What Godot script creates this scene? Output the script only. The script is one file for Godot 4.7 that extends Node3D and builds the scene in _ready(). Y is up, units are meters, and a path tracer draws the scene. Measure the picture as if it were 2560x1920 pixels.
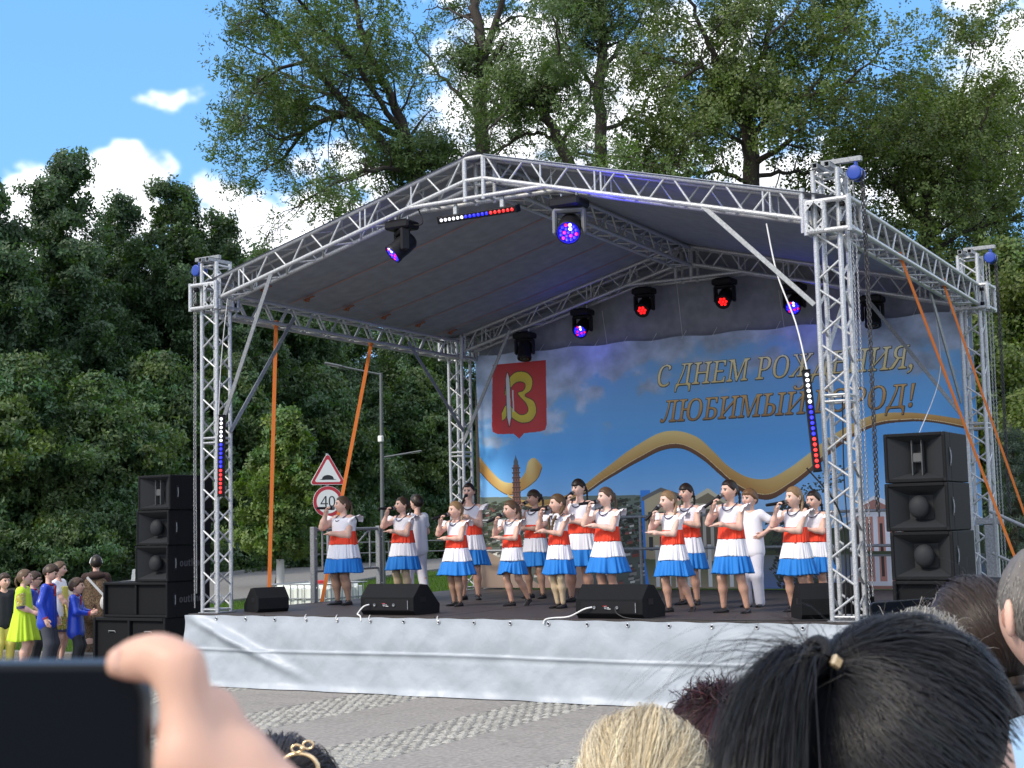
extends Node3D
# A summer town festival: children sing on a truss-roofed open-air stage, spectators in front, park trees behind.

const DECK := 0.85
const TW := 0.24          # distance between truss chords
const SW := 7.91          # distance between front tower origins
const SD := 5.53          # depth between tower rows
var rng := RandomNumberGenerator.new()
var M := {}
var names := {}
var unit_bar: ArrayMesh
var unit_bar_fine: ArrayMesh


class MB:
	var v := PackedVector3Array()
	var n := PackedVector3Array()
	var uv := PackedVector2Array()
	var c := PackedColorArray()
	var ix := PackedInt32Array()
	var col := Color(1, 1, 1)

	func vert(p: Vector3, nn: Vector3, u := Vector2.ZERO) -> int:
		v.append(p)
		n.append(nn)
		uv.append(u)
		c.append(col)
		return v.size() - 1

	func tri(a: int, b: int, d: int) -> void:      # counter-clockwise seen from outside
		ix.append(a)
		ix.append(d)
		ix.append(b)

	func quad(a: Vector3, b: Vector3, cc: Vector3, d: Vector3) -> void:
		var nn := (b - a).cross(d - a).normalized()
		var i := vert(a, nn, Vector2(0, 1))
		vert(b, nn, Vector2(1, 1))
		vert(cc, nn, Vector2(1, 0))
		vert(d, nn, Vector2(0, 0))
		tri(i, i + 1, i + 2)
		tri(i, i + 2, i + 3)

	func flat_tri(a: Vector3, b: Vector3, cc: Vector3) -> void:
		var nn := (b - a).cross(cc - a).normalized()
		var i := vert(a, nn)
		vert(b, nn, Vector2(1, 0))
		vert(cc, nn, Vector2(0.5, 1))
		tri(i, i + 1, i + 2)

	func box(o: Vector3, s: Vector3, bas := Basis.IDENTITY) -> void:
		var h := s * 0.5
		for ax in 3:
			for sg in [-1.0, 1.0]:
				var u := (ax + 1) % 3
				var w := (ax + 2) % 3
				var p := []
				for k in 4:
					var q := Vector3.ZERO
					q[ax] = sg * h[ax]
					q[u] = (-1.0 if k == 0 or k == 3 else 1.0) * h[u]
					q[w] = (-1.0 if k < 2 else 1.0) * h[w]
					p.append(o + bas * q)
				if sg > 0:
					quad(p[0], p[1], p[2], p[3])
				else:
					quad(p[3], p[2], p[1], p[0])

	func cbox(o: Vector3, s: Vector3, b: float, bas := Basis.IDENTITY) -> void:   # box with chamfered edges
		var h := s * 0.5
		var pt := {}
		for sx in [-1, 1]:
			for sy in [-1, 1]:
				for sz in [-1, 1]:
					var sg := Vector3(sx, sy, sz)
					for ax in 3:
						var q := Vector3(sx * (h.x - b), sy * (h.y - b), sz * (h.z - b))
						q[ax] = sg[ax] * h[ax]
						pt[Vector4i(sx, sy, sz, ax)] = o + bas * q
		for ax in 3:
			var u := (ax + 1) % 3
			var w := (ax + 2) % 3
			for sg in [-1, 1]:
				var ps := []
				for k in 4:
					var e := Vector3i.ZERO
					e[ax] = sg
					e[u] = -1 if k == 0 or k == 3 else 1
					e[w] = -1 if k < 2 else 1
					ps.append(pt[Vector4i(e.x, e.y, e.z, ax)])
				if sg > 0:
					quad(ps[0], ps[1], ps[2], ps[3])
				else:
					quad(ps[3], ps[2], ps[1], ps[0])
			for su in [-1, 1]:
				for sw in [-1, 1]:
					var e0 := Vector3i.ZERO
					e0[u] = su
					e0[w] = sw
					e0[ax] = -1
					var e1 := e0
					e1[ax] = 1
					var a: Vector3 = pt[Vector4i(e0.x, e0.y, e0.z, u)]
					var bb: Vector3 = pt[Vector4i(e1.x, e1.y, e1.z, u)]
					var c2: Vector3 = pt[Vector4i(e1.x, e1.y, e1.z, w)]
					var d: Vector3 = pt[Vector4i(e0.x, e0.y, e0.z, w)]
					if su * sw > 0:
						quad(bb, a, d, c2)
					else:
						quad(a, bb, c2, d)
		for sx in [-1, 1]:
			for sy in [-1, 1]:
				for sz in [-1, 1]:
					var a: Vector3 = pt[Vector4i(sx, sy, sz, 0)]
					var bb: Vector3 = pt[Vector4i(sx, sy, sz, 1)]
					var c2: Vector3 = pt[Vector4i(sx, sy, sz, 2)]
					if sx * sy * sz > 0:
						flat_tri(a, bb, c2)
					else:
						flat_tri(a, c2, bb)

	# rows of points -> smooth sheet; close joins the end of each row to its start
	func sheet(rows: Array, close := false, flip := false) -> void:
		var nr := rows.size()
		var nc: int = rows[0].size()
		var base := v.size()
		for i in nr:
			var r: PackedVector3Array = rows[i]
			var up: PackedVector3Array = rows[maxi(i - 1, 0)]
			var dn: PackedVector3Array = rows[mini(i + 1, nr - 1)]
			for j in nc:
				var l: Vector3
				var rr: Vector3
				if close:
					l = r[(j - 1 + nc) % nc]
					rr = r[(j + 1) % nc]
				else:
					l = r[maxi(j - 1, 0)]
					rr = r[mini(j + 1, nc - 1)]
				var nn := (rr - l).cross(dn[j] - up[j]).normalized()
				if flip:
					nn = -nn
				vert(r[j], nn, Vector2(float(j) / (nc - 1), float(i) / (nr - 1)))
		var cols := nc if close else nc - 1
		for i in nr - 1:
			for j in cols:
				var j2 := (j + 1) % nc
				var a := base + i * nc + j
				var b := base + i * nc + j2
				var d := base + (i + 1) * nc + j
				var e := base + (i + 1) * nc + j2
				if flip:
					tri(a, d, b)
					tri(b, d, e)
				else:
					tri(a, b, d)
					tri(b, e, d)

	func tube(pts: Array, rad, sides := 8, caps := true) -> void:
		var np := pts.size()
		var prev := Vector3.ZERO
		var base := v.size()
		var side := Vector3.ZERO
		for i in np:
			var dir: Vector3 = (pts[mini(i + 1, np - 1)] - pts[maxi(i - 1, 0)]).normalized()
			if i == 0:
				side = dir.cross(Vector3.UP if absf(dir.y) < 0.9 else Vector3.RIGHT).normalized()
			else:
				side = (side - dir * side.dot(dir)).normalized()
			var up := side.cross(dir)
			var r: float = rad[i] if rad is Array else rad
			for k in sides:
				var a := TAU * k / sides
				var nn := side * cos(a) + up * sin(a)
				vert(pts[i] + nn * r, nn, Vector2(float(k) / sides, float(i)))
		for i in np - 1:
			for k in sides:
				var k2 := (k + 1) % sides
				var a := base + i * sides + k
				var b := base + i * sides + k2
				tri(a, b + sides, b)
				tri(a, a + sides, b + sides)
		if caps:
			for e in 2:
				var i := 0 if e == 0 else np - 1
				var dir: Vector3 = (pts[1] - pts[0]) if e == 0 else (pts[np - 1] - pts[np - 2])
				dir = dir.normalized() * (-1.0 if e == 0 else 1.0)
				var m := vert(pts[i], dir)
				var ring := []
				for k in sides:
					ring.append(vert(v[base + i * sides + k], dir))
				for k in sides:
					if e == 0:
						tri(m, ring[k], ring[(k + 1) % sides])
					else:
						tri(m, ring[(k + 1) % sides], ring[k])

	func lathe(prof: Array, sides: int, o := Vector3.ZERO, bas := Basis.IDENTITY) -> void:   # prof: [radius, height] from bottom to top
		var rows := []
		for p in prof:
			var row := PackedVector3Array()
			for k in sides:
				var a := TAU * k / sides
				row.append(o + bas * Vector3(p[0] * cos(a), p[1], p[0] * sin(a)))
			rows.append(row)
		sheet(rows, true, false)

	func ball(o: Vector3, r: Vector3, bas := Basis.IDENTITY, nu := 12, nv := 8) -> void:
		var rows := []
		for i in nv + 1:
			var t := -PI / 2 + PI * i / nv
			var row := PackedVector3Array()
			for k in nu:
				var a := TAU * k / nu
				row.append(o + bas * (Vector3(cos(t) * cos(a), sin(t), cos(t) * sin(a)) * r))
			rows.append(row)
		sheet(rows, true, false)

	func mesh() -> ArrayMesh:
		var a := []
		a.resize(Mesh.ARRAY_MAX)
		a[Mesh.ARRAY_VERTEX] = v
		a[Mesh.ARRAY_NORMAL] = n
		a[Mesh.ARRAY_TEX_UV] = uv
		a[Mesh.ARRAY_COLOR] = c
		a[Mesh.ARRAY_INDEX] = ix
		var m := ArrayMesh.new()
		m.add_surface_from_arrays(Mesh.PRIMITIVE_TRIANGLES, a)
		return m


func lin(r: float, g: float, b: float) -> Color:
	return Color(r, g, b).linear_to_srgb()


func mat(r: float, g: float, b: float, rough := 0.7, metal := 0.0) -> StandardMaterial3D:
	var m := StandardMaterial3D.new()
	m.albedo_color = lin(r, g, b)
	m.roughness = rough
	m.metallic = metal
	return m


func noise_tex(freq: float, lo: Color, hi: Color, size := 512, sd := 1, octaves := 4, as_normal := false, strength := 4.0) -> NoiseTexture2D:
	var f := FastNoiseLite.new()
	f.noise_type = FastNoiseLite.TYPE_SIMPLEX_SMOOTH
	f.frequency = freq
	f.seed = sd
	f.fractal_octaves = octaves
	var t := NoiseTexture2D.new()
	t.width = size
	t.height = size
	t.seamless = true
	t.noise = f
	if as_normal:
		t.as_normal_map = true
		t.bump_strength = strength
	else:
		var g := Gradient.new()
		g.set_color(0, lo)
		g.set_color(1, hi)
		t.color_ramp = g
	return t


func grain(m: StandardMaterial3D, scale: float, lo: float, hi: float, sd := 1, bump := 0.0, freq := 0.02) -> StandardMaterial3D:
	m.albedo_texture = noise_tex(freq, Color(lo, lo, lo), Color(hi, hi, hi), 512, sd)
	m.uv1_triplanar = true
	m.uv1_world_triplanar = true
	m.uv1_scale = Vector3.ONE * scale
	if bump > 0.0:
		m.heightmap_enabled = true
		m.heightmap_scale = bump
		m.heightmap_texture = m.albedo_texture
	return m


func numbered(called: String) -> String:
	if not names.has(called):
		names[called] = 0
		return called
	names[called] += 1
	return "%s_%03d" % [called, names[called]]


func thing(called: String, label: String, cat: String, at := Vector3.ZERO, group := "", turn := 0.0) -> Node3D:
	var o := Node3D.new()
	o.name = numbered(called)
	add_child(o)
	o.position = at
	o.rotation.y = turn
	tag(o, label, cat, group)
	return o


func tag(o: Node3D, label: String, cat: String, group := "", kind := "") -> void:
	if label:
		o.set_meta("label", label)
	if cat:
		o.set_meta("category", cat)
	if group:
		o.set_meta("group", group)
	if kind:
		o.set_meta("kind", kind)


func part(parent: Node3D, called: String, m: Mesh, ma: Material) -> MeshInstance3D:
	var o := MeshInstance3D.new()
	o.name = numbered(called) if parent == self else called
	o.mesh = m
	o.material_override = ma
	parent.add_child(o, true)
	return o


func structure(called: String, m: Mesh, ma: Material) -> MeshInstance3D:
	var o := part(self, called, m, ma)
	o.set_meta("kind", "structure")
	return o


func bar(parent: Node3D, called: String, a: Vector3, b: Vector3, r: float, ma: Material, fine := false) -> MeshInstance3D:
	var o := part(parent, called, unit_bar_fine if fine else unit_bar, ma)
	var d := b - a
	var y := d.normalized()
	var x := y.cross(Vector3.FORWARD if absf(y.z) < 0.9 else Vector3.RIGHT).normalized()
	var z := x.cross(y)
	o.transform = Transform3D(Basis(x * r, d, z * r), a)
	return o


func slab(parent: Node3D, called: String, a: Vector3, b: Vector3, w: float, t: float, ma: Material, face := Vector3.BACK) -> MeshInstance3D:   # flat bar from a to b
	var m := MB.new()
	var y := (b - a).normalized()
	var x := y.cross(face).normalized()
	var z := x.cross(y).normalized()
	m.cbox((a + b) * 0.5, Vector3(w, a.distance_to(b), t), minf(w, t) * 0.2, Basis(x, y, z))
	return part(parent, called, m.mesh(), ma)


func _ready() -> void:
	rng.seed = 20240
	# ---- camera
	var cam := Camera3D.new()
	cam.name = "camera"
	add_child(cam)
	cam.transform = Transform3D(Basis(Vector3.UP, 0.5404) * Basis(Vector3.RIGHT, 0.0986) * Basis(Vector3.BACK, -0.0236), Vector3(12.4335, 1.804, 13.2812))
	var lens := CameraAttributesPhysical.new()
	lens.frustum_focal_length = 45.19
	lens.frustum_focus_distance = 15.5
	lens.frustum_near = 0.05
	lens.frustum_far = 900.0
	lens.exposure_aperture = 19.0
	cam.attributes = lens
	cam.fov = 29.74
	cam.near = 0.05
	cam.far = 900.0
	cam.current = true
	# ---- sky, sun, exposure
	var e := Environment.new()
	e.background_mode = Environment.BG_SKY
	e.sky = Sky.new()
	e.sky.sky_material = make_sky()
	e.tonemap_mode = Environment.TONE_MAPPER_LINEAR
	e.tonemap_exposure = 2.35
	e.sdfgi_enabled = true
	e.ssao_enabled = true
	e.ssil_enabled = true
	var we := WorldEnvironment.new()
	we.name = "world_environment"
	we.environment = e
	add_child(we)
	var sun := DirectionalLight3D.new()
	sun.name = "sun"
	sun.light_energy = 0.5
	sun.light_color = Color(1.0, 0.95, 0.87)
	sun.light_angular_distance = 12.0
	sun.shadow_enabled = true
	add_child(sun)
	sun.look_at_from_position(Vector3(-4, 9.0, 9.5), Vector3.ZERO)
	# ---- shared meshes and materials
	var ub := MB.new()
	ub.tube([Vector3.ZERO, Vector3.UP], 1.0, 8)
	unit_bar = ub.mesh()
	ub = MB.new()
	ub.tube([Vector3.ZERO, Vector3.UP], 1.0, 16)
	unit_bar_fine = ub.mesh()
	make_materials()
	stamp("materials")
	build_ground()
	stamp("ground")
	build_stage()
	stamp("stage")
	build_roof()
	stamp("roof")
	build_banner()
	stamp("banner")
	build_rails_and_straps()
	build_lights()
	stamp("lights")
	build_speakers()
	stamp("speakers")
	build_street()
	stamp("street")
	build_trees()
	stamp("trees %d" % leaves)
	build_singers()
	stamp("singers")
	build_waiting_group()
	stamp("waiting")
	build_spectators()
	stamp("spectators")


func stamp(what: String) -> void:
	print(what, " ", Time.get_ticks_msec())


# ---------------------------------------------------------------- sky
const CLOUDS := [   # azimuth, elevation, half width, half height, strength
	[-47.0, 12.3, 2.9, 2.5, 1.5], [-45.6, 13.0, 1.7, 2.3, 1.4], [-49.0, 11.4, 2.4, 2.6, 1.4], [-41.5, 10.4, 4.4, 2.9, 1.4], [-42.6, 12.4, 1.6, 1.5, 0.75],
	[-36.5, 11.5, 4.5, 4.0, 1.0], [-44.9, 16.6, 1.6, 0.5, 0.36], [-43.0, 16.75, 1.5, 0.42, 0.34],
	[-30.5, 17.5, 3.6, 3.2, 1.3], [-31.5, 13.5, 4.5, 3.5, 1.2], [-26.3, 15.0, 3.6, 4.2, 1.1], [-22.5, 18.8, 3.0, 1.7, 0.95], [-20.0, 12.0, 5.0, 3.0, 1.15],
	[-10.6, 15.6, 3.8, 3.9, 1.25], [-13.5, 12.6, 3.6, 2.2, 1.15], [-12.2, 19.6, 1.6, 1.9, 0.95], [-6.5, 17.0, 4.5, 4.5, 1.3], [-55.5, 13.0, 4.0, 2.6, 1.1], [-30.0, 22.5, 6.0, 3.0, 0.8]]


func sky_color(az: float, el: float, f1: FastNoiseLite, f2: FastNoiseLite) -> Color:
	var k := clampf(el / 62.0, 0.0, 1.0)
	k = pow(k, 0.55)
	var blue := Color(0.19, 0.39, 0.62).lerp(Color(0.022, 0.115, 0.37), k)
	blue = blue.lerp(Color(0.5, 0.58, 0.68), clampf(1.0 - el / 9.0, 0.0, 1.0) * 0.65)
	var ca := cos(deg_to_rad(az))
	var sa := sin(deg_to_rad(az))
	var ce := cos(deg_to_rad(el))
	var p := Vector3(sa * ce, sin(deg_to_rad(el)) * 1.5, ca * ce)
	var n := f1.get_noise_3dv(p * 100.0)
	var n2 := f2.get_noise_3dv(p * 100.0)
	var d := -0.9
	if az > -66.0 and az < 8.0 and el < 27.0:
		for cl in CLOUDS:
			var dx: float = (az - cl[0]) / cl[2]
			var dy: float = (el - cl[1]) / cl[3]
			var q := 1.0 - (dx * dx + dy * dy)
			if q > -1.9:
				d = maxf(d, q * cl[4])
		d += n * 1.05
	var away := clampf(maxf(maxf(-62.0 - az, az + 2.0), el - 23.0) / 8.0, 0.0, 1.0)   # the rest of the sky: broken fair-weather cloud of the same kind
	var g := (n2 + n * 0.32) * 2.5 + 0.62
	if away > 0.0:
		d = lerpf(d, g, away)
	var cov := smoothstep(0.05, 0.8, d)
	if cov <= 0.0:
		return blue
	var shade := clampf(0.80 + n * 0.55 + n2 * 0.2, 0.5, 1.0)
	var white := Color(0.86, 0.88, 0.92) * shade
	return blue.lerp(white, cov)


func make_sky() -> PanoramaSkyMaterial:
	var f1 := FastNoiseLite.new()
	f1.noise_type = FastNoiseLite.TYPE_SIMPLEX_SMOOTH
	f1.frequency = 0.22
	f1.fractal_octaves = 5
	f1.fractal_gain = 0.52
	f1.seed = 11
	var f2 := FastNoiseLite.new()
	f2.noise_type = FastNoiseLite.TYPE_SIMPLEX_SMOOTH
	f2.frequency = 0.018
	f2.fractal_octaves = 3
	f2.seed = 5
	var w := 768
	var h := 384
	var im := Image.create_empty(w, h, false, Image.FORMAT_RGBF)
	im.fill(Color(0.32, 0.34, 0.36))
	for y in h / 2 + 1:
		var el := 90.0 - (y + 0.5) * 180.0 / h
		for x in w:
			im.set_pixel(x, y, sky_color(wrapf((x + 0.5) * 360.0 / w, -180.0, 180.0), maxf(el, 0.0), f1, f2))
	im.resize(4096, 2048, Image.INTERPOLATE_CUBIC)
	for y in range(760, 1026):
		var el := 90.0 - (y + 0.5) * 180.0 / 2048.0
		for x in range(3390, 4000):
			im.set_pixel(x, y, sky_color((x + 0.5) * 360.0 / 4096.0 - 360.0, maxf(el, 0.0), f1, f2))
	var sm := PanoramaSkyMaterial.new()
	sm.panorama = ImageTexture.create_from_image(im)
	return sm


func make_materials() -> void:
	M.alu = grain(mat(0.66, 0.68, 0.70, 0.42, 0.4), 5.0, 0.66, 1.0, 3)
	M.galv = grain(mat(0.34, 0.36, 0.38, 0.5, 0.4), 3.0, 0.75, 1.0, 5)
	M.black_plastic = mat(0.012, 0.012, 0.014, 0.45)
	M.black_box = grain(mat(0.011, 0.012, 0.014, 0.7), 6.0, 0.7, 1.0, 6, 0.15)
	M.horn = mat(0.024, 0.026, 0.029, 0.6)
	M.grille = grain(mat(0.013, 0.014, 0.016, 0.8), 40.0, 0.6, 1.0, 7, 0.2)
	for k in ["horn", "black_box", "grille", "black_plastic"]:
		M[k].metallic_specular = 0.28
	M.steel = mat(0.55, 0.56, 0.58, 0.3, 0.9)
	M.roof_cloth = grain(mat(0.285, 0.305, 0.345, 0.75), 1.0, 0.86, 1.0, 8, 0.4, 0.008)
	M.wall_cloth = grain(mat(0.285, 0.305, 0.345, 0.8), 1.0, 0.86, 1.0, 9, 0.4, 0.008)
	M.deck = grain(mat(0.06, 0.048, 0.045, 0.6), 1.6, 0.62, 1.0, 10, 0.12)
	M.deck_edge = grain(mat(0.045, 0.03, 0.022, 0.7), 3.0, 0.6, 1.0, 12)
	M.skirt = mat(0.345, 0.385, 0.43, 0.45)
	M.orange = grain(mat(0.75, 0.20, 0.03, 0.7), 20.0, 0.85, 1.0, 13)
	M.rust = mat(0.26, 0.09, 0.04, 0.6)
	M.blue_paint = mat(0.012, 0.05, 0.32, 0.35)
	M.chain = mat(0.4, 0.41, 0.43, 0.4, 0.8)
	M.chain_dark = mat(0.06, 0.06, 0.065, 0.5, 0.5)
	M.cable_black = mat(0.01, 0.01, 0.011, 0.5)
	M.cable_white = mat(0.7, 0.7, 0.68, 0.5)
	M.rope = mat(0.55, 0.55, 0.55, 0.7)
	M.red_plastic = mat(0.5, 0.03, 0.03, 0.4)
	M.ibc = mat(0.72, 0.76, 0.70, 0.45)
	M.white_paint = mat(0.72, 0.72, 0.70, 0.5)
	M.sign_red = mat(0.42, 0.025, 0.04, 0.45)
	M.sign_black = mat(0.015, 0.015, 0.017, 0.5)
	M.lamp_grey = mat(0.12, 0.13, 0.135, 0.5, 0.2)
	M.white_cloth = mat(0.80, 0.79, 0.84, 0.85)
	M.red_cloth = mat(0.80, 0.055, 0.02, 0.8)
	M.blue_cloth = mat(0.01, 0.19, 0.60, 0.75)
	for k in ["white_cloth", "red_cloth", "blue_cloth"]:
		var m: StandardMaterial3D = M[k]
		m.rim_enabled = true
		m.rim = 0.12
	M.navy_trim = mat(0.05, 0.04, 0.09, 0.7)
	M.shoe = mat(0.012, 0.012, 0.013, 0.35)
	M.skin = mat(1, 1, 1, 0.55)
	M.skin.vertex_color_use_as_albedo = true
	M.skin.subsurf_scatter_enabled = true
	M.skin.subsurf_scatter_strength = 0.12
	M.tint = mat(1, 1, 1, 0.75)
	M.tint.vertex_color_use_as_albedo = true
	M.hair = mat(1, 1, 1, 0.42)
	M.hair.vertex_color_use_as_albedo = true
	M.hair.metallic_specular = 0.4
	M.blue_satin = mat(0.012, 0.045, 0.42, 0.32)
	M.dark_cloth = mat(0.02, 0.022, 0.03, 0.85)
	M.grey_cloth = mat(0.045, 0.05, 0.065, 0.85)
	M.neon = mat(0.50, 0.72, 0.03, 0.75)
	M.yellow = mat(0.75, 0.66, 0.16, 0.8)
	M.gold = mat(0.85, 0.62, 0.36, 0.25, 0.9)
	M.bark = grain(mat(0.075, 0.06, 0.048, 0.9), 2.2, 0.45, 1.0, 15, 1.2)
	M.bark_white = mat(0.62, 0.61, 0.58, 0.85)
	M.leaf = mat(1, 1, 1, 0.5)
	M.leaf.vertex_color_use_as_albedo = true
	M.leaf.backlight_enabled = true
	M.leaf.backlight = Color(0.85, 0.92, 0.4)


# ---------------------------------------------------------------- ground
func flat(pts: Array, y: float) -> ArrayMesh:
	var poly := PackedVector2Array()
	for p in pts:
		poly.append(p)
	var m := MB.new()
	for p in poly:
		m.vert(Vector3(p.x, y, p.y), Vector3.UP, Vector2(p.x, p.y))
	var t := Geometry2D.triangulate_polygon(poly)
	for i in range(0, t.size(), 3):
		var a: Vector2 = poly[t[i]]
		var b: Vector2 = poly[t[i + 1]]
		var cc: Vector2 = poly[t[i + 2]]
		if (b - a).cross(cc - a) > 0:
			m.tri(t[i], t[i + 2], t[i + 1])
		else:
			m.tri(t[i], t[i + 1], t[i + 2])
	return m.mesh()


func build_ground() -> void:
	var soil := grain(mat(0.045, 0.05, 0.024, 0.95), 0.25, 0.5, 1.0, 20, 1.0)
	structure("ground", flat([Vector2(-260, -330), Vector2(220, -330), Vector2(220, 120), Vector2(-260, 120)], -0.03), soil)
	# paved square: a base sheet for the joints, then the slabs themselves
	var joint := grain(mat(0.25, 0.235, 0.21, 0.95), 2.0, 0.6, 1.0, 21)
	var square := structure("pavement", flat([Vector2(-11, -1.75), Vector2(-4, -1.75), Vector2(9.4, -1.75), Vector2(40, -1.75), Vector2(40, 40), Vector2(-11, 40)], -0.008), joint)
	var tones := []
	for k in 4:
		var g := 0.32 + 0.008 * k
		tones.append(grain(mat(g, g * 0.94, g * 0.86, 0.9), 1.3 + 0.2 * k, 0.74, 1.0, 22 + k, 0.25))
	# slabs 0.58 x 0.29 between the sett strips, near the stage front as pieces
	var sm := MB.new()
	sm.cbox(Vector3(0, -0.02, 0), Vector3(0.575, 0.04, 0.287), 0.0015)
	var slab_mesh := sm.mesh()
	var strips := [[0.05, 0.92], [2.49, 3.43], [4.69, 5.49], [6.85, 7.7]]
	var fields := [[0.92, 2.49], [3.43, 4.69], [5.49, 6.85], [7.7, 10.0]]
	var n := 0
	var rest := MB.new()
	for f in fields:
		var wide: float = f[1] - f[0]
		var nx := int(round(wide / 0.45))
		var sx := wide / nx
		for r in 24:
			var z := -0.1 + r * 0.30
			for k in nx:
				var x: float = f[0] + (k + 0.5) * sx
				var lift := rng.randf_range(-0.0004, 0.0006)
				var seen := z < 3.4 and x < 7.0
				if seen and n < 290:
					var o := part(square, "slab", slab_mesh, tones[rng.randi() % 4])
					o.transform = Transform3D(Basis.IDENTITY.scaled(Vector3((sx - 0.003) / 0.575, 1, 0.297 / 0.287)), Vector3(x, lift, z + 0.15))
					n += 1
				else:
					rest.cbox(Vector3(x, -0.02 + lift, z + 0.15), Vector3(sx - 0.003, 0.04, 0.297), 0.0015)
	var far := part(square, "slab_field", rest.mesh(), tones[1])
	far.set_meta("kind", "stuff")
	# the square goes on as plain paving outside the sett strips
	structure("plaza", flat([Vector2(-11, -1.75), Vector2(0.05, -1.75), Vector2(0.05, 40), Vector2(-11, 40)], -0.001), tones[1])
	structure("plaza", flat([Vector2(10, -1.75), Vector2(40, -1.75), Vector2(40, 40), Vector2(10, 40)], -0.001), tones[2])
	structure("plaza", flat([Vector2(0.05, 7.1), Vector2(10.0, 7.1), Vector2(10.0, 40), Vector2(0.05, 40)], -0.001), tones[2])
	# strips of granite setts running towards the stage
	var stone := []
	for k in 5:
		var g := 0.38 + 0.04 * k
		stone.append(grain(mat(g, g * 0.98, g * 0.88, 0.85), 4.0, 0.62, 1.0, 30 + k, 0.5))
	var sett := []
	for k in 4:
		var s := MB.new()
		sett_shape(s, Vector3(0.098, 0.05, 0.088), k)
		sett.append(s.mesh())
	for si in strips.size():
		var st: Array = strips[si]
		var bed := structure("sett_strip", flat([Vector2(st[0], -0.1), Vector2(st[1], -0.1), Vector2(st[1], 7.1), Vector2(st[0], 7.1)], -0.004), joint)
		var more := MB.new()
		var count := 0
		var nx := int(round((st[1] - st[0]) / 0.103))
		for r in 76:
			var z := -0.05 + r * 0.094
			for k in nx:
				var x: float = st[0] + (k + 0.5 + rng.randf_range(-0.05, 0.05)) * (st[1] - st[0]) / nx + (0.02 if r % 2 else -0.02)
				var t := Transform3D(Basis(Vector3.UP, rng.randf_range(-0.09, 0.09)).scaled(Vector3(rng.randf_range(0.9, 1.03), 1, rng.randf_range(0.88, 1.0))), Vector3(x, rng.randf_range(-0.004, 0.006), z))
				if (si == 1 or si == 2) and count < 298 and z < 4.0 and z > 0.1:
					var o := part(bed, "sett", sett[rng.randi() % 4], stone[rng.randi() % 5])
					o.transform = t
					count += 1
				else:
					more.cbox(t.origin + Vector3(0, -0.02, 0), Vector3(0.094, 0.05, 0.084), 0.01)
		var fm := part(bed, "sett_field", more.mesh(), stone[2])
		fm.set_meta("kind", "stuff")
	# grass and road behind
	var turf := grain(mat(0.075, 0.14, 0.022, 0.95), 0.6, 0.6, 1.0, 40, 0.6)
	structure("lawn", flat([Vector2(-11, -1.75), Vector2(40, -1.75), Vector2(40, -70), Vector2(-32, -70), Vector2(-22.8, -40), Vector2(-20.9, -33.4), Vector2(-13.5, -16.5), Vector2(-11.2, -7.9)], -0.012), turf)
	var road := grain(mat(0.21, 0.20, 0.185, 0.9), 0.7, 0.75, 1.0, 41, 0.2)
	structure("road", flat([Vector2(-11.1, 40), Vector2(-11.3, -7.9), Vector2(-13.6, -16.5), Vector2(-21.0, -33.4), Vector2(-22.9, -40), Vector2(-32.1, -70), Vector2(-42, -105), Vector2(-66, -112), Vector2(-49.6, -78.4), Vector2(-34.4, -40.5), Vector2(-20, -15.8), Vector2(-18, -12.7), Vector2(-17, 40)], -0.016), road)
	var walk := grain(mat(0.24, 0.235, 0.22, 0.9), 0.9, 0.75, 1.0, 43)
	structure("sidewalk", flat([Vector2(-17.2, 40), Vector2(-18.2, -12.7), Vector2(-20.2, -15.8), Vector2(-34.6, -40.5), Vector2(-49.8, -78.4), Vector2(-66, -112), Vector2(-69, -112), Vector2(-52.6, -78.4), Vector2(-37.2, -40.5), Vector2(-22.6, -15.0), Vector2(-20.4, -12.2), Vector2(-19.4, 40)], 0.09), walk)
	# kerbs
	var kerb_mat := grain(mat(0.2, 0.195, 0.185, 0.9), 3.0, 0.7, 1.0, 42)
	kerb([Vector2(-11.2, -1.9), Vector2(-11.2, -7.9), Vector2(-13.5, -16.5), Vector2(-20.9, -33.4), Vector2(-22.8, -40), Vector2(-32, -70)], kerb_mat)
	kerb([Vector2(-17.1, 20), Vector2(-18.1, -12.7), Vector2(-20.1, -15.8), Vector2(-34.5, -40.5), Vector2(-49.7, -78.4), Vector2(-60, -100)], kerb_mat)
	kerb([Vector2(-11, -1.75), Vector2(-2.6, -1.75)], kerb_mat)
	# blades of grass behind the stage
	var blade := MB.new()
	for k in 7:
		var a := TAU * k / 7.0 + 0.3
		var o := Vector3(cos(a), 0, sin(a)) * 0.03 * (k % 3)
		var side := Vector3(-sin(a), 0, cos(a)) * 0.006
		var tip := o + Vector3(cos(a) * 0.04, 0.09 + 0.02 * (k % 3), sin(a) * 0.04)
		blade.col = Color(0.10, 0.19, 0.03) * (0.8 + 0.1 * (k % 4))
		var i := blade.vert(o - side, Vector3.UP)
		blade.vert(o + side, Vector3.UP)
		blade.vert(tip, Vector3.UP)
		blade.tri(i, i + 1, i + 2)
	var mm := MultiMesh.new()
	mm.transform_format = MultiMesh.TRANSFORM_3D
	mm.use_colors = true
	mm.mesh = blade.mesh()
	var buf := PackedFloat32Array()
	var cnt := 0
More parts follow.
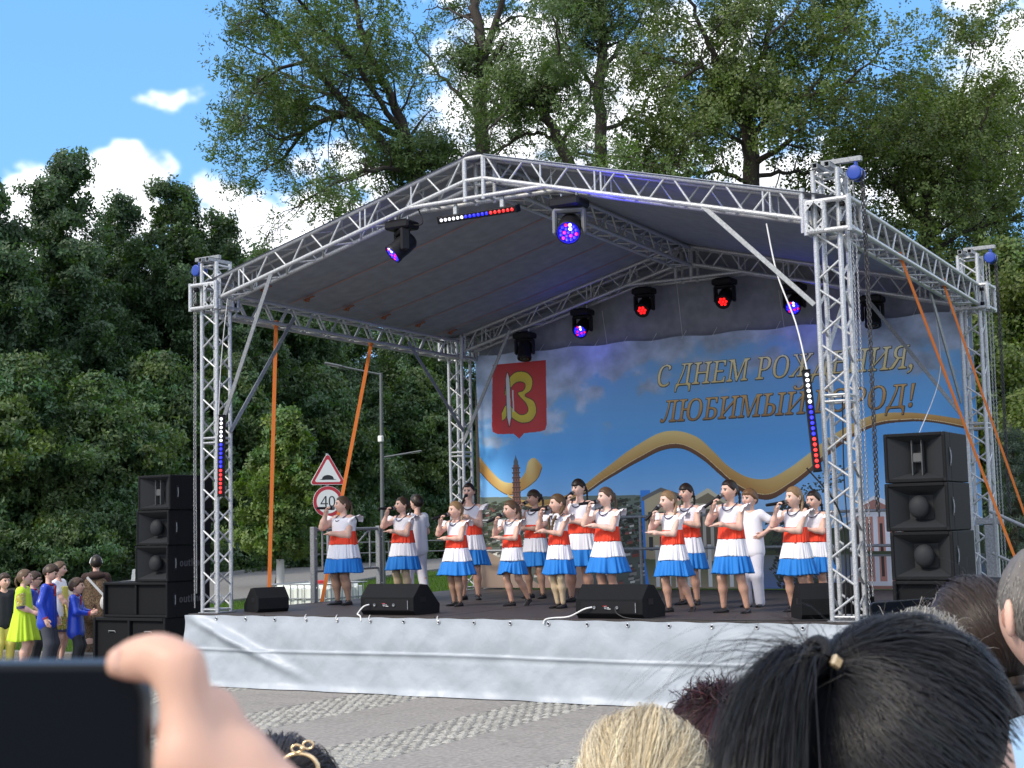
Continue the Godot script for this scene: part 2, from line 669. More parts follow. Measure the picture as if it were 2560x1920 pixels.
	for k in 52000:
		var z := -1.9 - pow(rng.randf(), 1.4) * 34.0
		var left := -11.0 if z > -7.9 else (-11.2 + (z + 7.9) * 0.267 if z > -16.5 else -13.5 + (z + 16.5) * 0.438)
		var x := lerpf(left + 0.2, -0.4, rng.randf())
		var s := rng.randf_range(0.7, 1.5) * 1.1
		var a := rng.randf() * TAU
		var g := rng.randf_range(0.75, 1.25)
		push_instance(buf, Transform3D(Basis(Vector3.UP, a).scaled(Vector3.ONE * s), Vector3(x, -0.015, z)), Color(g, g, g * 0.9))
		cnt += 1
	mm.instance_count = cnt
	mm.buffer = buf
	var g := MultiMeshInstance3D.new()
	g.name = "grass"
	g.multimesh = mm
	g.material_override = M.leaf
	tag(g, "short green grass growing between the square and the road", "grass", "", "stuff")
	add_child(g)


func sett_shape(m: MB, s: Vector3, k: int) -> void:   # a split stone with a rounded, uneven head
	var r := RandomNumberGenerator.new()
	r.seed = 70 + k
	var rows := []
	for i in 4:
		var ins: float = [0.0, 0.0, 0.012, 0.04][i]
		var y: float = [-s.y, -0.012, 0.0, 0.006][i]
		var row := PackedVector3Array()
		for j in 8:
			var a := TAU * (j + 0.5) / 8.0
			var q := Vector3(signf(cos(a)) * (s.x * 0.5 - ins) * (1.0 if absf(cos(a)) > 0.5 else 0.72), y + r.randf_range(-0.003, 0.003), signf(sin(a)) * (s.z * 0.5 - ins) * (1.0 if absf(sin(a)) > 0.5 else 0.72))
			row.append(q)
		rows.append(row)
	var last := PackedVector3Array()
	for j in 8:
		last.append(Vector3(0, 0.007, 0))
	rows.append(last)
	m.sheet(rows, true, false)


func kerb(line: Array, ma: Material) -> void:
	var holder := Node3D.new()
	holder.name = numbered("kerb")
	add_child(holder)
	holder.set_meta("kind", "structure")
	for i in line.size() - 1:
		var a: Vector2 = line[i]
		var b: Vector2 = line[i + 1]
		var n := clampi(int(a.distance_to(b) / 1.0), 1, 80)
		for k in n:
			var p := a.lerp(b, (k + 0.5) / n)
			var m := MB.new()
			var d := (b - a).normalized()
			m.cbox(Vector3(p.x, 0.03, p.y), Vector3(a.distance_to(b) / n - 0.012, 0.2, 0.15), 0.015, Basis(Vector3(d.x, 0, d.y), Vector3.UP, Vector3(-d.y, 0, d.x)))
			part(holder, "kerb_stone", m.mesh(), ma)


func push_instance(buf: PackedFloat32Array, t: Transform3D, c: Color) -> void:
	var b := t.basis
	buf.append_array(PackedFloat32Array([b.x.x, b.y.x, b.z.x, t.origin.x, b.x.y, b.y.y, b.z.y, t.origin.y, b.x.z, b.y.z, b.z.z, t.origin.z, c.r, c.g, c.b, 1.0]))


# ---------------------------------------------------------------- stage
func build_stage() -> void:
	var t := thing("stage_platform", "dark brown stage deck on a steel frame under the truss roof", "stage", Vector3.ZERO)
	# deck boards: plywood sheets side by side
	for i in 7:
		for j in 3:
			var m := MB.new()
			var w := 8.42 / 7.0
			var d := 6.15 / 3.0
			m.cbox(Vector3(-0.12 + (i + 0.5) * w, DECK - 0.012 + 0.0008 * ((i + j) % 3), 0.13 - (j + 0.5) * d), Vector3(w - 0.005, 0.024, d - 0.005), 0.003)
			part(t, "deck_sheet", m.mesh(), M.deck)
	for z in [0.115, -2.0, -4.0, -6.0]:
		var m := MB.new()
		m.cbox(Vector3(4.09, DECK - 0.075, z), Vector3(8.4, 0.1, 0.05), 0.006)
		part(t, "edge_beam" if z > 0 else "beam", m.mesh(), M.deck_edge)
	for x in [-0.1, 8.28]:
		var m := MB.new()
		m.cbox(Vector3(x, DECK - 0.075, -2.94), Vector3(0.04, 0.1, 6.06), 0.006)
		part(t, "edge_beam", m.mesh(), M.deck_edge)
	for i in 5:
		for j in 4:
			bar(t, "support_leg", Vector3(0.05 + i * 2.02, 0, 0.05 - j * 2.0), Vector3(0.05 + i * 2.02, DECK - 0.12, 0.05 - j * 2.0), 0.03, M.galv)
	build_skirt()


func skirt_fold(x: float, y: float, f: FastNoiseLite, f2: FastNoiseLite) -> float:   # how far the sheet bulges out
	var h := y / 0.84
	var z := 0.020 * f.get_noise_2d(x * 34.0, y * 26.0) * (1.2 - h * 0.5) + 0.05 * f2.get_noise_2d(x * 14.0 + y * 14.0, y * 9.0) * (1.0 - h)
	# swags hanging from each eyelet
	var s := fposmod(x - 0.36, 0.457) / 0.457
	z += 0.028 * sin(PI * s) * exp(-pow((h - 0.72) / 0.2, 2.0))
	# cross folds left from packing
	z += 0.016 * exp(-pow((y - 0.44 + 0.008 * sin(x * 1.3)) / 0.012, 2.0)) - 0.006 * exp(-pow((y - 0.40) / 0.03, 2.0))
	# a long diagonal drape at the corner
	var dd := (y - (0.80 - 0.38 * x))
	z += 0.085 * exp(-dd * dd / 0.005) * exp(-pow((x - 0.75) / 0.8, 2.0))
	# hem kicks outwards
	z += 0.05 * pow(1.0 - h, 2.0) + 0.02 * exp(-pow(y / 0.05, 2.0)) * (1.0 + f.get_noise_1d(x * 18.0))
	return z


func build_skirt() -> void:
	var t := thing("stage_skirt", "creased pale grey vinyl sheet laced along the stage front edge", "tarpaulin", Vector3.ZERO)
	var f := FastNoiseLite.new()
	f.noise_type = FastNoiseLite.TYPE_SIMPLEX_SMOOTH
	f.frequency = 0.05
	f.fractal_octaves = 3
	f.seed = 4
	var f2 := FastNoiseLite.new()
	f2.noise_type = FastNoiseLite.TYPE_SIMPLEX_SMOOTH
	f2.frequency = 0.06
	f2.fractal_octaves = 2
	f2.seed = 9
	var rows := []
	for i in 61:
		var y := 0.838 - (0.828 * i / 60.0)
		var row := PackedVector3Array()
		for j in 421:
			var x := -0.13 + 8.5 * j / 420.0
			var yy := y + (0.004 * sin(TAU * (x - 0.36) / 0.457) if i < 4 else 0.0)
			var xl := x - (0.08 * (0.84 - y) if j < 6 else 0.0)
			row.append(Vector3(xl, maxf(yy, 0.006), 0.155 + skirt_fold(x, y, f, f2)))
		rows.append(row)
	var m := MB.new()
	m.sheet(rows, false, true)
	M.skirt.heightmap_enabled = true
	M.skirt.heightmap_texture = noise_tex(0.02, Color(0, 0, 0), Color(1, 1, 1), 512, 33, 5)
	M.skirt.heightmap_scale = 0.35
	M.skirt.uv1_triplanar = true
	M.skirt.uv1_scale = Vector3.ONE * 0.8
	part(t, "sheet", m.mesh(), M.skirt)
	# return of the sheet round the corner
	rows = []
	for i in 31:
		var y := 0.838 - (0.828 * i / 30.0)
		var row := PackedVector3Array()
		for j in 41:
			var z := 0.155 - 6.2 * j / 40.0
			row.append(Vector3(-0.135 - 0.08 * (0.84 - y) * 0.9 - 0.03 * f2.get_noise_2d(z * 14.0, y * 9.0) * (1.0 - y), maxf(y, 0.006), z + 0.02 * (0.84 - y)))
		rows.append(row)
	m = MB.new()
	m.sheet(rows, false, false)
	part(t, "side_sheet", m.mesh(), M.skirt)
	for k in 18:
		var x := 0.36 + k * 0.457
		var z := 0.157 + skirt_fold(x, 0.80, f, f2)
		var e := MB.new()
		var ring := []
		for a in 15:
			ring.append(Vector3(x + 0.017 * cos(TAU * a / 14.0), 0.80 + 0.017 * sin(TAU * a / 14.0), z + 0.004))
		e.tube(ring, 0.006, 6, false)
		var g := part(t, "eyelet", e.mesh(), M.steel)
		var hole := MB.new()
		hole.lathe([[0.0, 0.0], [0.0125, 0.0], [0.0125, 0.002], [0.0, 0.002]], 12, Vector3(x, 0.80, z + 0.001), Basis(Vector3.RIGHT, PI / 2))
		part(g, "hole", hole.mesh(), M.black_plastic)
		if k in [3, 4, 5, 7]:
			var tie := MB.new()
			tie.tube([Vector3(x, 0.80, z + 0.006), Vector3(x - 0.01, 0.822, z + 0.012), Vector3(x - 0.02, 0.845, z - 0.005), Vector3(x - 0.05, 0.858, z - 0.06)], 0.006, 6)
			part(g, "tie", tie.mesh(), M.cable_white)


# ---------------------------------------------------------------- trusses
func face_braces(parent: Node3D, a: Vector3, b: Vector3, side: Vector3, bays: int, start: bool, ma: Material, r := 0.0125) -> void:
	# zigzag between the chord a..b and the chord shifted by side
	var d := (b - a) / bays
	for i in bays:
		var p := a + d * (i + 0.16)
		var q := a + d * (i + 0.84)
		if (i % 2 == 0) == start:
			bar(parent, "brace", p, q + side, r, ma)
		else:
			bar(parent, "brace", p + side, q, r, ma)


func box_truss(parent: Node3D, a: Vector3, b: Vector3, u: Vector3, w: Vector3, bays: int, ma: Material) -> void:
	# chords at a, a+u, a+w, a+u+w running to b
	for o in [Vector3.ZERO, u, w, u + w]:
		bar(parent, "chord", a + o, b + o, 0.025, ma, true)
	face_braces(parent, a, b, u, bays, true, ma)
	face_braces(parent, a + w, b + w, u, bays, false, ma)
	face_braces(parent, a, b, w, bays, true, ma)
	face_braces(parent, a + u, b + u, w, bays, false, ma)
	for p in [a + (b - a) * 0.006, b - (b - a) * 0.006]:
		for k in [[Vector3.ZERO, u], [w, u], [Vector3.ZERO, w], [u, w]]:
			bar(parent, "end_rung", p + k[0], p + k[0] + k[1], 0.0125, ma)


func tower(x: float, z: float, label: String, ma: Material) -> void:
	var t := thing("truss_tower", label, "truss tower", Vector3(x, DECK, z), "roof towers")
	var top := 4.31
	var y0 := 0.012
	var base := MB.new()
	base.cbox(Vector3(TW / 2, 0.006, -TW / 2), Vector3(0.32, 0.012, 0.32), 0.003)
	part(t, "base_plate", base.mesh(), M.galv)
	for o in [Vector3(0, y0, 0), Vector3(TW, y0, 0), Vector3(0, y0, -TW), Vector3(TW, y0, -TW)]:
		bar(t, "leg", o, o + Vector3(0, top - y0, 0), 0.025, ma, true)
	var seg := [[0.04, 2.06], [2.13, 4.27]]
	for s in seg:
		var a := Vector3(0, s[0], 0)
		var b := Vector3(0, s[1], 0)
		face_braces(t, a, b, Vector3(TW, 0, 0), 8, true, ma)
		face_braces(t, a + Vector3(0, 0, -TW), b + Vector3(0, 0, -TW), Vector3(TW, 0, 0), 8, false, ma)
		face_braces(t, a, b, Vector3(0, 0, -TW), 8, false, ma)
		face_braces(t, a + Vector3(TW, 0, 0), b + Vector3(TW, 0, 0), Vector3(0, 0, -TW), 8, true, ma)
	for y in [0.045, 2.07, 2.13, 4.27]:
		for k in [[Vector3(0, y, 0), Vector3(TW, y, 0)], [Vector3(0, y, -TW), Vector3(TW, y, -TW)], [Vector3(0, y, 0), Vector3(0, y, -TW)], [Vector3(TW, y, 0), Vector3(TW, y, -TW)]]:
			bar(t, "rung", k[0], k[1], 0.0125, ma)
	# hoist beams on the top: two square tubes lying front to back, one crossways
	for k in 2:
		var m := MB.new()
		hollow_beam(m, Vector3(0.05 + 0.12 * k, top + 0.028, -TW / 2), 0.055, 0.42)
		part(t, "head_beam", m.mesh(), M.galv)


func hollow_beam(m: MB, o: Vector3, s: float, len: float) -> void:   # square tube along z
	var h := s / 2
	for k in 4:
		var bas := Basis(Vector3.BACK, k * PI / 2)
		m.box(o + bas * Vector3(0, h - 0.003, 0), Vector3(s - 0.001 * (k % 2), 0.006, len - 0.001 * k), bas)


func sleeve(x: float, z: float, y: float, sx: float, sz: float, label: String) -> void:
	# open cube frame that rides on a tower and carries the roof
	var t := thing("sleeve_block", label, "sleeve block", Vector3.ZERO, "roof sleeve blocks")
	var lo := Vector3(x - 0.13 + (0.0 if sx > 0 else -0.0), y, z + 0.07)
	var w := 0.42
	var x0 := x - 0.1 if sx < 0 else x - 0.13
	x0 = x + TW / 2 - w / 2 + 0.03 * sx
	var z0 := z + 0.075
	var z1 := z - TW - 0.075
	var h := 0.29
	for px in [x0, x0 + w]:
		for pz in [z0, z1]:
			bar(t, "post", Vector3(px, y - 0.03, pz), Vector3(px, y + h + 0.03, pz), 0.026, M.alu, true)
	for py in [y, y + h]:
		for pz in [z0, z1]:
			bar(t, "rail", Vector3(x0, py, pz), Vector3(x0 + w, py, pz), 0.025, M.alu, true)
		for px in [x0, x0 + w]:
			bar(t, "rail", Vector3(px, py, z0), Vector3(px, py, z1), 0.025, M.alu, true)
	var pxm := x0 + (0.24 if sx < 0 else 0.18)
	bar(t, "post", Vector3(pxm, y, z0), Vector3(pxm, y + h, z0), 0.024, M.alu, true)
	# gusset plates in the outer corners
	var ga := x0 if sx > 0 else pxm
	var gb := pxm if sx > 0 else x0 + w
	for g in [[ga, y, 1, 1], [gb, y, -1, 1], [ga, y + h, 1, -1], [gb, y + h, -1, -1]]:
		var m := MB.new()
		var p := Vector3(g[0], g[1], z0 + 0.026)
		var a := p + Vector3(0.1 * g[2], 0, 0)
		var b := p + Vector3(0, 0.1 * g[3], 0)
		plate_tri(m, p, a, b, 0.008)
		var gp := part(t, "gusset_plate", m.mesh(), M.alu)
		var bolt := MB.new()
		bolt.lathe([[0.0, 0.0], [0.009, 0.0], [0.009, 0.008], [0.0, 0.008]], 8, p + Vector3(0.035 * g[2], 0.035 * g[3], 0.004), Basis(Vector3.RIGHT, PI / 2))
		part(gp, "bolt", bolt.mesh(), M.black_plastic)
	# guide wheels pressing on the tower legs
	for k in [[x - 0.05, z + 0.045], [x + TW + 0.05, z + 0.045], [x - 0.05, z - TW - 0.045], [x + TW + 0.05, z - TW - 0.045]]:
		for py in [y + 0.05, y + h - 0.05]:
			var m := MB.new()
			m.lathe([[0.0, -0.02], [0.028, -0.02], [0.022, 0.0], [0.028, 0.02], [0.0, 0.02]], 10, Vector3(k[0], py, k[1]), Basis(Vector3.BACK, PI / 2))
			part(t, "guide_wheel", m.mesh(), M.black_plastic)


func plate_tri(m: MB, a: Vector3, b: Vector3, c: Vector3, th: float) -> void:
	var n := (b - a).cross(c - a).normalized()
	if n.z < 0:
		var q := b
		b = c
		c = q
		n = -n
	var o := n * th * 0.5
	m.flat_tri(a + o, b + o, c + o)
	m.flat_tri(a - o, c - o, b - o)
	m.quad(a - o, b - o, b + o, a + o)
	m.quad(b - o, c - o, c + o, b + o)
	m.quad(c - o, a - o, a + o, c + o)


func hoist(x: float, z: float, out: float, label: String) -> void:
	var y := DECK + 4.31
	var t := thing("chain_hoist", label, "chain hoist", Vector3(x, y, z), "blue chain hoists")
	# beam carrying the hoist outwards
	var bm := MB.new()
	bm.cbox(Vector3(TW / 2 + out * 0.13, 0.084, -TW * 0.5), Vector3(0.40, 0.05, 0.05), 0.004)
	part(t, "cross_beam", bm.mesh(), M.galv)
	var c := Vector3(TW / 2 + out * 0.27, -0.06, -TW * 0.5)
	var body := MB.new()
	body.lathe([[0.0, -0.085], [0.06, -0.085], [0.072, -0.075], [0.072, -0.03], [0.05, -0.028], [0.05, -0.02]], 20, c, Basis(Vector3.RIGHT, -PI / 2))
	body.lathe([[0.05, 0.02], [0.05, 0.028], [0.072, 0.03], [0.072, 0.06], [0.045, 0.095], [0.0, 0.095]], 20, c, Basis(Vector3.RIGHT, -PI / 2))
	part(t, "body", body.mesh(), M.blue_paint)
	var wheel := MB.new()
	wheel.lathe([[0.0, -0.02], [0.066, -0.02], [0.06, 0.0], [0.066, 0.02], [0.0, 0.02]], 20, c, Basis(Vector3.RIGHT, -PI / 2))
	part(t, "chain_wheel", wheel.mesh(), M.black_plastic)
	var hook := MB.new()
	hook.tube([c + Vector3(0, 0.08, 0), c + Vector3(0, 0.12, 0)], 0.02, 8)
	part(t, "hook", hook.mesh(), M.blue_paint)
	# hand chain (dark) and load chain (bright)
	var len1 := 4.9 if out < 0 else 3.3
	chain(t, "hand_chain", c + Vector3(0.066, 0, 0.0), len1, 0.0078, M.chain_dark)
	chain(t, "hand_chain", c + Vector3(0.045, -0.02, 0.0), len1 - 0.05, 0.0078, M.chain_dark)
	chain(t, "load_chain", c + Vector3(-0.06, -0.03, 0.04), 4.2, 0.0062, M.chain)
	chain(t, "load_chain", c + Vector3(-0.02, -0.03, 0.05), 4.0, 0.0055, M.chain)


func chain(parent: Node3D, called: String, a: Vector3, length: float, r: float, ma: Material) -> void:
	var m := MB.new()
	var pitch := r * 4.4
	var n := int(length / pitch)
	for i in n:
		var o := a + Vector3(0.004 * sin(i * 0.05), -i * pitch, 0)
		var pts := []
		for k in 7:
			var t := TAU * k / 6.0
			var q := Vector3(cos(t) * r * 1.35, sin(t) * r * 3.0, 0)
			if i % 2:
				q = Vector3(0, q.y, q.x)
			pts.append(o + q)
		m.tube(pts, r * 0.62, 4, false)
	part(parent, called, m.mesh(), ma)


# ---------------------------------------------------------------- roof
func build_roof() -> void:
	tower(0, 0, "silver box-truss tower at the stage corner beside the speakers and waiting children", M.alu)
	tower(SW, 0, "silver box-truss tower with a light bar in front of the banner lettering", M.alu)
	tower(0, -SD, "silver box-truss tower at the rear edge of the banner, behind the red crest", M.alu)
	tower(SW, -SD, "silver box-truss tower at the rear behind the speakers by the spruce", M.alu)
	sleeve(0, 0, 4.59, -1, 1, "square sleeve frame on the tower beside the waiting children's speakers")
	sleeve(SW, 0, 4.55, 1, 1, "square sleeve frame with gusset plates in front of the lettering")
	sleeve(0, -SD, 4.45, -1, -1, "square sleeve frame above the banner corner with the red crest")
	sleeve(SW, -SD, 4.45, 1, -1, "square sleeve frame on the rear tower beside the dark trees")
	hoist(0, 0, -1, "blue chain hoist on the tower above the waiting children's speakers")
	hoist(SW, 0, 1, "blue chain hoist on the tower in front of the lettering")
	hoist(SW, -SD, 1, "blue chain hoist on the rear tower against the dark trees")
	for g in 2:
		var z := 0.02 if g == 0 else -SD
		var dy := 0.0 if g == 0 else -0.15
		var ma: Material = M.alu
		var t := thing("gable_truss", "bright front gable truss of the stage roof" if g == 0 else "shaded rear gable truss behind the hanging lamps", "truss", Vector3(0, dy, 0), "roof trusses")
		var dz := Vector3(0, 0, -TW)
		# rafters: chords front/back, top/bottom
		for s in 2:
			var xe := 0.30 if s == 0 else 7.80
			var xa := 3.93 if s == 0 else 4.17
			var a := Vector3(xe, 4.70, z)
			var b := Vector3(xa, 5.635, z)
			box_truss(t, a, b, Vector3(0, 0.25, 0), dz, 13, ma)
			for o in [Vector3.ZERO, dz]:
				bar(t, "end_post", Vector3(xe, 4.56, z) + o, Vector3(xe, 5.0, z) + o, 0.026, ma, true)
				bar(t, "apex_post", Vector3(xa, 5.40, z) + o, Vector3(xa, 5.89, z) + o, 0.026, ma, true)
			for py in [4.70, 4.95]:
				bar(t, "splice_rung", a + Vector3(0.33, py - 4.70 + 0.085, 0), a + Vector3(0.33, py - 4.70 + 0.085, 0) + dz, 0.0125, ma)
			for f in [0.09, 0.11, 0.60, 0.62, 0.80]:
				var p := a.lerp(b, f)
				for o in [Vector3.ZERO, dz]:
					bar(t, "splice_rung", p + o, p + o + Vector3(0.0, 0.25, 0), 0.0125, ma)
			# corner link to the sleeve
			for py in [4.62, 4.86]:
				bar(t, "corner_link", Vector3(xe, py, z), Vector3(xe + (-0.08 if s == 0 else 0.06), py, z), 0.02, ma)
				bar(t, "corner_link", Vector3(xe, py, z) + dz, Vector3(xe + (-0.08 if s == 0 else 0.06), py, z) + dz, 0.02, ma)
		for o in [Vector3.ZERO, dz]:
			for py in [5.635, 5.885]:
				bar(t, "apex_chord", Vector3(3.93, py, z) + o, Vector3(4.17, py, z) + o, 0.025, ma, true)
			# tie under the apex
			bar(t, "tie_chord", Vector3(3.17, 5.435, z) + o, Vector3(4.93, 5.435, z) + o, 0.025, ma, true)
		for px in [3.93, 4.17, 3.45, 4.65]:
			bar(t, "tie_rung", Vector3(px, 5.435, z), Vector3(px, 5.435, z - TW), 0.0125, ma)
	# ridge and eaves
	var rt := thing("ridge_truss", "shaded ridge truss running back under the roof cloth", "truss", Vector3.ZERO, "roof trusses")
	box_truss(rt, Vector3(3.93, 5.60, -0.26), Vector3(3.93, 5.46, -SD + 0.02), Vector3(TW, 0, 0), Vector3(0, 0.25, 0), 19, M.alu)
	var lt := thing("eave_truss", "shaded eave truss with ratchet buckles above the orange straps", "truss", Vector3.ZERO, "roof trusses")
	box_truss(lt, Vector3(0.0, 4.52, -0.33), Vector3(0.0, 4.45, -SD + 0.09), Vector3(TW, 0, 0), Vector3(0, 0.25, 0), 19, M.alu)
	var rr := thing("eave_truss", "bright eave truss running back beside the dark trees", "truss", Vector3.ZERO, "roof trusses")
	box_truss(rr, Vector3(SW, 4.645, -0.33), Vector3(SW, 4.50, -SD + 0.09), Vector3(TW, 0, 0), Vector3(0, 0.25, 0), 19, M.alu)
	# roof cloth with a slight sag between the supports
	var c := thing("roof_canopy", "dark grey cloth roof stretched over the trusses", "canopy", Vector3.ZERO)
	for s in 2:
		var rows := []
		for i in 25:
			var f := i / 24.0
			var row := PackedVector3Array()
			for j in 33:
				var gz := j / 32.0
				var z := 0.06 - gz * (SD + 0.72)
				var x := lerpf(4.05, -0.02 if s == 0 else 8.14, f)
				var y := 5.925 - absf(x - 4.05) * 0.2578 + (0.03 if f < 0.001 else 0.0) - 0.15 * gz
				y -= 0.035 * sin(PI * f) * sin(PI * gz) + 0.006 * sin(gz * 40.0) * sin(PI * f)
				row.append(Vector3(x, y, z))
			rows.append(row)
		var m := MB.new()
		m.sheet(rows, false, s == 1)
		var top := []
		for r in rows:
			var q := PackedVector3Array()
			for p in r:
				q.append(p + Vector3(0, 0.006, 0))
			top.append(q)
		m.sheet(top, false, s == 0)
		part(c, "roof_panel", m.mesh(), M.roof_cloth)
	# rear wall cloth
	var w := thing("back_curtain", "dark grey cloth wall hanging behind the banner under the rear gable", "curtain", Vector3.ZERO)
	var rows := []
	for i in 21:
		var row := PackedVector3Array()
		for j in 61:
			var x := 0.28 + 7.62 * j / 60.0
			var topy := 5.785 - absf(x - 4.05) * 0.2578
			var y := lerpf(topy, DECK + 0.01, i / 20.0)
			row.append(Vector3(x, y, -6.02 + 0.02 * sin(x * 3.1) * (i / 20.0) + 0.012 * sin(x * 9.0 + y)))
		rows.append(row)
	var m := MB.new()
	m.sheet(rows, false, true)
	part(w, "cloth", m.mesh(), M.wall_cloth)
	for x in [0.27, 7.91]:
		bar(w, "side_pole", Vector3(x, DECK, -6.02), Vector3(x, 4.72, -6.02), 0.02, M.galv)


# ---------------------------------------------------------------- banner print
const BX := 0.28
const BY := 4.5
const BS := 200.0
var print_im: Image


func bp(x: float, y: float) -> Vector2:
	return Vector2((x - BX) * BS, (BY - y) * BS)


func poly_fill(pts: PackedVector2Array, c0: Color, c1: Color) -> void:   # scanline fill, c0 at the top edge, c1 at the bottom edge
	var lo := 1e9
	var hi := -1e9
	for p in pts:
		lo = minf(lo, p.y)
		hi = maxf(hi, p.y)
	var n := pts.size()
	for yy in range(maxi(int(lo), 0), mini(int(hi) + 1, print_im.get_height() - 1) + 1):
		var y := yy + 0.5
		var xs := PackedFloat32Array()
		for i in n:
			var a := pts[i]
			var b := pts[(i + 1) % n]
			if (a.y <= y) != (b.y <= y):
				xs.append(a.x + (y - a.y) / (b.y - a.y) * (b.x - a.x))
		xs.sort()
		var c := c0.lerp(c1, clampf((y - lo) / maxf(hi - lo, 1.0), 0, 1))
		for k in range(0, xs.size() - 1, 2):
			var x0 := maxi(int(round(xs[k])), 0)
			var x1 := mini(int(round(xs[k + 1])), print_im.get_width())
			if x1 > x0:
				print_im.fill_rect(Rect2i(x0, yy, x1 - x0, 1), c)


func bpoly(list: Array, c0: Color, c1 = null) -> void:
	var p := PackedVector2Array()
	for q in list:
		p.append(bp(q[0], q[1]))
	poly_fill(p, c0, c1 if c1 != null else c0)


func smooth_line(list: Array, n := 10) -> PackedVector2Array:   # Catmull-Rom through banner points, in pixels
	var out := PackedVector2Array()
	for i in list.size() - 1:
		var p0 := bp(list[maxi(i - 1, 0)][0], list[maxi(i - 1, 0)][1])
		var p1 := bp(list[i][0], list[i][1])
		var p2 := bp(list[i + 1][0], list[i + 1][1])
		var p3 := bp(list[mini(i + 2, list.size() - 1)][0], list[mini(i + 2, list.size() - 1)][1])
		for k in n:
			out.append(p1.cubic_interpolate(p2, p0, p3, k / float(n)))
	out.append(bp(list[-1][0], list[-1][1]))
	return out


func band(a: PackedVector2Array, b: PackedVector2Array, c0: Color, c1: Color) -> void:
	# ribbon between two lines, filled in short pieces so that its colour follows it
	var n := mini(a.size(), b.size()) - 1
	for i in n:
		var t := i / float(n)
		var k := 0.5 + 0.5 * sin(t * 15.0)
		poly_fill(PackedVector2Array([a[i], a[i + 1] + Vector2(0.6, 0), b[i + 1] + Vector2(0.6, 0), b[i]]), c0.lerp(c1, k * 0.55), c1.lerp(c0, (1 - k) * 0.4))


func stroke(line: PackedVector2Array, w: float, c: Color) -> void:
	for i in line.size() - 1:
		var d := (line[i + 1] - line[i]).normalized().orthogonal() * w * 0.5
		poly_fill(PackedVector2Array([line[i] + d, line[i + 1] + d, line[i + 1] - d, line[i] - d]), c, c)


func glyph_tris(f: Font, ch: String) -> PackedVector2Array:
	var out := PackedVector2Array()
	if ch == "Ж":      # drawn by hand: stem, four arms, serifs
		var k := 0.46
		var quads := [[[0.44, 0], [0.60, 0], [0.60, 1], [0.44, 1]], [[0.50, 0.44], [0.60, 0.52], [0.98, 1.0], [0.86, 1.0]], [[0.50, 0.56], [0.60, 0.48], [1.04, 0.0], [0.90, 0.0]], [[0.54, 0.44], [0.44, 0.52], [0.06, 1.0], [0.18, 1.0]], [[0.54, 0.56], [0.44, 0.48], [0.0, 0.0], [0.14, 0.0]],
			[[0.34, 0], [0.70, 0], [0.70, 0.06], [0.34, 0.06]], [[0.34, 0.94], [0.70, 0.94], [0.70, 1], [0.34, 1]], [[-0.06, 0], [0.2, 0], [0.2, 0.06], [-0.06, 0.06]], [[0.84, 0], [1.1, 0], [1.1, 0.06], [0.84, 0.06]], [[0.02, 0.94], [0.24, 0.94], [0.24, 1], [0.02, 1]], [[0.8, 0.94], [1.02, 0.94], [1.02, 1], [0.8, 1]]]
		for q in quads:
			for i in [0, 1, 2, 0, 2, 3]:
				out.append(Vector2(q[i][0] * k * 1.05, q[i][1] * k))
		return out
	var tm := TextMesh.new()
	tm.font = f
	tm.text = ch
	tm.font_size = 64
	tm.pixel_size = 0.01
	tm.depth = 0.0
	tm.curve_step = 1.0
	tm.horizontal_alignment = HORIZONTAL_ALIGNMENT_LEFT
	tm.vertical_alignment = VERTICAL_ALIGNMENT_BOTTOM
	var arr := tm.get_mesh_arrays()
	var vs: PackedVector3Array = arr[Mesh.ARRAY_VERTEX]
	var idx = arr[Mesh.ARRAY_INDEX]
	var n: int = idx.size() if idx != null else vs.size()
	for i in n:
		var v: Vector3 = vs[idx[i]] if idx != null else vs[i]
		out.append(Vector2(v.x, v.y))
	return out


func letters(text: String, x0: float, x1: float, base: float, cap: float, face0: Color, face1: Color, edge: Color) -> void:
	var f := SystemFont.new()
	f.font_names = PackedStringArray(["Droid Serif"])
	var ref := glyph_tris(f, "Н")
	var lo := 1e9
	var hi := -1e9
	for p in ref:
		lo = minf(lo, p.y)
		hi = maxf(hi, p.y)
	var tris := PackedVector2Array()
	var pen := 0.0
	for ch in text:
		var adv := 0.56 if ch == "Ж" else f.get_string_size(ch, HORIZONTAL_ALIGNMENT_LEFT, -1, 64).x * 0.01
		if ch != " ":
			var g := glyph_tris(f, ch)
			var k := (hi - lo) / 0.46 if ch == "Ж" else 1.0
			for p in g:
				tris.append(Vector2(p.x * k + pen + (0.03 if ch == "Ж" else 0.0), (p.y * k if ch == "Ж" else p.y - lo)))
		pen += adv
	var sy := cap / (hi - lo)
	var sx := (x1 - x0 - 0.2 * cap) / pen
	var offs := []
	for k in 10:
		offs.append(Vector2(cos(TAU * k / 10.0), sin(TAU * k / 10.0)) * 1.7 + Vector2(0.6, 0.9))
	offs.append(Vector2(1000, 0))
	for o in offs:
		var is_face: bool = o.x > 500
		for i in range(0, tris.size(), 3):
			var p := PackedVector2Array()
			for k in 3:
				var v := tris[i + k]
				var q := bp(x0 + v.x * sx + v.y * sy * 0.2, base + v.y * sy)
				p.append(q if is_face else q + o)
			if is_face:
				var g := clampf((bp(0, base).y - (p[0].y + p[1].y + p[2].y) / 3.0) / (cap * BS), 0, 1)
				var cc := face1.lerp(face0, g)
				poly_fill(p, cc, cc)
			else:
				poly_fill(p, edge, edge)


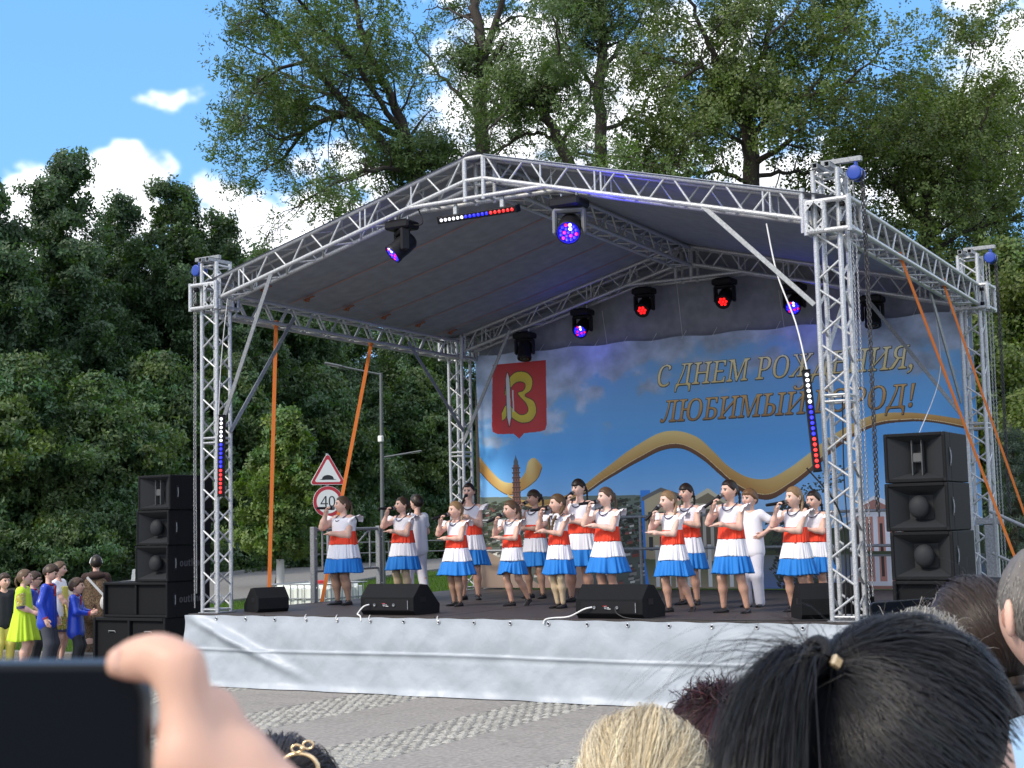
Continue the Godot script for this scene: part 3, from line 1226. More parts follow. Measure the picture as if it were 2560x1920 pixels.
func build_banner() -> void:
	var w := int((7.96 - BX) * BS)
	var h := int((BY - 0.88) * BS)
	print_im = Image.create_empty(w, h, false, Image.FORMAT_RGB8)
	var f := FastNoiseLite.new()
	f.noise_type = FastNoiseLite.TYPE_SIMPLEX_SMOOTH
	f.frequency = 0.006
	f.fractal_octaves = 5
	f.seed = 21
	for y in h:
		var t := y / float(h)
		var blue := Color(0.50, 0.70, 0.88).lerp(Color(0.33, 0.67, 0.96), clampf(t * 2.0, 0, 1)).lerp(Color(0.70, 0.84, 0.98), clampf((t - 0.45) * 3.2, 0, 0.75))
		print_im.fill_rect(Rect2i(0, y, w, 1), blue)
		# printed clouds along the top and down the crest side
		if t < 0.42:
			for x in w:
				var sx := x / float(w)
				var reach := 0.20 + 0.16 * maxf(0, 1.0 - sx * 3.0) + 0.05 * sin(sx * 9.0)
				var d := f.get_noise_2d(x, y * 1.5) * 1.2 + (reach + 0.03 - t) * 5.0
				var c := smoothstep(0.0, 0.75, d)
				if c > 0.01:
					var g := 0.72 + 0.22 * f.get_noise_2d(x * 1.7 + 400, y * 2.0) + 0.12 * (1.0 - sx)
					print_im.set_pixel(x, y, blue.lerp(Color(g * 0.88, g * 0.92, g * 1.02), c * 0.8))
	var r := RandomNumberGenerator.new()
	r.seed = 9
	# town seen from the air
	bpoly([[0.2, 2.28], [3.15, 2.23], [3.15, 0.85], [0.2, 0.85]], Color(0.42, 0.48, 0.44), Color(0.32, 0.35, 0.33))
	for k in 900:
		var x := r.randf_range(0.28, 3.1)
		var y := r.randf_range(1.5, 2.2)
		var s := r.randf_range(0.02, 0.1)
		var g := r.randf_range(0.12, 0.36)
		bpoly([[x, y], [x + s, y + s * 0.2], [x + s * 1.2, y - s * 0.3], [x + s * 0.1, y - s * 0.4]], Color(g * 0.85, g, g * 0.72))
	for k in 420:
		var x := r.randf_range(0.3, 3.1)
		var y := 0.95 + pow(r.randf(), 0.8) * 1.15
		var s := r.randf_range(0.015, 0.055) * (2.3 - y * 0.75)
		var g := r.randf_range(0.5, 0.88)
		var c := Color(g, g, g * 0.97) if r.randf() < 0.7 else Color(g * 0.8, g * 0.45, g * 0.38)
		bpoly([[x, y], [x + s * 1.5, y + s * 0.3], [x + s * 1.5, y - s * 0.4], [x, y - s * 0.6]], c)
		bpoly([[x, y + s * 0.5], [x + s * 1.5, y + s * 0.8], [x + s * 1.5, y + s * 0.3], [x, y]], Color(0.3, 0.28, 0.28))
	bpoly([[0.2, 1.55], [0.55, 1.38], [1.5, 0.85], [0.2, 0.85]], Color(0.62, 0.56, 0.5), Color(0.55, 0.48, 0.44))
	bpoly([[1.3, 0.85], [1.5, 1.2], [2.2, 1.25], [2.3, 0.85]], Color(0.70, 0.58, 0.52), Color(0.66, 0.55, 0.5))
	# blue divider, then the mansion
	bpoly([[3.08, 2.3], [3.24, 2.3], [3.30, 0.85], [3.12, 0.85]], Color(0.20, 0.55, 0.92), Color(0.22, 0.5, 0.86))
	bpoly([[4.5, 1.9], [4.75, 1.9], [4.75, 0.85], [4.5, 0.85]], Color(0.30, 0.58, 0.92), Color(0.24, 0.48, 0.84))
	bpoly([[3.24, 2.18], [4.5, 2.12], [4.5, 0.85], [3.3, 0.85]], Color(0.36, 0.4, 0.3), Color(0.45, 0.43, 0.36))
	bpoly([[3.14, 2.2], [3.42, 2.30], [3.74, 2.2], [3.74, 1.25], [3.14, 1.25]], Color(0.78, 0.72, 0.58), Color(0.70, 0.64, 0.52))
	bpoly([[3.1, 2.2], [3.42, 2.33], [3.76, 2.22], [3.76, 2.17], [3.42, 2.27], [3.1, 2.14]], Color(0.42, 0.42, 0.4))
	for k in 6:
		var x := 3.2 + (k % 3) * 0.18
		var y := 1.98 - (k / 3) * 0.36
		bpoly([[x, y], [x + 0.07, y], [x + 0.07, y - 0.2], [x, y - 0.2]], Color(0.2, 0.21, 0.22))
	bpoly([[3.78, 2.1], [4.16, 2.3], [4.5, 2.06], [4.5, 1.98], [3.78, 2.02]], Color(0.86, 0.82, 0.70), Color(0.80, 0.76, 0.64))
	bpoly([[3.86, 2.09], [4.16, 2.23], [4.42, 2.06]], Color(0.5, 0.46, 0.36))
	bpoly([[3.78, 2.0], [4.5, 1.98], [4.5, 1.25], [3.78, 1.25]], Color(0.36, 0.33, 0.27))
	for k in 6:
		var x := 3.82 + k * 0.12
		bpoly([[x, 2.0], [x + 0.05, 2.0], [x + 0.05, 1.25], [x, 1.25]], Color(0.78, 0.76, 0.7), Color(0.66, 0.64, 0.6))
	bpoly([[3.12, 1.3], [4.6, 1.25], [4.6, 0.85], [3.2, 0.85]], Color(0.33, 0.38, 0.24), Color(0.62, 0.56, 0.47))
	# white monument letters in front of it
	var wc := Color(0.82, 0.83, 0.82)
	for k in 4:
		var x := 3.3 + k * 0.32
		bpoly([[x, 1.5], [x + 0.06, 1.5], [x + 0.06, 0.9], [x, 0.9]], wc)
		bpoly([[x + 0.18, 1.5], [x + 0.24, 1.5], [x + 0.24, 0.9], [x + 0.18, 0.9]], wc)
		bpoly([[x, 1.24 + 0.1 * (k % 2)], [x + 0.24, 1.30 - 0.1 * (k % 2)], [x + 0.24, 1.22 - 0.1 * (k % 2)], [x, 1.16 + 0.1 * (k % 2)]], wc)
	# lake side with trees and the white pavilion, mirrored in the water
	bpoly([[4.62, 1.7], [7.96, 1.7], [7.96, 1.34], [4.62, 1.34]], Color(0.2, 0.26, 0.16), Color(0.25, 0.3, 0.2))
	bpoly([[4.62, 1.34], [7.96, 1.34], [7.96, 0.85], [4.62, 0.85]], Color(0.42, 0.45, 0.45), Color(0.32, 0.42, 0.62))
	for s in [1, -1]:
		var m := func(y: float) -> float: return y if s > 0 else 1.34 - (y - 1.34) * 0.72
		var dim := 1.0 if s > 0 else 0.85
		bpoly([[6.2, m.call(1.38)], [6.2, m.call(1.86)], [7.6, m.call(1.86)], [7.6, m.call(1.38)]], Color(0.80, 0.56, 0.50) * dim)
		bpoly([[6.1, m.call(1.84)], [6.55, m.call(2.12)], [7.0, m.call(1.95)], [7.6, m.call(1.95)], [7.6, m.call(1.84)]], Color(0.90, 0.91, 0.94) * dim)
		bpoly([[6.26, m.call(1.92)], [6.55, m.call(2.07)], [6.84, m.call(1.92)]], Color(0.66, 0.47, 0.42) * dim)
		for k in 9:
			var x := 6.2 + k * 0.16
			bpoly([[x, m.call(1.38)], [x, m.call(1.86)], [x + 0.065, m.call(1.86)], [x + 0.065, m.call(1.38)]], Color(0.93, 0.94, 0.98) * dim)
			bpoly([[x + 0.09, m.call(1.38)], [x + 0.09, m.call(1.75)], [x + 0.13, m.call(1.75)], [x + 0.13, m.call(1.38)]], Color(0.25, 0.2, 0.2) * dim)
		for k in 700:
			var t := r.randf()
			var cx := 5.35 + 0.5 * (r.randf() + r.randf() - 1.0) + 0.15
			var cy := 1.38 + r.randf() * 0.85 * (1.0 - absf(cx - 5.45) * 1.1)
			var q := r.randf_range(0.015, 0.05)
			var g := r.randf_range(0.06, 0.26)
			bpoly([[cx, m.call(cy)], [cx + q, m.call(cy + q * 0.5)], [cx + q, m.call(cy - q * 0.5)], [cx - q * 0.3, m.call(cy - q)]], Color(g * 0.8, g, g * 0.7))
	for k in 160:   # leafy twig reaching up to the ribbon
		var t := r.randf()
		var cx := 5.4 + t * 0.7 + r.randf_range(-0.06, 0.06)
		var cy := 2.05 + t * 0.4 + r.randf_range(-0.12, 0.12)
		var q := r.randf_range(0.012, 0.03)
		bpoly([[cx, cy], [cx + q, cy + q * 0.6], [cx + q * 1.6, cy], [cx + q, cy - q * 0.6]], Color(0.12, 0.17, 0.13))
	# gold ribbon
	var g0 := Color(0.93, 0.84, 0.56)
	var g1 := Color(0.68, 0.47, 0.19)
	var top := smooth_line([[0.2, 3.05], [0.45, 2.76], [0.7, 2.53], [0.95, 2.49], [1.13, 2.62], [1.2, 2.8], [1.32, 2.85], [1.44, 2.74]])
	var bot := smooth_line([[0.2, 2.8], [0.42, 2.57], [0.62, 2.4], [0.84, 2.3], [1.05, 2.35], [1.25, 2.45], [1.38, 2.55], [1.45, 2.7]])
	band(top, bot, g0, g1)
	stroke(bot, 2.0, Color(0.30, 0.19, 0.08))
	top = smooth_line([[0.8, 2.32], [1.2, 2.2], [1.89, 2.28], [2.45, 2.59], [2.92, 2.89], [3.38, 3.11], [3.7, 3.14], [4.01, 3.04], [4.25, 2.83], [4.49, 2.59], [4.78, 2.43], [5.08, 2.4], [5.38, 2.53], [5.61, 2.68], [6.08, 2.99], [6.59, 3.2], [7.02, 3.21], [7.44, 3.15], [8.0, 3.02]])
	bot = smooth_line([[0.85, 2.26], [1.3, 2.08], [2.03, 2.22], [2.58, 2.49], [3.11, 2.74], [3.5, 2.88], [3.82, 2.87], [4.12, 2.69], [4.36, 2.48], [4.6, 2.28], [4.89, 2.14], [5.12, 2.12], [5.42, 2.28], [5.72, 2.49], [6.13, 2.82], [6.58, 3.04], [7.02, 3.09], [7.44, 3.05], [8.0, 2.9]])
	band(top, bot, g0, g1)
	var mid := PackedVector2Array()
	for i in mini(top.size(), bot.size()):
		mid.append(top[i].lerp(bot[i], 0.74))
	band(mid, bot, Color(0.45, 0.27, 0.12), Color(0.36, 0.21, 0.1))
	stroke(mid, 1.6, Color(0.93, 0.86, 0.66))
	stroke(bot, 1.6, Color(0.27, 0.17, 0.08))
	# brick tower
	bpoly([[0.93, 2.76], [1.03, 2.76], [1.05, 2.3], [1.09, 1.75], [0.87, 1.75], [0.91, 2.3]], Color(0.42, 0.28, 0.24), Color(0.55, 0.35, 0.28))
	for k in 9:
		var y := 2.72 - k * 0.075
		bpoly([[0.905, y], [1.055, y], [1.055, y - 0.018], [0.905, y - 0.018]], Color(0.26, 0.17, 0.15))
		for q in 3:
			bpoly([[0.93 + q * 0.045, y - 0.025], [0.945 + q * 0.045, y - 0.025], [0.945 + q * 0.045, y - 0.06], [0.93 + q * 0.045, y - 0.06]], Color(0.2, 0.14, 0.13))
	bpoly([[0.94, 2.76], [0.94, 2.81], [0.965, 2.86], [0.98, 2.92], [0.995, 2.86], [1.02, 2.81], [1.02, 2.76]], Color(0.3, 0.34, 0.38))
	# crest: red shield, silver needle, yellow ribbon letter
	bpoly([[0.60, 4.34], [1.56, 4.34], [1.55, 3.36], [1.52, 3.27], [1.43, 3.25], [1.14, 3.24], [1.05, 3.16], [0.95, 3.24], [0.66, 3.25], [0.57, 3.29], [0.56, 3.38]], Color(0.68, 0.10, 0.13), Color(0.70, 0.09, 0.12))
	var ye := Color(0.80, 0.72, 0.18)
	var dk := Color(0.15, 0.12, 0.06)
	var outer := smooth_line([[0.80, 3.86], [0.84, 4.05], [1.0, 4.19], [1.2, 4.18], [1.31, 4.06], [1.28, 3.9], [1.17, 3.82], [1.33, 3.72], [1.37, 3.55], [1.27, 3.42], [1.1, 3.40], [0.95, 3.47], [0.86, 3.55], [0.8, 3.48], [0.74, 3.45]], 12)
	var inner := smooth_line([[0.86, 3.80], [0.92, 3.95], [1.02, 4.03], [1.13, 4.03], [1.18, 3.98], [1.14, 3.90], [1.04, 3.86], [1.18, 3.70], [1.22, 3.60], [1.18, 3.54], [1.08, 3.53], [0.98, 3.60], [0.88, 3.70], [0.8, 3.68], [0.74, 3.58]], 12)
	for i in outer.size() - 1:
		poly_fill(PackedVector2Array([outer[i], outer[i + 1], inner[i + 1], inner[i]]), ye, ye.darkened(0.12))
	stroke(outer, 2.6, dk)
	stroke(inner, 2.6, dk)
	bpoly([[0.86, 4.2], [0.895, 4.1], [0.91, 3.5], [0.875, 3.36], [0.84, 3.5], [0.83, 4.1]], Color(0.74, 0.75, 0.78))
	stroke(smooth_line([[0.86, 4.21], [0.9, 4.1], [0.915, 3.5], [0.875, 3.35], [0.835, 3.5], [0.825, 4.1], [0.86, 4.21]], 4), 2.2, dk)
	bpoly([[0.94, 3.92], [0.965, 3.92], [0.97, 3.58], [0.945, 3.58]], Color(0.74, 0.75, 0.78))
	# lettering
	letters("С ДНЕМ РОЖДЕНИЯ,", 3.38, 7.24, 3.80, 0.31, Color(0.98, 0.95, 0.76), Color(0.90, 0.82, 0.55), Color(0.14, 0.13, 0.10))
	letters("ЛЮБИМЫЙ ГОРОД!", 3.44, 7.22, 3.28, 0.31, Color(0.86, 0.70, 0.44), Color(0.66, 0.50, 0.29), Color(0.13, 0.11, 0.09))
	var m := StandardMaterial3D.new()
	m.albedo_texture = ImageTexture.create_from_image(print_im)
	m.roughness = 0.5
	m.texture_repeat = false
	var t := thing("banner", "printed blue birthday banner with a red crest and gold ribbon", "banner", Vector3.ZERO)
	var rows := []
	for i in 41:
		var v := i / 40.0
		var row := PackedVector3Array()
		for j in 241:
			var u := j / 240.0
			var x := BX + u * (7.96 - BX)
			var y := BY - v * (BY - 0.88)
			var pleat := 0.010 * sin(x * 5.2 + v * 1.5) + 0.006 * sin(x * 13.0 + v * 3.0 + sin(x * 2.0)) + 0.018 * f.get_noise_2d(x * 60.0, y * 25.0)
			var pull := 0.02 * exp(-pow((x - 0.28) / 0.25, 2.0)) * sin(v * 9.0)
			row.append(Vector3(x + (0.045 * sin(PI * v) if j == 0 else 0.0), y + (0.014 * sin(x * 7.0) if i == 0 else 0.0) - 0.012 * u, -5.87 + pleat * (0.35 + v) + pull))
		rows.append(row)
	var bm := MB.new()
	bm.sheet(rows, false, true)
	part(t, "print", bm.mesh(), m)
	for k in 16:
		var x := BX + 0.2 + k * 0.48
		bar(t, "tie", Vector3(x, BY - 0.03, -5.865), Vector3(x + 0.02, BY + 0.10, -5.99), 0.004, M.cable_white)
	for x in [2.62, 3.85, 5.4, 6.7]:
		bar(t, "hanging_cord", Vector3(x, BY - 0.02, -5.87), Vector3(x - 0.03, 5.36 - absf(x - 4.05) * 0.2578, -5.79), 0.004, M.rope)


# ---------------------------------------------------------------- railings, straps, struts
func build_rails_and_straps() -> void:
	# back railing in front of the banner
	var t := thing("back_railing", "grey steel railing along the rear of the stage before the banner", "railing", Vector3(0, DECK, -5.6))
	for x in [1.55, 3.2, 4.85, 6.5, 7.6]:
		bar(t, "post", Vector3(x, 0, 0), Vector3(x, 1.06, 0), 0.02, M.galv)
	for y in [1.06, 0.6]:
		bar(t, "rail", Vector3(0.34, y, 0), Vector3(7.75, y, 0), 0.02, M.galv)
	# side railing
	t = thing("side_railing", "grey steel gate railing at the stage side over the white tank", "railing", Vector3(-0.07, DECK, 0))
	for z in [-2.23, -3.72]:
		var m := MB.new()
		m.cbox(Vector3(0, 0.45, z), Vector3(0.075, 1.14, 0.075), 0.006)
		var p := part(t, "post", m.mesh(), M.galv)
		for y in [0.2, 0.86]:
			var b := MB.new()
			b.lathe([[0, 0], [0.012, 0], [0.012, 0.012], [0, 0.012]], 8, Vector3(0.0375, y, z), Basis(Vector3.BACK, -PI / 2))
			part(p, "bolt", b.mesh(), M.steel)
	bar(t, "rail", Vector3(0, 0.98, -2.23), Vector3(0, 0.98, -3.72), 0.022, M.galv)
	bar(t, "rail", Vector3(0, 0.42, -2.26), Vector3(0, 0.42, -3.70), 0.018, M.galv)
	for z in [-2.42, -3.5]:
		bar(t, "upright", Vector3(0, 0.42, z), Vector3(0, 0.98, z), 0.014, M.galv)
	bar(t, "strut", Vector3(0, 0.98, -3.5), Vector3(0, 0.42, -2.7), 0.012, M.galv)
	# right side stair railing behind the speakers
	t = thing("stair_railing", "grey steel stair railing sloping down beside the rear tower", "railing", Vector3.ZERO)
	for p in [[8.4, -4.6], [9.9, -4.6]]:
		bar(t, "post", Vector3(p[0], 0, p[1]), Vector3(p[0], 1.85 if p[0] < 9 else 1.1, p[1]), 0.022, M.galv)
	bar(t, "rail", Vector3(8.35, 1.86, -4.6), Vector3(9.95, 1.06, -4.6), 0.022, M.galv)
	bar(t, "rail", Vector3(8.35, 1.36, -4.6), Vector3(9.95, 0.56, -4.6), 0.018, M.galv)
	var panel := MB.new()
	panel.cbox(Vector3(8.24, 1.25, -5.05), Vector3(0.12, 0.9, 0.12), 0.006)
	panel.cbox(Vector3(8.24, 1.74, -5.05), Vector3(0.3, 0.08, 0.14), 0.006)
	part(t, "end_post", panel.mesh(), M.galv)
	# orange straps
	strap(Vector3(0.12, 4.50, -1.26), Vector3(-0.13, 0.70, -1.36), 0.05, "upright orange ratchet strap from the eave down to the deck edge")
	strap(Vector3(0.12, 4.46, -3.34), Vector3(-0.13, 0.70, -2.42), 0.05, "slanting orange ratchet strap from the eave behind the road signs")
	strap(Vector3(SW + 0.2, 4.60, -2.2), Vector3(9.20, 0.02, -3.75), 0.032, "orange ratchet strap slanting from the bright eave past the horn speakers")
	strap(Vector3(SW + 0.2, 4.55, -3.95), Vector3(9.1, 0.02, -5.35), 0.03, "orange ratchet strap slanting from the bright eave in front of the spruce")
	# straps under the roof cloth with their ratchet buckles
	for k in 6:
		var z := -0.75 - k * 0.86
		var g := (0.06 - z) / (SD + 0.72)
		var pts := []
		for i in 13:
			var f := i / 12.0
			var x := lerpf(3.88, 0.06, f)
			pts.append(Vector3(x, 5.925 - absf(x - 4.05) * 0.2578 - 0.15 * g - 0.014 - 0.036 * sin(PI * (1.0 - f) * 0.99) * sin(PI * g), z))
		var s := thing("roof_strap", "orange lashing strap under the roof cloth, number %s from the front gable" % ["one", "two", "three", "four", "five", "six"][k], "strap", Vector3.ZERO, "lashing straps under the roof")
		var m := MB.new()
		var rows := []
		for o in [-0.007, 0.007]:
			var row := PackedVector3Array()
			for p in pts:
				row.append(p + Vector3(0, 0, o))
			rows.append(row)
		m.sheet(rows)
		part(s, "webbing", m.mesh(), M.orange)
		var b := MB.new()
		var bp0: Vector3 = pts[11] + Vector3(0.02, -0.03, 0)
		var bas := Basis(Vector3.BACK, 0.25)
		b.cbox(bp0, Vector3(0.16, 0.014, 0.045), 0.004, bas)
		b.cbox(bp0 + Vector3(-0.04, -0.02, 0), Vector3(0.08, 0.03, 0.04), 0.006, bas)
		b.tube([bp0 + Vector3(-0.05, -0.03, -0.045), bp0 + Vector3(-0.05, -0.03, 0.045)], 0.016, 8)
		part(s, "ratchet", b.mesh(), M.rust)
	# flat corner struts
	for q in [[Vector3(1.15, 4.92, 0.03), Vector3(0.25, 3.05, -0.03), "grey flat strut from the front gable to the tower beside the speakers"],
			[Vector3(0.27, 4.62, -1.45), Vector3(0.27, 3.05, -0.20), "grey flat strut from the shaded eave to the front tower"],
			[Vector3(0.27, 4.55, -4.05), Vector3(0.27, 3.30, -5.50), "dark flat strut from the shaded eave to the rear tower"],
			[Vector3(1.15, 4.80, -5.50), Vector3(0.27, 3.10, -5.47), "dark flat strut crossing the red crest"],
			[Vector3(6.75, 4.98, 0.03), Vector3(7.86, 3.86, -0.03), "pale flat strut from the front gable to the tower before the lettering"],
			[Vector3(SW - 0.04, 4.70, -1.6), Vector3(SW - 0.04, 3.35, -0.24), "pale flat strut from the bright eave behind the front tower"],
			[Vector3(SW - 0.04, 4.52, -4.25), Vector3(SW - 0.04, 3.25, -5.46), "dark flat strut from the bright eave to the rear tower"],
			[Vector3(6.7, 4.72, -5.50), Vector3(7.86, 3.10, -5.47), "dark flat strut slanting over the banner beside the lettering"]]:
		var s := thing("corner_strut", q[2], "strut", Vector3.ZERO, "corner struts")
		slab(s, "flat_bar", q[0], q[1], 0.05, 0.018, M.galv, Vector3(0.3, 0, 1) if absf(q[0].x - q[1].x) > 0.3 else Vector3(1, 0, 0.3))
	# pull ropes by the towers
	rope([Vector3(0.42, 4.68, 0.0), Vector3(0.33, 3.9, 0.02), Vector3(0.28, 3.0, 0.03)], 0.006, "thin pale cord hanging from the gable beside the corner tower", M.rope)
	rope([Vector3(7.4, 4.72, -0.05), Vector3(7.5, 4.2, -0.02), Vector3(7.68, 3.7, 0.02), Vector3(7.8, 3.2, 0.08)], 0.008, "white cable hanging from the gable to the upright light bar", M.cable_white)
	rope([Vector3(7.6, 4.62, -5.4), Vector3(7.85, 3.6, -4.6), Vector3(8.6, 2.58, -0.7)], 0.005, "thin cord falling from the rear gable to the topmost speaker", M.rope)


func strap(a: Vector3, b: Vector3, w: float, label: String) -> void:
	var s := thing("orange_strap", label, "strap", Vector3.ZERO, "orange ratchet straps")
	slab(s, "webbing", a, b, w, 0.006, M.orange, Vector3(0.75, 0, 1))
	var loop := MB.new()
	loop.cbox(a + Vector3(0, 0.03, 0), Vector3(0.065, 0.09, 0.06), 0.012)
	part(s, "loop", loop.mesh(), M.orange)
	var rt := MB.new()
	rt.cbox(a.lerp(b, 0.985), Vector3(0.05, 0.09, 0.05), 0.006)
	part(s, "hook", rt.mesh(), M.rust)


func rope(pts: Array, r: float, label: String, ma: Material) -> void:
	var t := thing("cable", label, "cable", Vector3.ZERO)
	var m := MB.new()
	var fine := []
	for i in pts.size() - 1:
		for k in 6:
			fine.append(pts[i].cubic_interpolate(pts[i + 1], pts[maxi(i - 1, 0)], pts[mini(i + 2, pts.size() - 1)], k / 6.0))
	fine.append(pts[-1])
	m.tube(fine, r, 6)
	part(t, "line", m.mesh(), ma)


# ---------------------------------------------------------------- lamps
var glow := {}


func glow_mat(c: Color, e: float) -> StandardMaterial3D:
	var key := "%s %.2f" % [c, e]
	if not glow.has(key):
		var m := StandardMaterial3D.new()
		m.albedo_color = Color(0.2, 0.2, 0.2)
		m.roughness = 0.2
		m.emission_enabled = true
		m.emission = c
		m.emission_energy_multiplier = e
		glow[key] = m
	return glow[key]


func moving_head(p: Vector3, aim: Vector3, s: float, kind: String, label: String) -> void:
	# p: underside of the carrying chord; the lamp hangs below it
	var t := thing("moving_head_lamp", label, "stage lamp", p, "moving head lamps")
	var m := MB.new()
	m.tube([Vector3(-0.08 * s, 0.02, 0), Vector3(-0.08 * s, -0.05 * s, 0)], 0.014, 6)
	m.tube([Vector3(0.08 * s, 0.02, 0), Vector3(0.08 * s, -0.05 * s, 0)], 0.014, 6)
	part(t, "clamp", m.mesh(), M.steel)
	m = MB.new()
	m.cbox(Vector3(0, -0.085 * s, 0), Vector3(0.32, 0.09, 0.24) * s, 0.02 * s)
	m.cbox(Vector3(0, -0.05 * s, 0.02 * s), Vector3(0.24, 0.05, 0.16) * s, 0.015 * s)
	part(t, "base", m.mesh(), M.black_plastic)
	# yoke turned so that the head can look along aim
	var flat_aim := Vector3(aim.x, 0, aim.z).normalized()
	var yb := Basis(flat_aim.cross(Vector3.UP) * -1.0, Vector3.UP, flat_aim)
	m = MB.new()
	m.cbox(yb * Vector3(0, -0.15 * s, 0), Vector3(0.30, 0.05, 0.12) * s, 0.02 * s, yb)
	for k in [-1.0, 1.0]:
		m.cbox(yb * Vector3(0.135 * s * k, -0.26 * s, 0), Vector3(0.045, 0.24, 0.11) * s, 0.018 * s, yb)
	part(t, "yoke", m.mesh(), M.yoke if kind == "bright" else M.black_plastic)
	var hc := Vector3(0, -0.31 * s, 0)
	var d := aim.normalized()
	var x := d.cross(Vector3.UP).normalized()
	var hb := Basis(x, d, x.cross(d))
	m = MB.new()
	m.lathe([[0.0, -0.16 * s], [0.07 * s, -0.155 * s], [0.10 * s, -0.12 * s], [0.108 * s, -0.02 * s], [0.105 * s, 0.1 * s], [0.112 * s, 0.11 * s], [0.112 * s, 0.15 * s], [0.098 * s, 0.15 * s], [0.095 * s, 0.135 * s], [0.0, 0.135 * s]], 24, hc, hb)
	var hd := part(t, "head", m.mesh(), M.black_plastic)
	if kind == "dark":
		m = MB.new()
		m.lathe([[0.0, 0.137 * s], [0.09 * s, 0.137 * s], [0.07 * s, 0.148 * s], [0.0, 0.152 * s]], 20, hc, hb)
		part(hd, "lens", m.mesh(), M.lens)
		return
	# lenses laid out in rings
	var spots := [Vector2.ZERO]
	for k in 6:
		spots.append(Vector2.from_angle(TAU * k / 6.0) * 0.038)
	for k in 12:
		spots.append(Vector2.from_angle(TAU * (k + 0.5) / 12.0) * 0.074)
	if kind == "red":
		spots = spots.slice(0, 7)
	var one := MB.new()
	var lr := 0.017 * s if kind != "red" else 0.02 * s
	one.lathe([[0.0, 0.0], [lr, 0.0], [lr * 0.8, lr * 0.5], [0.0, lr * 0.7]], 10)
	var lm := one.mesh()
	for i in spots.size():
		var q: Vector2 = spots[i] * s * (1.0 if kind != "red" else 1.25)
		var c := Color(0.12, 0.1, 1.0)
		var en := 1.6
		if kind == "red":
			c = Color(1.0, 0.08, 0.08)
			en = 1.3
		elif i % 4 == 1:
			c = Color(0.9, 0.08, 0.2)
			en = 0.9
		elif i % 7 == 3:
			c = Color(0.75, 0.75, 1.0)
			en = 2.2
		var o := part(hd, "led_lens", lm, glow_mat(c, en))
		o.transform = Transform3D(hb, hc + hb * Vector3(q.x, 0.137 * s, q.y))
	if kind == "red":
		return
	var l := OmniLight3D.new()
	l.name = "beam"
	l.light_color = Color(0.1, 0.08, 1.0)
	l.light_energy = 0.35 if kind == "bright" else 0.05
	l.light_size = 0.09 * s
	l.omni_range = 12.0
	l.omni_attenuation = 2.0
	l.shadow_enabled = true
	t.add_child(l)
	l.position = hc + d * (0.22 * s)


func light_bar(a: Vector3, b: Vector3, face: Vector3, label: String, white_first: bool, brackets: bool) -> void:
	var t := thing("light_bar", label, "light bar", a, "LED light bars")
	var d := b - a
	var y := d.normalized()
	var z := (face - y * face.dot(y)).normalized()
	var x := y.cross(z)
	var bas := Basis(x, y, z)
	var m := MB.new()
	m.cbox(d * 0.5, Vector3(0.075, d.length(), 0.09), 0.008, bas)
	part(t, "housing", m.mesh(), M.black_plastic)
	for e in [0.0, 1.0]:
		m = MB.new()
		m.cbox(d * e, Vector3(0.082, 0.012, 0.098), 0.004, bas)
		part(t, "end_cap", m.mesh(), M.black_box)
	var led := MB.new()
	led.lathe([[0.0, 0.0], [0.019, 0.0], [0.016, 0.008], [0.0, 0.013]], 12)
	var lm := led.mesh()
	var ring := MB.new()
	var rp := []
	for k in 13:
		rp.append(Vector3(0.023 * cos(TAU * k / 12.0), 0.001, 0.023 * sin(TAU * k / 12.0)))
	ring.tube(rp, 0.003, 5, false)
	var rm := ring.mesh()
	var n := 18
	for i in n:
		var f := (i + 0.9) / (n + 0.8)
		var c := Color(0.95, 0.96, 1.0)
		var en := 1.0
		if i >= 12:
			c = Color(1.0, 0.16, 0.15)
			en = 0.95
		elif i >= 6:
			c = Color(0.12, 0.14, 1.0)
			en = 1.1
		var o := part(t, "led", lm, glow_mat(c, en))
		o.transform = Transform3D(Basis(x, z, -y), d * f + z * 0.046)
		var rg := part(o, "bezel", rm, M.black_box)
	if brackets:
		for f in [0.2, 0.8]:
			var p: Vector3 = d * f
			m = MB.new()
			m.cbox(p - z * 0.02 + Vector3(0, 0.08, 0), Vector3(0.05, 0.10, 0.05), 0.006)
			m.tube([p + Vector3(0, 0.11, -0.02), p + Vector3(0, 0.16, -0.02)], 0.02, 8)
			part(t, "clamp", m.mesh(), M.alu)
	else:
		for f in [0.12, 0.9]:
			var p: Vector3 = d * f
			m = MB.new()
			m.cbox(p - z * 0.07, Vector3(0.05, 0.05, 0.1), 0.006)
			part(t, "clamp", m.mesh(), M.galv)


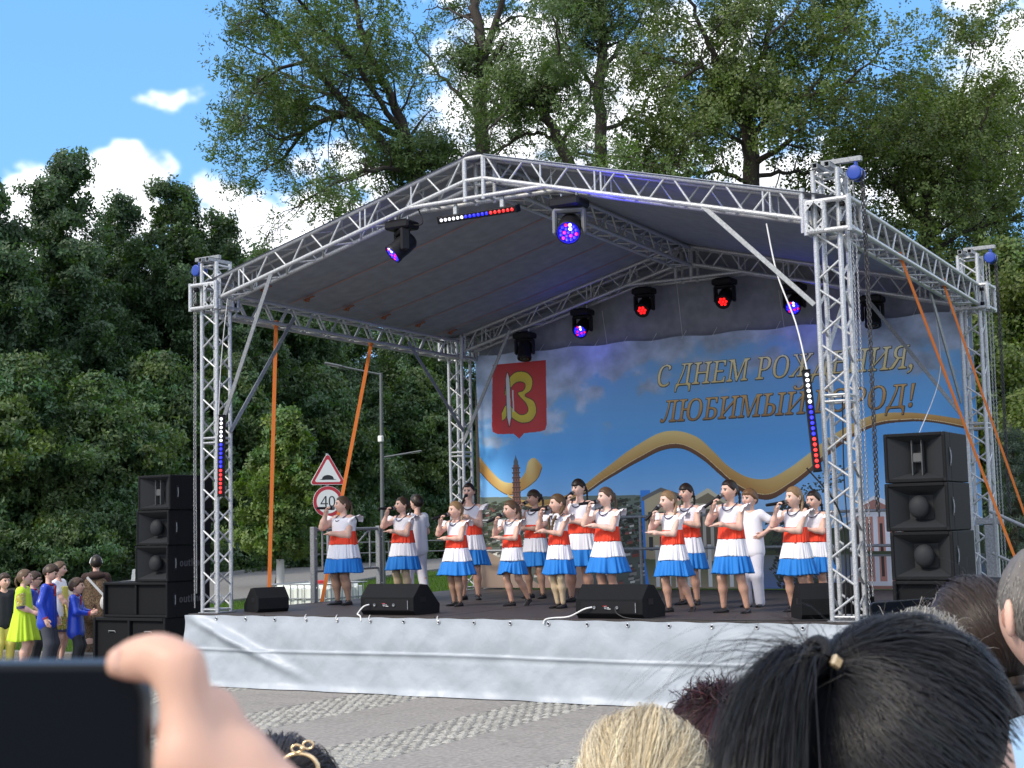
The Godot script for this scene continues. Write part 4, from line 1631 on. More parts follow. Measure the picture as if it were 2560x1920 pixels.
func build_lights() -> void:
	M.yoke = mat(0.16, 0.165, 0.18, 0.4)
	M.lens = mat(0.01, 0.01, 0.012, 0.08)
	moving_head(Vector3(2.98, 5.36, -0.10), Vector3(-0.45, -0.62, 0.55), 1.05, "spot", "black moving head lamp on the front gable turned aside")
	moving_head(Vector3(5.17, 5.33, -0.10), Vector3(0.35, -0.55, 0.85), 1.15, "bright", "moving head lamp with grey yoke glowing bright blue")
	var lamps := [[1.33, "dark", "unlit black lamp above the red crest"], [2.34, "spot", "blue and red lamp between the unlit lamp and the red ones"], [3.37, "red", "red lamp beside the ridge, next to the blue and red lamp"], [4.63, "red", "red lamp beside the ridge, over the lettering"], [5.65, "spot", "blue lamp over the lettering beside the tower cable"], [6.73, "dark", "unlit black lamp behind the front tower with the light bar"]]
	for l in lamps:
		var y: float = 4.545 + (0.935 / 3.63) * minf(absf(l[0] - 0.3), absf(7.8 - l[0]))
		if l[0] > 3.2 and l[0] < 4.9:
			y = 5.285
		moving_head(Vector3(l[0], y - 0.02, -SD - 0.1), Vector3(0.1, -0.6, 0.9) if l[1] != "dark" else Vector3(0.1, -0.95, 0.3), 0.98, l[1], l[2] + " on the rear gable")
	light_bar(Vector3(3.56, 5.25, -0.02), Vector3(4.58, 5.25, -0.02), Vector3(0.25, -0.35, 1), "level light bar under the front gable apex", true, true)
	light_bar(Vector3(0.38, 3.24, 0.06), Vector3(0.36, 2.26, 0.06), Vector3(0.55, 0, 1), "upright light bar on the tower beside the waiting children's speakers", true, false)
	light_bar(Vector3(7.79, 3.22, 0.10), Vector3(7.86, 2.26, 0.10), Vector3(0.45, 0, 1), "upright light bar on the tower in front of the lettering", true, false)
	# lamp cables
	rope([Vector3(3.1, 5.27, -0.1), Vector3(3.3, 5.25, -0.05), Vector3(3.25, 5.42, -0.05), Vector3(3.2, 5.5, -0.05)], 0.008, "black lamp cable looped beside the turned lamp", M.cable_black)
	rope([Vector3(7.72, 2.3, 0.0), Vector3(7.98, 1.9, -0.1), Vector3(8.02, 1.4, -0.12), Vector3(8.0, 0.87, -0.1)], 0.009, "black cable running down inside the tower in front of the lettering", M.cable_black)
	rope([Vector3(8.07, 3.0, -0.1), Vector3(8.03, 2.2, -0.16), Vector3(8.06, 1.5, -0.12), Vector3(8.05, 0.87, -0.14)], 0.007, "second black cable inside the lettering tower", M.cable_black)


# ---------------------------------------------------------------- loudspeakers and monitors
func horn_box(p: Vector3, s: Vector3, kind: String, label: String, side_text: bool, badge := "") -> void:
	# p: front lower left corner seen from the audience; the box runs back along -z
	var t := thing("horn_speaker", label, "loudspeaker", p, "horn loudspeakers")
	var m := MB.new()
	var fr := 0.035
	var dep := 0.16
	# shell: side, top, bottom and back panels round the horn mouth
	m.cbox(Vector3(s.x / 2, s.y / 2, -(s.z + dep) / 2), Vector3(s.x, s.y, s.z - dep), 0.008)
	m.cbox(Vector3(fr / 2, s.y / 2, -dep / 2), Vector3(fr, s.y, dep + 0.01), 0.008)
	m.cbox(Vector3(s.x - fr / 2, s.y / 2, -dep / 2), Vector3(fr, s.y, dep + 0.01), 0.008)
	m.cbox(Vector3(s.x / 2, fr / 2, -dep / 2), Vector3(s.x - fr * 1.9, fr, dep + 0.008), 0.008)
	m.cbox(Vector3(s.x / 2, s.y - fr / 2, -dep / 2), Vector3(s.x - fr * 1.9, fr, dep + 0.008), 0.008)
	part(t, "cabinet", m.mesh(), M.black_box)
	if kind == "grille":
		# wide bass bin: two grille fields with a post between
		for k in 2:
			m = MB.new()
			var w := (s.x - 3 * fr) / 2
			m.cbox(Vector3(fr + w / 2 + k * (w + fr), s.y / 2, -0.05), Vector3(w, s.y - 2 * fr, 0.01), 0.003)
			part(t, "grille", m.mesh(), M.grille)
		m = MB.new()
		m.cbox(Vector3(s.x / 2, s.y / 2, -0.03), Vector3(fr, s.y - 2 * fr, 0.04), 0.006)
		part(t, "centre_post", m.mesh(), M.black_box)
	else:
		# flared horn walls
		m = MB.new()
		var a := [Vector3(fr, fr, -0.005), Vector3(s.x - fr, fr, -0.005), Vector3(s.x - fr, s.y - fr, -0.005), Vector3(fr, s.y - fr, -0.005)]
		var c := Vector3(s.x / 2, s.y / 2, -dep + 0.01)
		var hw := 0.11 if kind == "ball" else 0.05
		var hh := 0.11 if kind == "ball" else 0.13
		var b := [c + Vector3(-hw, -hh, 0), c + Vector3(hw, -hh, 0), c + Vector3(hw, hh, 0), c + Vector3(-hw, hh, 0)]
		for k in 4:
			var k2 := (k + 1) % 4
			m.quad(a[k], a[k2], b[k2], b[k])
		m.quad(b[0], b[1], b[2], b[3])
		part(t, "horn", m.mesh(), M.horn)
		if kind == "ball":
			m = MB.new()
			m.ball(c + Vector3(0, 0, 0.075), Vector3(0.095, 0.105, 0.07), Basis.IDENTITY, 24, 14)
			part(t, "phase_plug", m.mesh(), M.horn)
		else:
			for k in [-1.0, 1.0]:
				m = MB.new()
				m.cbox(c + Vector3(0.045 * k, 0, 0.05), Vector3(0.012, s.y * 0.72, 0.07), 0.004)
				part(t, "horn_vane", m.mesh(), M.vane)
			m = MB.new()
			m.cbox(c + Vector3(0, 0.0, 0.045), Vector3(0.10, 0.09, 0.06), 0.01)
			part(t, "horn_bridge", m.mesh(), M.vane)
	# side handle recess with a steel grip
	m = MB.new()
	m.cbox(Vector3(s.x + 0.001, s.y * 0.5, -0.13), Vector3(0.008, 0.17, 0.05), 0.003)
	var rec := part(t, "handle_recess", m.mesh(), M.black_plastic)
	m = MB.new()
	m.tube([Vector3(s.x + 0.006, s.y * 0.5 - 0.06, -0.13), Vector3(s.x + 0.012, s.y * 0.5, -0.13), Vector3(s.x + 0.006, s.y * 0.5 + 0.06, -0.13)], 0.007, 6)
	part(rec, "grip", m.mesh(), M.galv)
	if badge:
		var tm := TextMesh.new()
		var f := SystemFont.new()
		f.font_names = PackedStringArray(["Droid Sans"])
		f.font_weight = 700
		tm.font = f
		tm.text = badge
		tm.font_size = 48
		tm.pixel_size = 0.0026
		tm.depth = 0.003
		tm.curve_step = 2.0
		var o := part(t, "badge", tm, M.badge)
		o.transform = Transform3D(Basis(Vector3.UP, PI / 2), Vector3(s.x + 0.002, s.y * 0.5, -0.42))
	for k in 4:
		m = MB.new()
		m.cbox(Vector3(s.x - 0.02 if k % 2 else 0.02, s.y - 0.02 if k > 1 else 0.02, 0.004), Vector3(0.03, 0.03, 0.006), 0.002)
		part(t, "corner_plate", m.mesh(), M.black_plastic)


func sub_box(p: Vector3, s: Vector3, label: String) -> void:
	var t := thing("bass_speaker", label, "loudspeaker", p, "bass loudspeakers")
	var m := MB.new()
	m.cbox(Vector3(s.x / 2, s.y / 2, -s.z / 2 - 0.04), Vector3(s.x, s.y, s.z - 0.08), 0.01)
	for k in 3:
		m.cbox(Vector3(0.02 + k * (s.x - 0.04) / 2, s.y / 2, -0.04), Vector3(0.04, s.y, 0.085), 0.006)
	for k in 2:
		m.cbox(Vector3(s.x / 2, 0.02 + k * (s.y - 0.04), -0.04), Vector3(s.x - 0.09, 0.04, 0.083), 0.006)
	part(t, "cabinet", m.mesh(), M.black_box)
	for k in 2:
		m = MB.new()
		m.cbox(Vector3(s.x * (0.25 + 0.5 * k), s.y / 2, -0.045), Vector3(s.x / 2 - 0.07, s.y - 0.09, 0.012), 0.004)
		var g := part(t, "front_panel", m.mesh(), M.grille)
		m = MB.new()
		var c := Vector3(s.x * (0.25 + 0.5 * k), s.y * 0.76, -0.03)
		m.tube([c + Vector3(-0.06, -0.012, 0), c + Vector3(-0.055, 0.01, 0.012), c + Vector3(0.055, 0.01, 0.012), c + Vector3(0.06, -0.012, 0)], 0.006, 6)
		part(g, "handle", m.mesh(), M.galv)


func wedge(p: Vector3, turn: float, w: float, label: String, back: bool) -> void:
	# floor monitor: sloped face looks along local -z; audience side shows its back panel
	var t := thing("floor_monitor", label, "floor monitor", p, "floor monitors", turn)
	var prof := [Vector2(-0.26, 0.0), Vector2(0.22, 0.0), Vector2(0.27, 0.05), Vector2(0.27, 0.20), Vector2(0.12, 0.345), Vector2(-0.02, 0.33), Vector2(-0.27, 0.10)]
	var m := MB.new()
	var n := prof.size()
	for i in n:
		var a: Vector2 = prof[i]
		var b: Vector2 = prof[(i + 1) % n]
		m.quad(Vector3(-w / 2, a.y, a.x), Vector3(-w / 2, b.y, b.x), Vector3(w / 2, b.y, b.x), Vector3(w / 2, a.y, a.x))
	for s in [-1.0, 1.0]:
		var ps := PackedVector2Array()
		for q in prof:
			ps.append(q)
		var tr := Geometry2D.triangulate_polygon(ps)
		for i in range(0, tr.size(), 3):
			var a: Vector2 = ps[tr[i]]
			var b: Vector2 = ps[tr[i + 1]]
			var c: Vector2 = ps[tr[i + 2]]
			m.flat_tri(Vector3(s * w / 2, a.y, a.x), Vector3(s * w / 2, b.y, b.x), Vector3(s * w / 2, c.y, c.x))
	part(t, "cabinet", m.mesh(), M.black_box)
	# grille on the slope that faces the singers
	m = MB.new()
	var sl := Vector3(0, 0.23, -0.25).normalized()
	m.cbox(Vector3(0, 0.222, -0.152), Vector3(w - 0.05, 0.31, 0.012), 0.004, Basis(Vector3.RIGHT, Vector3(0, 0.677, 0.736), Vector3(0, 0.736, -0.677) * -1.0).orthonormalized())
	part(t, "grille", m.mesh(), M.grille)
	# side pole socket and handle pocket
	for s in [-1.0, 1.0]:
		m = MB.new()
		m.cbox(Vector3(s * (w / 2 + 0.001), 0.17, 0.08), Vector3(0.006, 0.06, 0.12), 0.002)
		part(t, "handle_pocket", m.mesh(), M.black_plastic)
	if back:
		m = MB.new()
		m.cbox(Vector3(0, 0.115, 0.272), Vector3(w - 0.12, 0.12, 0.008), 0.003)
		var pn := part(t, "connector_panel", m.mesh(), M.black_plastic)
		for k in 3:
			m = MB.new()
			m.lathe([[0.0, 0.0], [0.016, 0.0], [0.016, 0.012], [0.010, 0.012], [0.009, 0.004], [0.0, 0.004]], 12, Vector3(-0.16 + 0.13 * k, 0.115, 0.276), Basis(Vector3.RIGHT, PI / 2))
			part(pn, "socket", m.mesh(), M.galv)
		for k in 3:
			m = MB.new()
			m.cbox(Vector3(-0.04 + 0.02 * k, 0.13 - 0.014 * k, 0.2775), Vector3(0.05, 0.006, 0.003), 0.001)
			part(pn, "printed_line", m.mesh(), M.cable_white if k else M.red_plastic)
		m = MB.new()
		m.cbox(Vector3(w / 2 - 0.075, 0.115, 0.278), Vector3(0.008, 0.10, 0.004), 0.001)
		part(pn, "edge_strip", m.mesh(), M.galv)


func build_speakers() -> void:
	M.vane = mat(0.07, 0.072, 0.075, 0.5)
	M.badge = mat(0.06, 0.062, 0.066, 0.5)
	# stack beside the waiting children
	horn_box(Vector3(-1.40, 2.13, -0.3), Vector3(0.57, 0.445, 0.78), "slot", "horn speaker with two upright vanes atop the stack by the waiting children", false)
	horn_box(Vector3(-1.43, 1.68, -0.3), Vector3(0.575, 0.445, 0.78), "ball", "round-plug horn speaker under the vaned one by the waiting children", false)
	horn_box(Vector3(-1.45, 1.215, -0.3), Vector3(0.58, 0.46, 0.78), "ball", "badged round-plug horn speaker on the wide bin by the waiting children", true, "outline")
	horn_box(Vector3(-2.03, 0.76, -0.3), Vector3(1.15, 0.45, 0.78), "grille", "wide two-grille speaker under the horns by the waiting children", true, "outline")
	sub_box(Vector3(-2.19, 0.002, -0.28), Vector3(1.29, 0.755, 0.8), "tall double bass speaker on the ground by the waiting children")
	# stack beside the rear tower and spruce
	horn_box(Vector3(8.47, 2.125, 0.0), Vector3(0.57, 0.455, 0.78), "slot", "horn speaker with two upright vanes atop the stack before the banner", false)
	horn_box(Vector3(8.46, 1.68, 0.0), Vector3(0.585, 0.44, 0.78), "ball", "round-plug horn speaker under the vaned one before the banner", false)
	horn_box(Vector3(8.49, 1.235, 0.0), Vector3(0.575, 0.44, 0.78), "ball", "round-plug horn speaker on the wide bin before the banner", true)
	horn_box(Vector3(8.49, 0.78, 0.0), Vector3(1.15, 0.45, 0.78), "grille", "wide two-grille speaker behind the brown-haired spectator", false)
	sub_box(Vector3(8.45, 0.002, 0.02), Vector3(1.29, 0.775, 0.8), "tall double bass speaker on the ground behind the spectators")
	# small grey bucket on the bass bins
	var bk := thing("grey_tub", "small upturned grey tub standing on the wide speaker", "tub", Vector3(-1.72, 1.21, -0.62))
	var m := MB.new()
	m.lathe([[0.0, 0.0], [0.10, 0.0], [0.10, 0.015], [0.092, 0.02], [0.075, 0.15], [0.065, 0.16], [0.0, 0.16]], 20)
	part(bk, "shell", m.mesh(), M.galv)
	# floor monitors
	wedge(Vector3(0.62, DECK, -0.45), 1.1, 0.46, "compact black floor monitor by the corner tower", false)
	get_node("floor_monitor").scale = Vector3.ONE * 0.86
	wedge(Vector3(2.72, DECK, -0.32), 0.02, 0.72, "black floor monitor with a white cable beside the sturdy girl", true)
	wedge(Vector3(5.58, DECK, -0.22), 0.0, 0.76, "black floor monitor with printed connector panel near the stage middle", true)
	wedge(Vector3(7.72, DECK, -0.55), 0.55, 0.70, "black floor monitor behind the tower with the light bar", false)
	rope([Vector3(2.50, 0.97, -0.02), Vector3(2.46, 0.95, 0.03), Vector3(2.40, 0.875, 0.06), Vector3(2.44, 0.862, 0.10), Vector3(2.50, 0.85, 0.145), Vector3(2.52, 0.80, 0.16)], 0.009, "short white cable hanging from a floor monitor over the stage edge", M.cable_white)
	rope([Vector3(5.40, 0.97, 0.07), Vector3(5.32, 0.95, 0.10), Vector3(5.15, 0.875, 0.11), Vector3(4.98, 0.86, 0.13), Vector3(4.9, 0.845, 0.165), Vector3(4.88, 0.80, 0.175)], 0.009, "longer white cable running from the middle monitor to the skirt", M.cable_white)
	rope([Vector3(5.66, 0.965, 0.07), Vector3(5.72, 0.90, 0.11), Vector3(5.9, 0.858, 0.1), Vector3(6.5, 0.858, 0.05), Vector3(7.3, 0.858, 0.04), Vector3(7.85, 0.858, -0.12)], 0.007, "thin black cable lying along the stage front edge", M.cable_black)


# ---------------------------------------------------------------- street furniture behind the stage
func build_street() -> void:
	# white tank in a wire cage
	var t := thing("tank_container", "white plastic liquid tank in a wire cage beside the stage", "tank", Vector3(-3.0, 0, -5.7))
	var m := MB.new()
	m.cbox(Vector3(0.6, 0.07, 0.5), Vector3(1.2, 0.12, 1.0), 0.01)
	part(t, "pallet", m.mesh(), M.galv)
	m = MB.new()
	m.cbox(Vector3(0.6, 0.55, 0.5), Vector3(1.14, 0.84, 0.94), 0.07)
	for k in 5:
		m.cbox(Vector3(0.15 + k * 0.225, 0.55, 0.975), Vector3(0.16, 0.76, 0.03), 0.014)
	for k in 4:
		m.cbox(Vector3(1.175, 0.55, 0.15 + k * 0.23), Vector3(0.03, 0.76, 0.16), 0.014)
	part(t, "tank", m.mesh(), M.ibc)
	for y in [0.16, 0.36, 0.56, 0.76, 0.98]:
		for e in [[Vector3(0, y, 1.01), Vector3(1.21, y, 1.01)], [Vector3(1.21, y, 1.01), Vector3(1.21, y, -0.01)], [Vector3(1.21, y, -0.01), Vector3(0, y, -0.01)], [Vector3(0, y, -0.01), Vector3(0, y, 1.01)]]:
			bar(t, "cage_ring", e[0], e[1], 0.011, M.galv)
	for k in 9:
		bar(t, "cage_upright", Vector3(0.05 + k * 0.14, 0.13, 1.012), Vector3(0.05 + k * 0.14, 0.985, 1.012), 0.008, M.galv)
	for k in 7:
		bar(t, "cage_upright", Vector3(1.212, 0.13, 0.08 + k * 0.14), Vector3(1.212, 0.985, 0.08 + k * 0.14), 0.008, M.galv)
	m = MB.new()
	m.lathe([[0.0, 0.0], [0.12, 0.0], [0.12, 0.05], [0.10, 0.06], [0.0, 0.06]], 20, Vector3(0.62, 0.965, 0.5))
	part(t, "red_lid", m.mesh(), M.red_plastic)
	# road signs on a post
	var sp := Vector3(-6.34, 0, -10.49)
	t = thing("road_sign", "speed bump warning triangle above a round 40 limit sign on one post", "road sign", sp, "", 0.95)
	bar(t, "post", Vector3(0, 0, -0.03), Vector3(0, 3.42, -0.03), 0.03, M.galv, true)
	sign_triangle(t)
	sign_round(t)
	# lamp post with two arms
	t = thing("street_lamp", "grey street lamp post with a long and a short arm", "street lamp", Vector3(-15.1, 0, -24.35), "", 0.0)
	m = MB.new()
	m.tube([Vector3(0, 0, 0), Vector3(0, 1.2, 0), Vector3(0.0, 1.25, 0), Vector3(0.03, 6.85, 0)], [0.085, 0.085, 0.07, 0.05], 12)
	part(t, "pole", m.mesh(), M.lamp_grey)
	m = MB.new()
	m.cbox(Vector3(0.03, 4.72, 0.06), Vector3(0.16, 0.2, 0.14), 0.02)
	part(t, "junction_box", m.mesh(), M.white_paint)
	for q in [[Vector3(0.03, 6.8, 0), Vector3(-0.95, 7.07, 0.8), 1.0], [Vector3(0, 4.12, 0), Vector3(0.75, 4.25, -0.5), 0.75]]:
		bar(t, "arm", q[0], q[1], 0.032, M.lamp_grey)
		var d: Vector3 = (q[1] - q[0]).normalized()
		m = MB.new()
		var x := d.cross(Vector3.UP).normalized()
		m.cbox(q[1] + d * 0.25 * q[2], Vector3(0.26, 0.6, 0.08) * q[2], 0.03, Basis(x, d, x.cross(d)))
		var hd := part(t, "lamp_head", m.mesh(), M.lamp_grey)
		m = MB.new()
		m.cbox(q[1] + d * 0.27 * q[2] + Vector3(0, -0.04 * q[2], 0), Vector3(0.18, 0.38, 0.02) * q[2], 0.006, Basis(x, d, x.cross(d)))
		part(hd, "glass", m.mesh(), M.white_paint)
	# far pedestrian fence glimpsed under the trees
	t = thing("park_fence", "low grey tube fence beyond the grass behind the stage", "fence", Vector3(-30.5, 0, -40.0), "", 0.9)
	for k in 6:
		bar(t, "post", Vector3(k * 1.8, 0, 0), Vector3(k * 1.8, 1.3, 0), 0.04, M.lamp_grey)
	for y in [1.25, 0.75]:
		bar(t, "rail", Vector3(-0.1, y, 0), Vector3(9.1, y, 0), 0.03, M.lamp_grey)


func tri_plate(h: float, r: float) -> PackedVector2Array:   # rounded triangle, apex up, centred on its middle
	var out := PackedVector2Array()
	var cs := [Vector2(0, h * 0.62), Vector2(-h * 0.577, -h * 0.38), Vector2(h * 0.577, -h * 0.38)]
	for i in 3:
		var c: Vector2 = cs[i]
		var inw := -c.normalized() * r * 2.0
		for k in 7:
			var a: float = [PI / 2, PI * 7 / 6, -PI / 6][i] + (k - 3) * (TAU / 3.0 / 6.0)
			out.append(c + inw + Vector2(cos(a), sin(a)) * r)
	return out


func plate(parent: Node3D, called: String, pts: PackedVector2Array, y: float, z: float, th: float, ma: Material) -> MeshInstance3D:
	var m := MB.new()
	var t := Geometry2D.triangulate_polygon(pts)
	for i in range(0, t.size(), 3):
		m.flat_tri(Vector3(pts[t[i]].x, pts[t[i]].y + y, z), Vector3(pts[t[i + 1]].x, pts[t[i + 1]].y + y, z), Vector3(pts[t[i + 2]].x, pts[t[i + 2]].y + y, z))
		m.flat_tri(Vector3(pts[t[i]].x, pts[t[i]].y + y, z - th), Vector3(pts[t[i + 2]].x, pts[t[i + 2]].y + y, z - th), Vector3(pts[t[i + 1]].x, pts[t[i + 1]].y + y, z - th))
	for i in pts.size():
		var a := pts[i]
		var b := pts[(i + 1) % pts.size()]
		m.quad(Vector3(a.x, a.y + y, z - th), Vector3(b.x, b.y + y, z - th), Vector3(b.x, b.y + y, z), Vector3(a.x, a.y + y, z))
	return part(parent, called, m.mesh(), ma)


func sign_triangle(t: Node3D) -> void:
	var y := 3.02
	var s := plate(t, "warning_sign", tri_plate(0.68, 0.05), y, 0.012, 0.012, M.white_paint)
	plate(s, "red_border", tri_plate(0.655, 0.045), y, 0.0135, 0.001, M.sign_red)
	plate(s, "white_field", tri_plate(0.50, 0.03), y - 0.01, 0.015, 0.001, M.white_paint)
	var hump := PackedVector2Array()
	hump.append(Vector2(-0.19, -0.15))
	for k in 13:
		var u := -1.0 + k / 6.0
		hump.append(Vector2(u * 0.13, -0.135 + 0.085 * sqrt(maxf(0.0, 1.0 - u * u))))
	hump.append(Vector2(0.19, -0.15))
	hump.reverse()
	plate(s, "hump_symbol", hump, y, 0.0165, 0.001, M.sign_black)


func sign_round(t: Node3D) -> void:
	var y := 2.42
	var ring := func(r: float) -> PackedVector2Array:
		var p := PackedVector2Array()
		for k in 40:
			p.append(Vector2(cos(TAU * k / 40.0), sin(TAU * k / 40.0)) * r)
		return p
	var s := plate(t, "speed_limit_sign", ring.call(0.32), y, 0.012, 0.012, M.white_paint)
	plate(s, "red_border", ring.call(0.315), y, 0.0135, 0.001, M.sign_red)
	plate(s, "white_field", ring.call(0.245), y, 0.015, 0.001, M.white_paint)
	var tm := TextMesh.new()
	var f := SystemFont.new()
	f.font_names = PackedStringArray(["Droid Sans"])
	tm.font = f
	tm.text = "40"
	tm.font_size = 64
	tm.pixel_size = 0.0047
	tm.depth = 0.002
	var o := part(s, "number", tm, M.sign_black)
	o.position = Vector3(0, y, 0.0165)


# ---------------------------------------------------------------- trees
var sprigs := {}
var leaves := 0


func leaf_sprig(key: String, n: int, len: float, leaf: float, width: float, droop: float, sd: int) -> ArrayMesh:
	# a twig with n real leaves, each a folded pair of faces
	var r := RandomNumberGenerator.new()
	r.seed = sd
	var m := MB.new()
	for i in n:
		var f := (i + 0.4) / n
		var o := Vector3((r.randf() - 0.5) * len * 0.5, f * len - droop * f * f * len, (r.randf() - 0.5) * len * 0.5)
		var a := r.randf() * TAU
		var d := Vector3(cos(a), r.randf_range(-0.5, 0.7) - droop * 0.5, sin(a)).normalized()
		var s := d.cross(Vector3(r.randf() - 0.5, 1, r.randf() - 0.5)).normalized()
		var up := s.cross(d)
		var l := leaf * r.randf_range(0.7, 1.15)
		var w := width * r.randf_range(0.8, 1.15)
		m.col = Color(1, 1, 1) * r.randf_range(0.72, 1.2)
		m.col.a = 1.0
		var p0 := o
		var p1 := o + d * l * 0.5 + s * w * 0.5 + up * w * 0.12
		var p2 := o + d * l
		var p3 := o + d * l * 0.5 - s * w * 0.5 + up * w * 0.12
		m.flat_tri(p0, p1, p2)
		m.flat_tri(p0, p2, p3)
	sprigs[key] = m.mesh()
	return sprigs[key]


func noise_vec(r: RandomNumberGenerator) -> Vector3:
	return Vector3(r.randf() * 2 - 1, r.randf() * 2 - 1, r.randf() * 2 - 1)


func crown_node(t: Node3D, buf: PackedFloat32Array, mesh: ArrayMesh) -> void:
	var mm := MultiMesh.new()
	mm.transform_format = MultiMesh.TRANSFORM_3D
	mm.use_colors = true
	mm.mesh = mesh
	mm.instance_count = buf.size() / 16
	mm.buffer = buf
	var g := MultiMeshInstance3D.new()
	g.name = "crown"
	g.set_meta("kind", "stuff")
	g.multimesh = mm
	g.material_override = M.leaf
	t.add_child(g, true)


func rand_basis(r: RandomNumberGenerator, up: Vector3, s: float) -> Basis:
	var y := (up + noise_vec(r) * 0.7).normalized()
	var x := y.cross(noise_vec(r)).normalized()
	return Basis(x * s, y * s, x.cross(y) * s)


# bushy tree: crown made of many leaf clumps hung on real limbs inside an uneven envelope
func bushy_tree(label: String, at: Vector3, h: float, rad: float, clear: float, peak: float, clumps: int, per: int, tone: Color, mesh: ArrayMesh, sd: int, group := "park trees behind the stage", called := "park_tree") -> void:
	var r := RandomNumberGenerator.new()
	r.seed = sd
	var t := thing(called, label, "tree" if called != "shrub" else "shrub", at, group)
	var m := MB.new()
	var tp := []
	var tr := []
	var lean := Vector3(r.randf_range(-0.04, 0.04), 0, r.randf_range(-0.04, 0.04))
	for i in 8:
		var f := i / 7.0
		tp.append(Vector3(lean.x * h * f + 0.12 * sin(f * 7 + sd), h * 0.93 * f, lean.z * h * f))
		tr.append(lerpf(0.016 * h + 0.03, 0.015, pow(f, 0.8)))
	m.tube(tp, tr, 8)
	var buf := PackedFloat32Array()
	var f3 := FastNoiseLite.new()
	f3.seed = sd
	f3.frequency = 0.9
	for k in clumps:
		var f := pow((k + r.randf()) / clumps, 0.85)
		var a := r.randf() * TAU
		# envelope: round below, drawn to a point above, broken by noise
		var env := rad * pow(sin(PI * clampf(0.12 + 0.88 * pow(f, 0.85), 0, 1)), 0.65) * lerpf(1.0, 1.0 - f, peak)
		env *= 0.66 + 0.85 * f3.get_noise_3d(cos(a) * 1.7, f * 4.5, sin(a) * 1.7) + 0.42 * r.randf()
		var q := sqrt(r.randf_range(0.18, 1.0))
		var y := lerpf(clear * h, h * 0.98, f)
		var c := Vector3(cos(a) * env * q, y, sin(a) * env * q) + lean * y
		if k % 4 == 0:
			var b := tp[0].lerp(tp[7], clampf((y - env * q * 0.55) / (h * 0.93), 0.05, 0.97)) as Vector3
			m.tube([b, b.lerp(c, 0.55) + Vector3(0, 0.1 * env, 0), c], [0.012 * h * (1 - f) * 0.5 + 0.02, 0.018, 0.006], 4, false)
		var cs := (rad * r.randf_range(0.12, 0.25) + 0.16) * lerpf(1.0, 0.62, f)
		var bright := r.randf_range(0.78, 1.2)
		var hue := r.randf_range(-0.18, 0.22)
		for j in per:
			var o := noise_vec(r)
			if o.length_squared() > 1.0:
				o = o.normalized() * r.randf()
			var p := c + o * cs * Vector3(1.25, 0.7, 1.25)
			var b2 := bright * r.randf_range(0.75, 1.25)
			push_instance(buf, Transform3D(rand_basis(r, o * Vector3(1, 0.3, 1) + Vector3(0, -0.1, 0), r.randf_range(0.75, 1.3) * clampf(rad / 3.2, 0.75, 1.5)), p), Color(tone.r * b2 * (1 + hue), tone.g * b2, tone.b * b2 * (1 - hue)))
	leaves += buf.size() / 16
	part(t, "trunk", m.mesh(), M.bark)
	crown_node(t, buf, mesh)


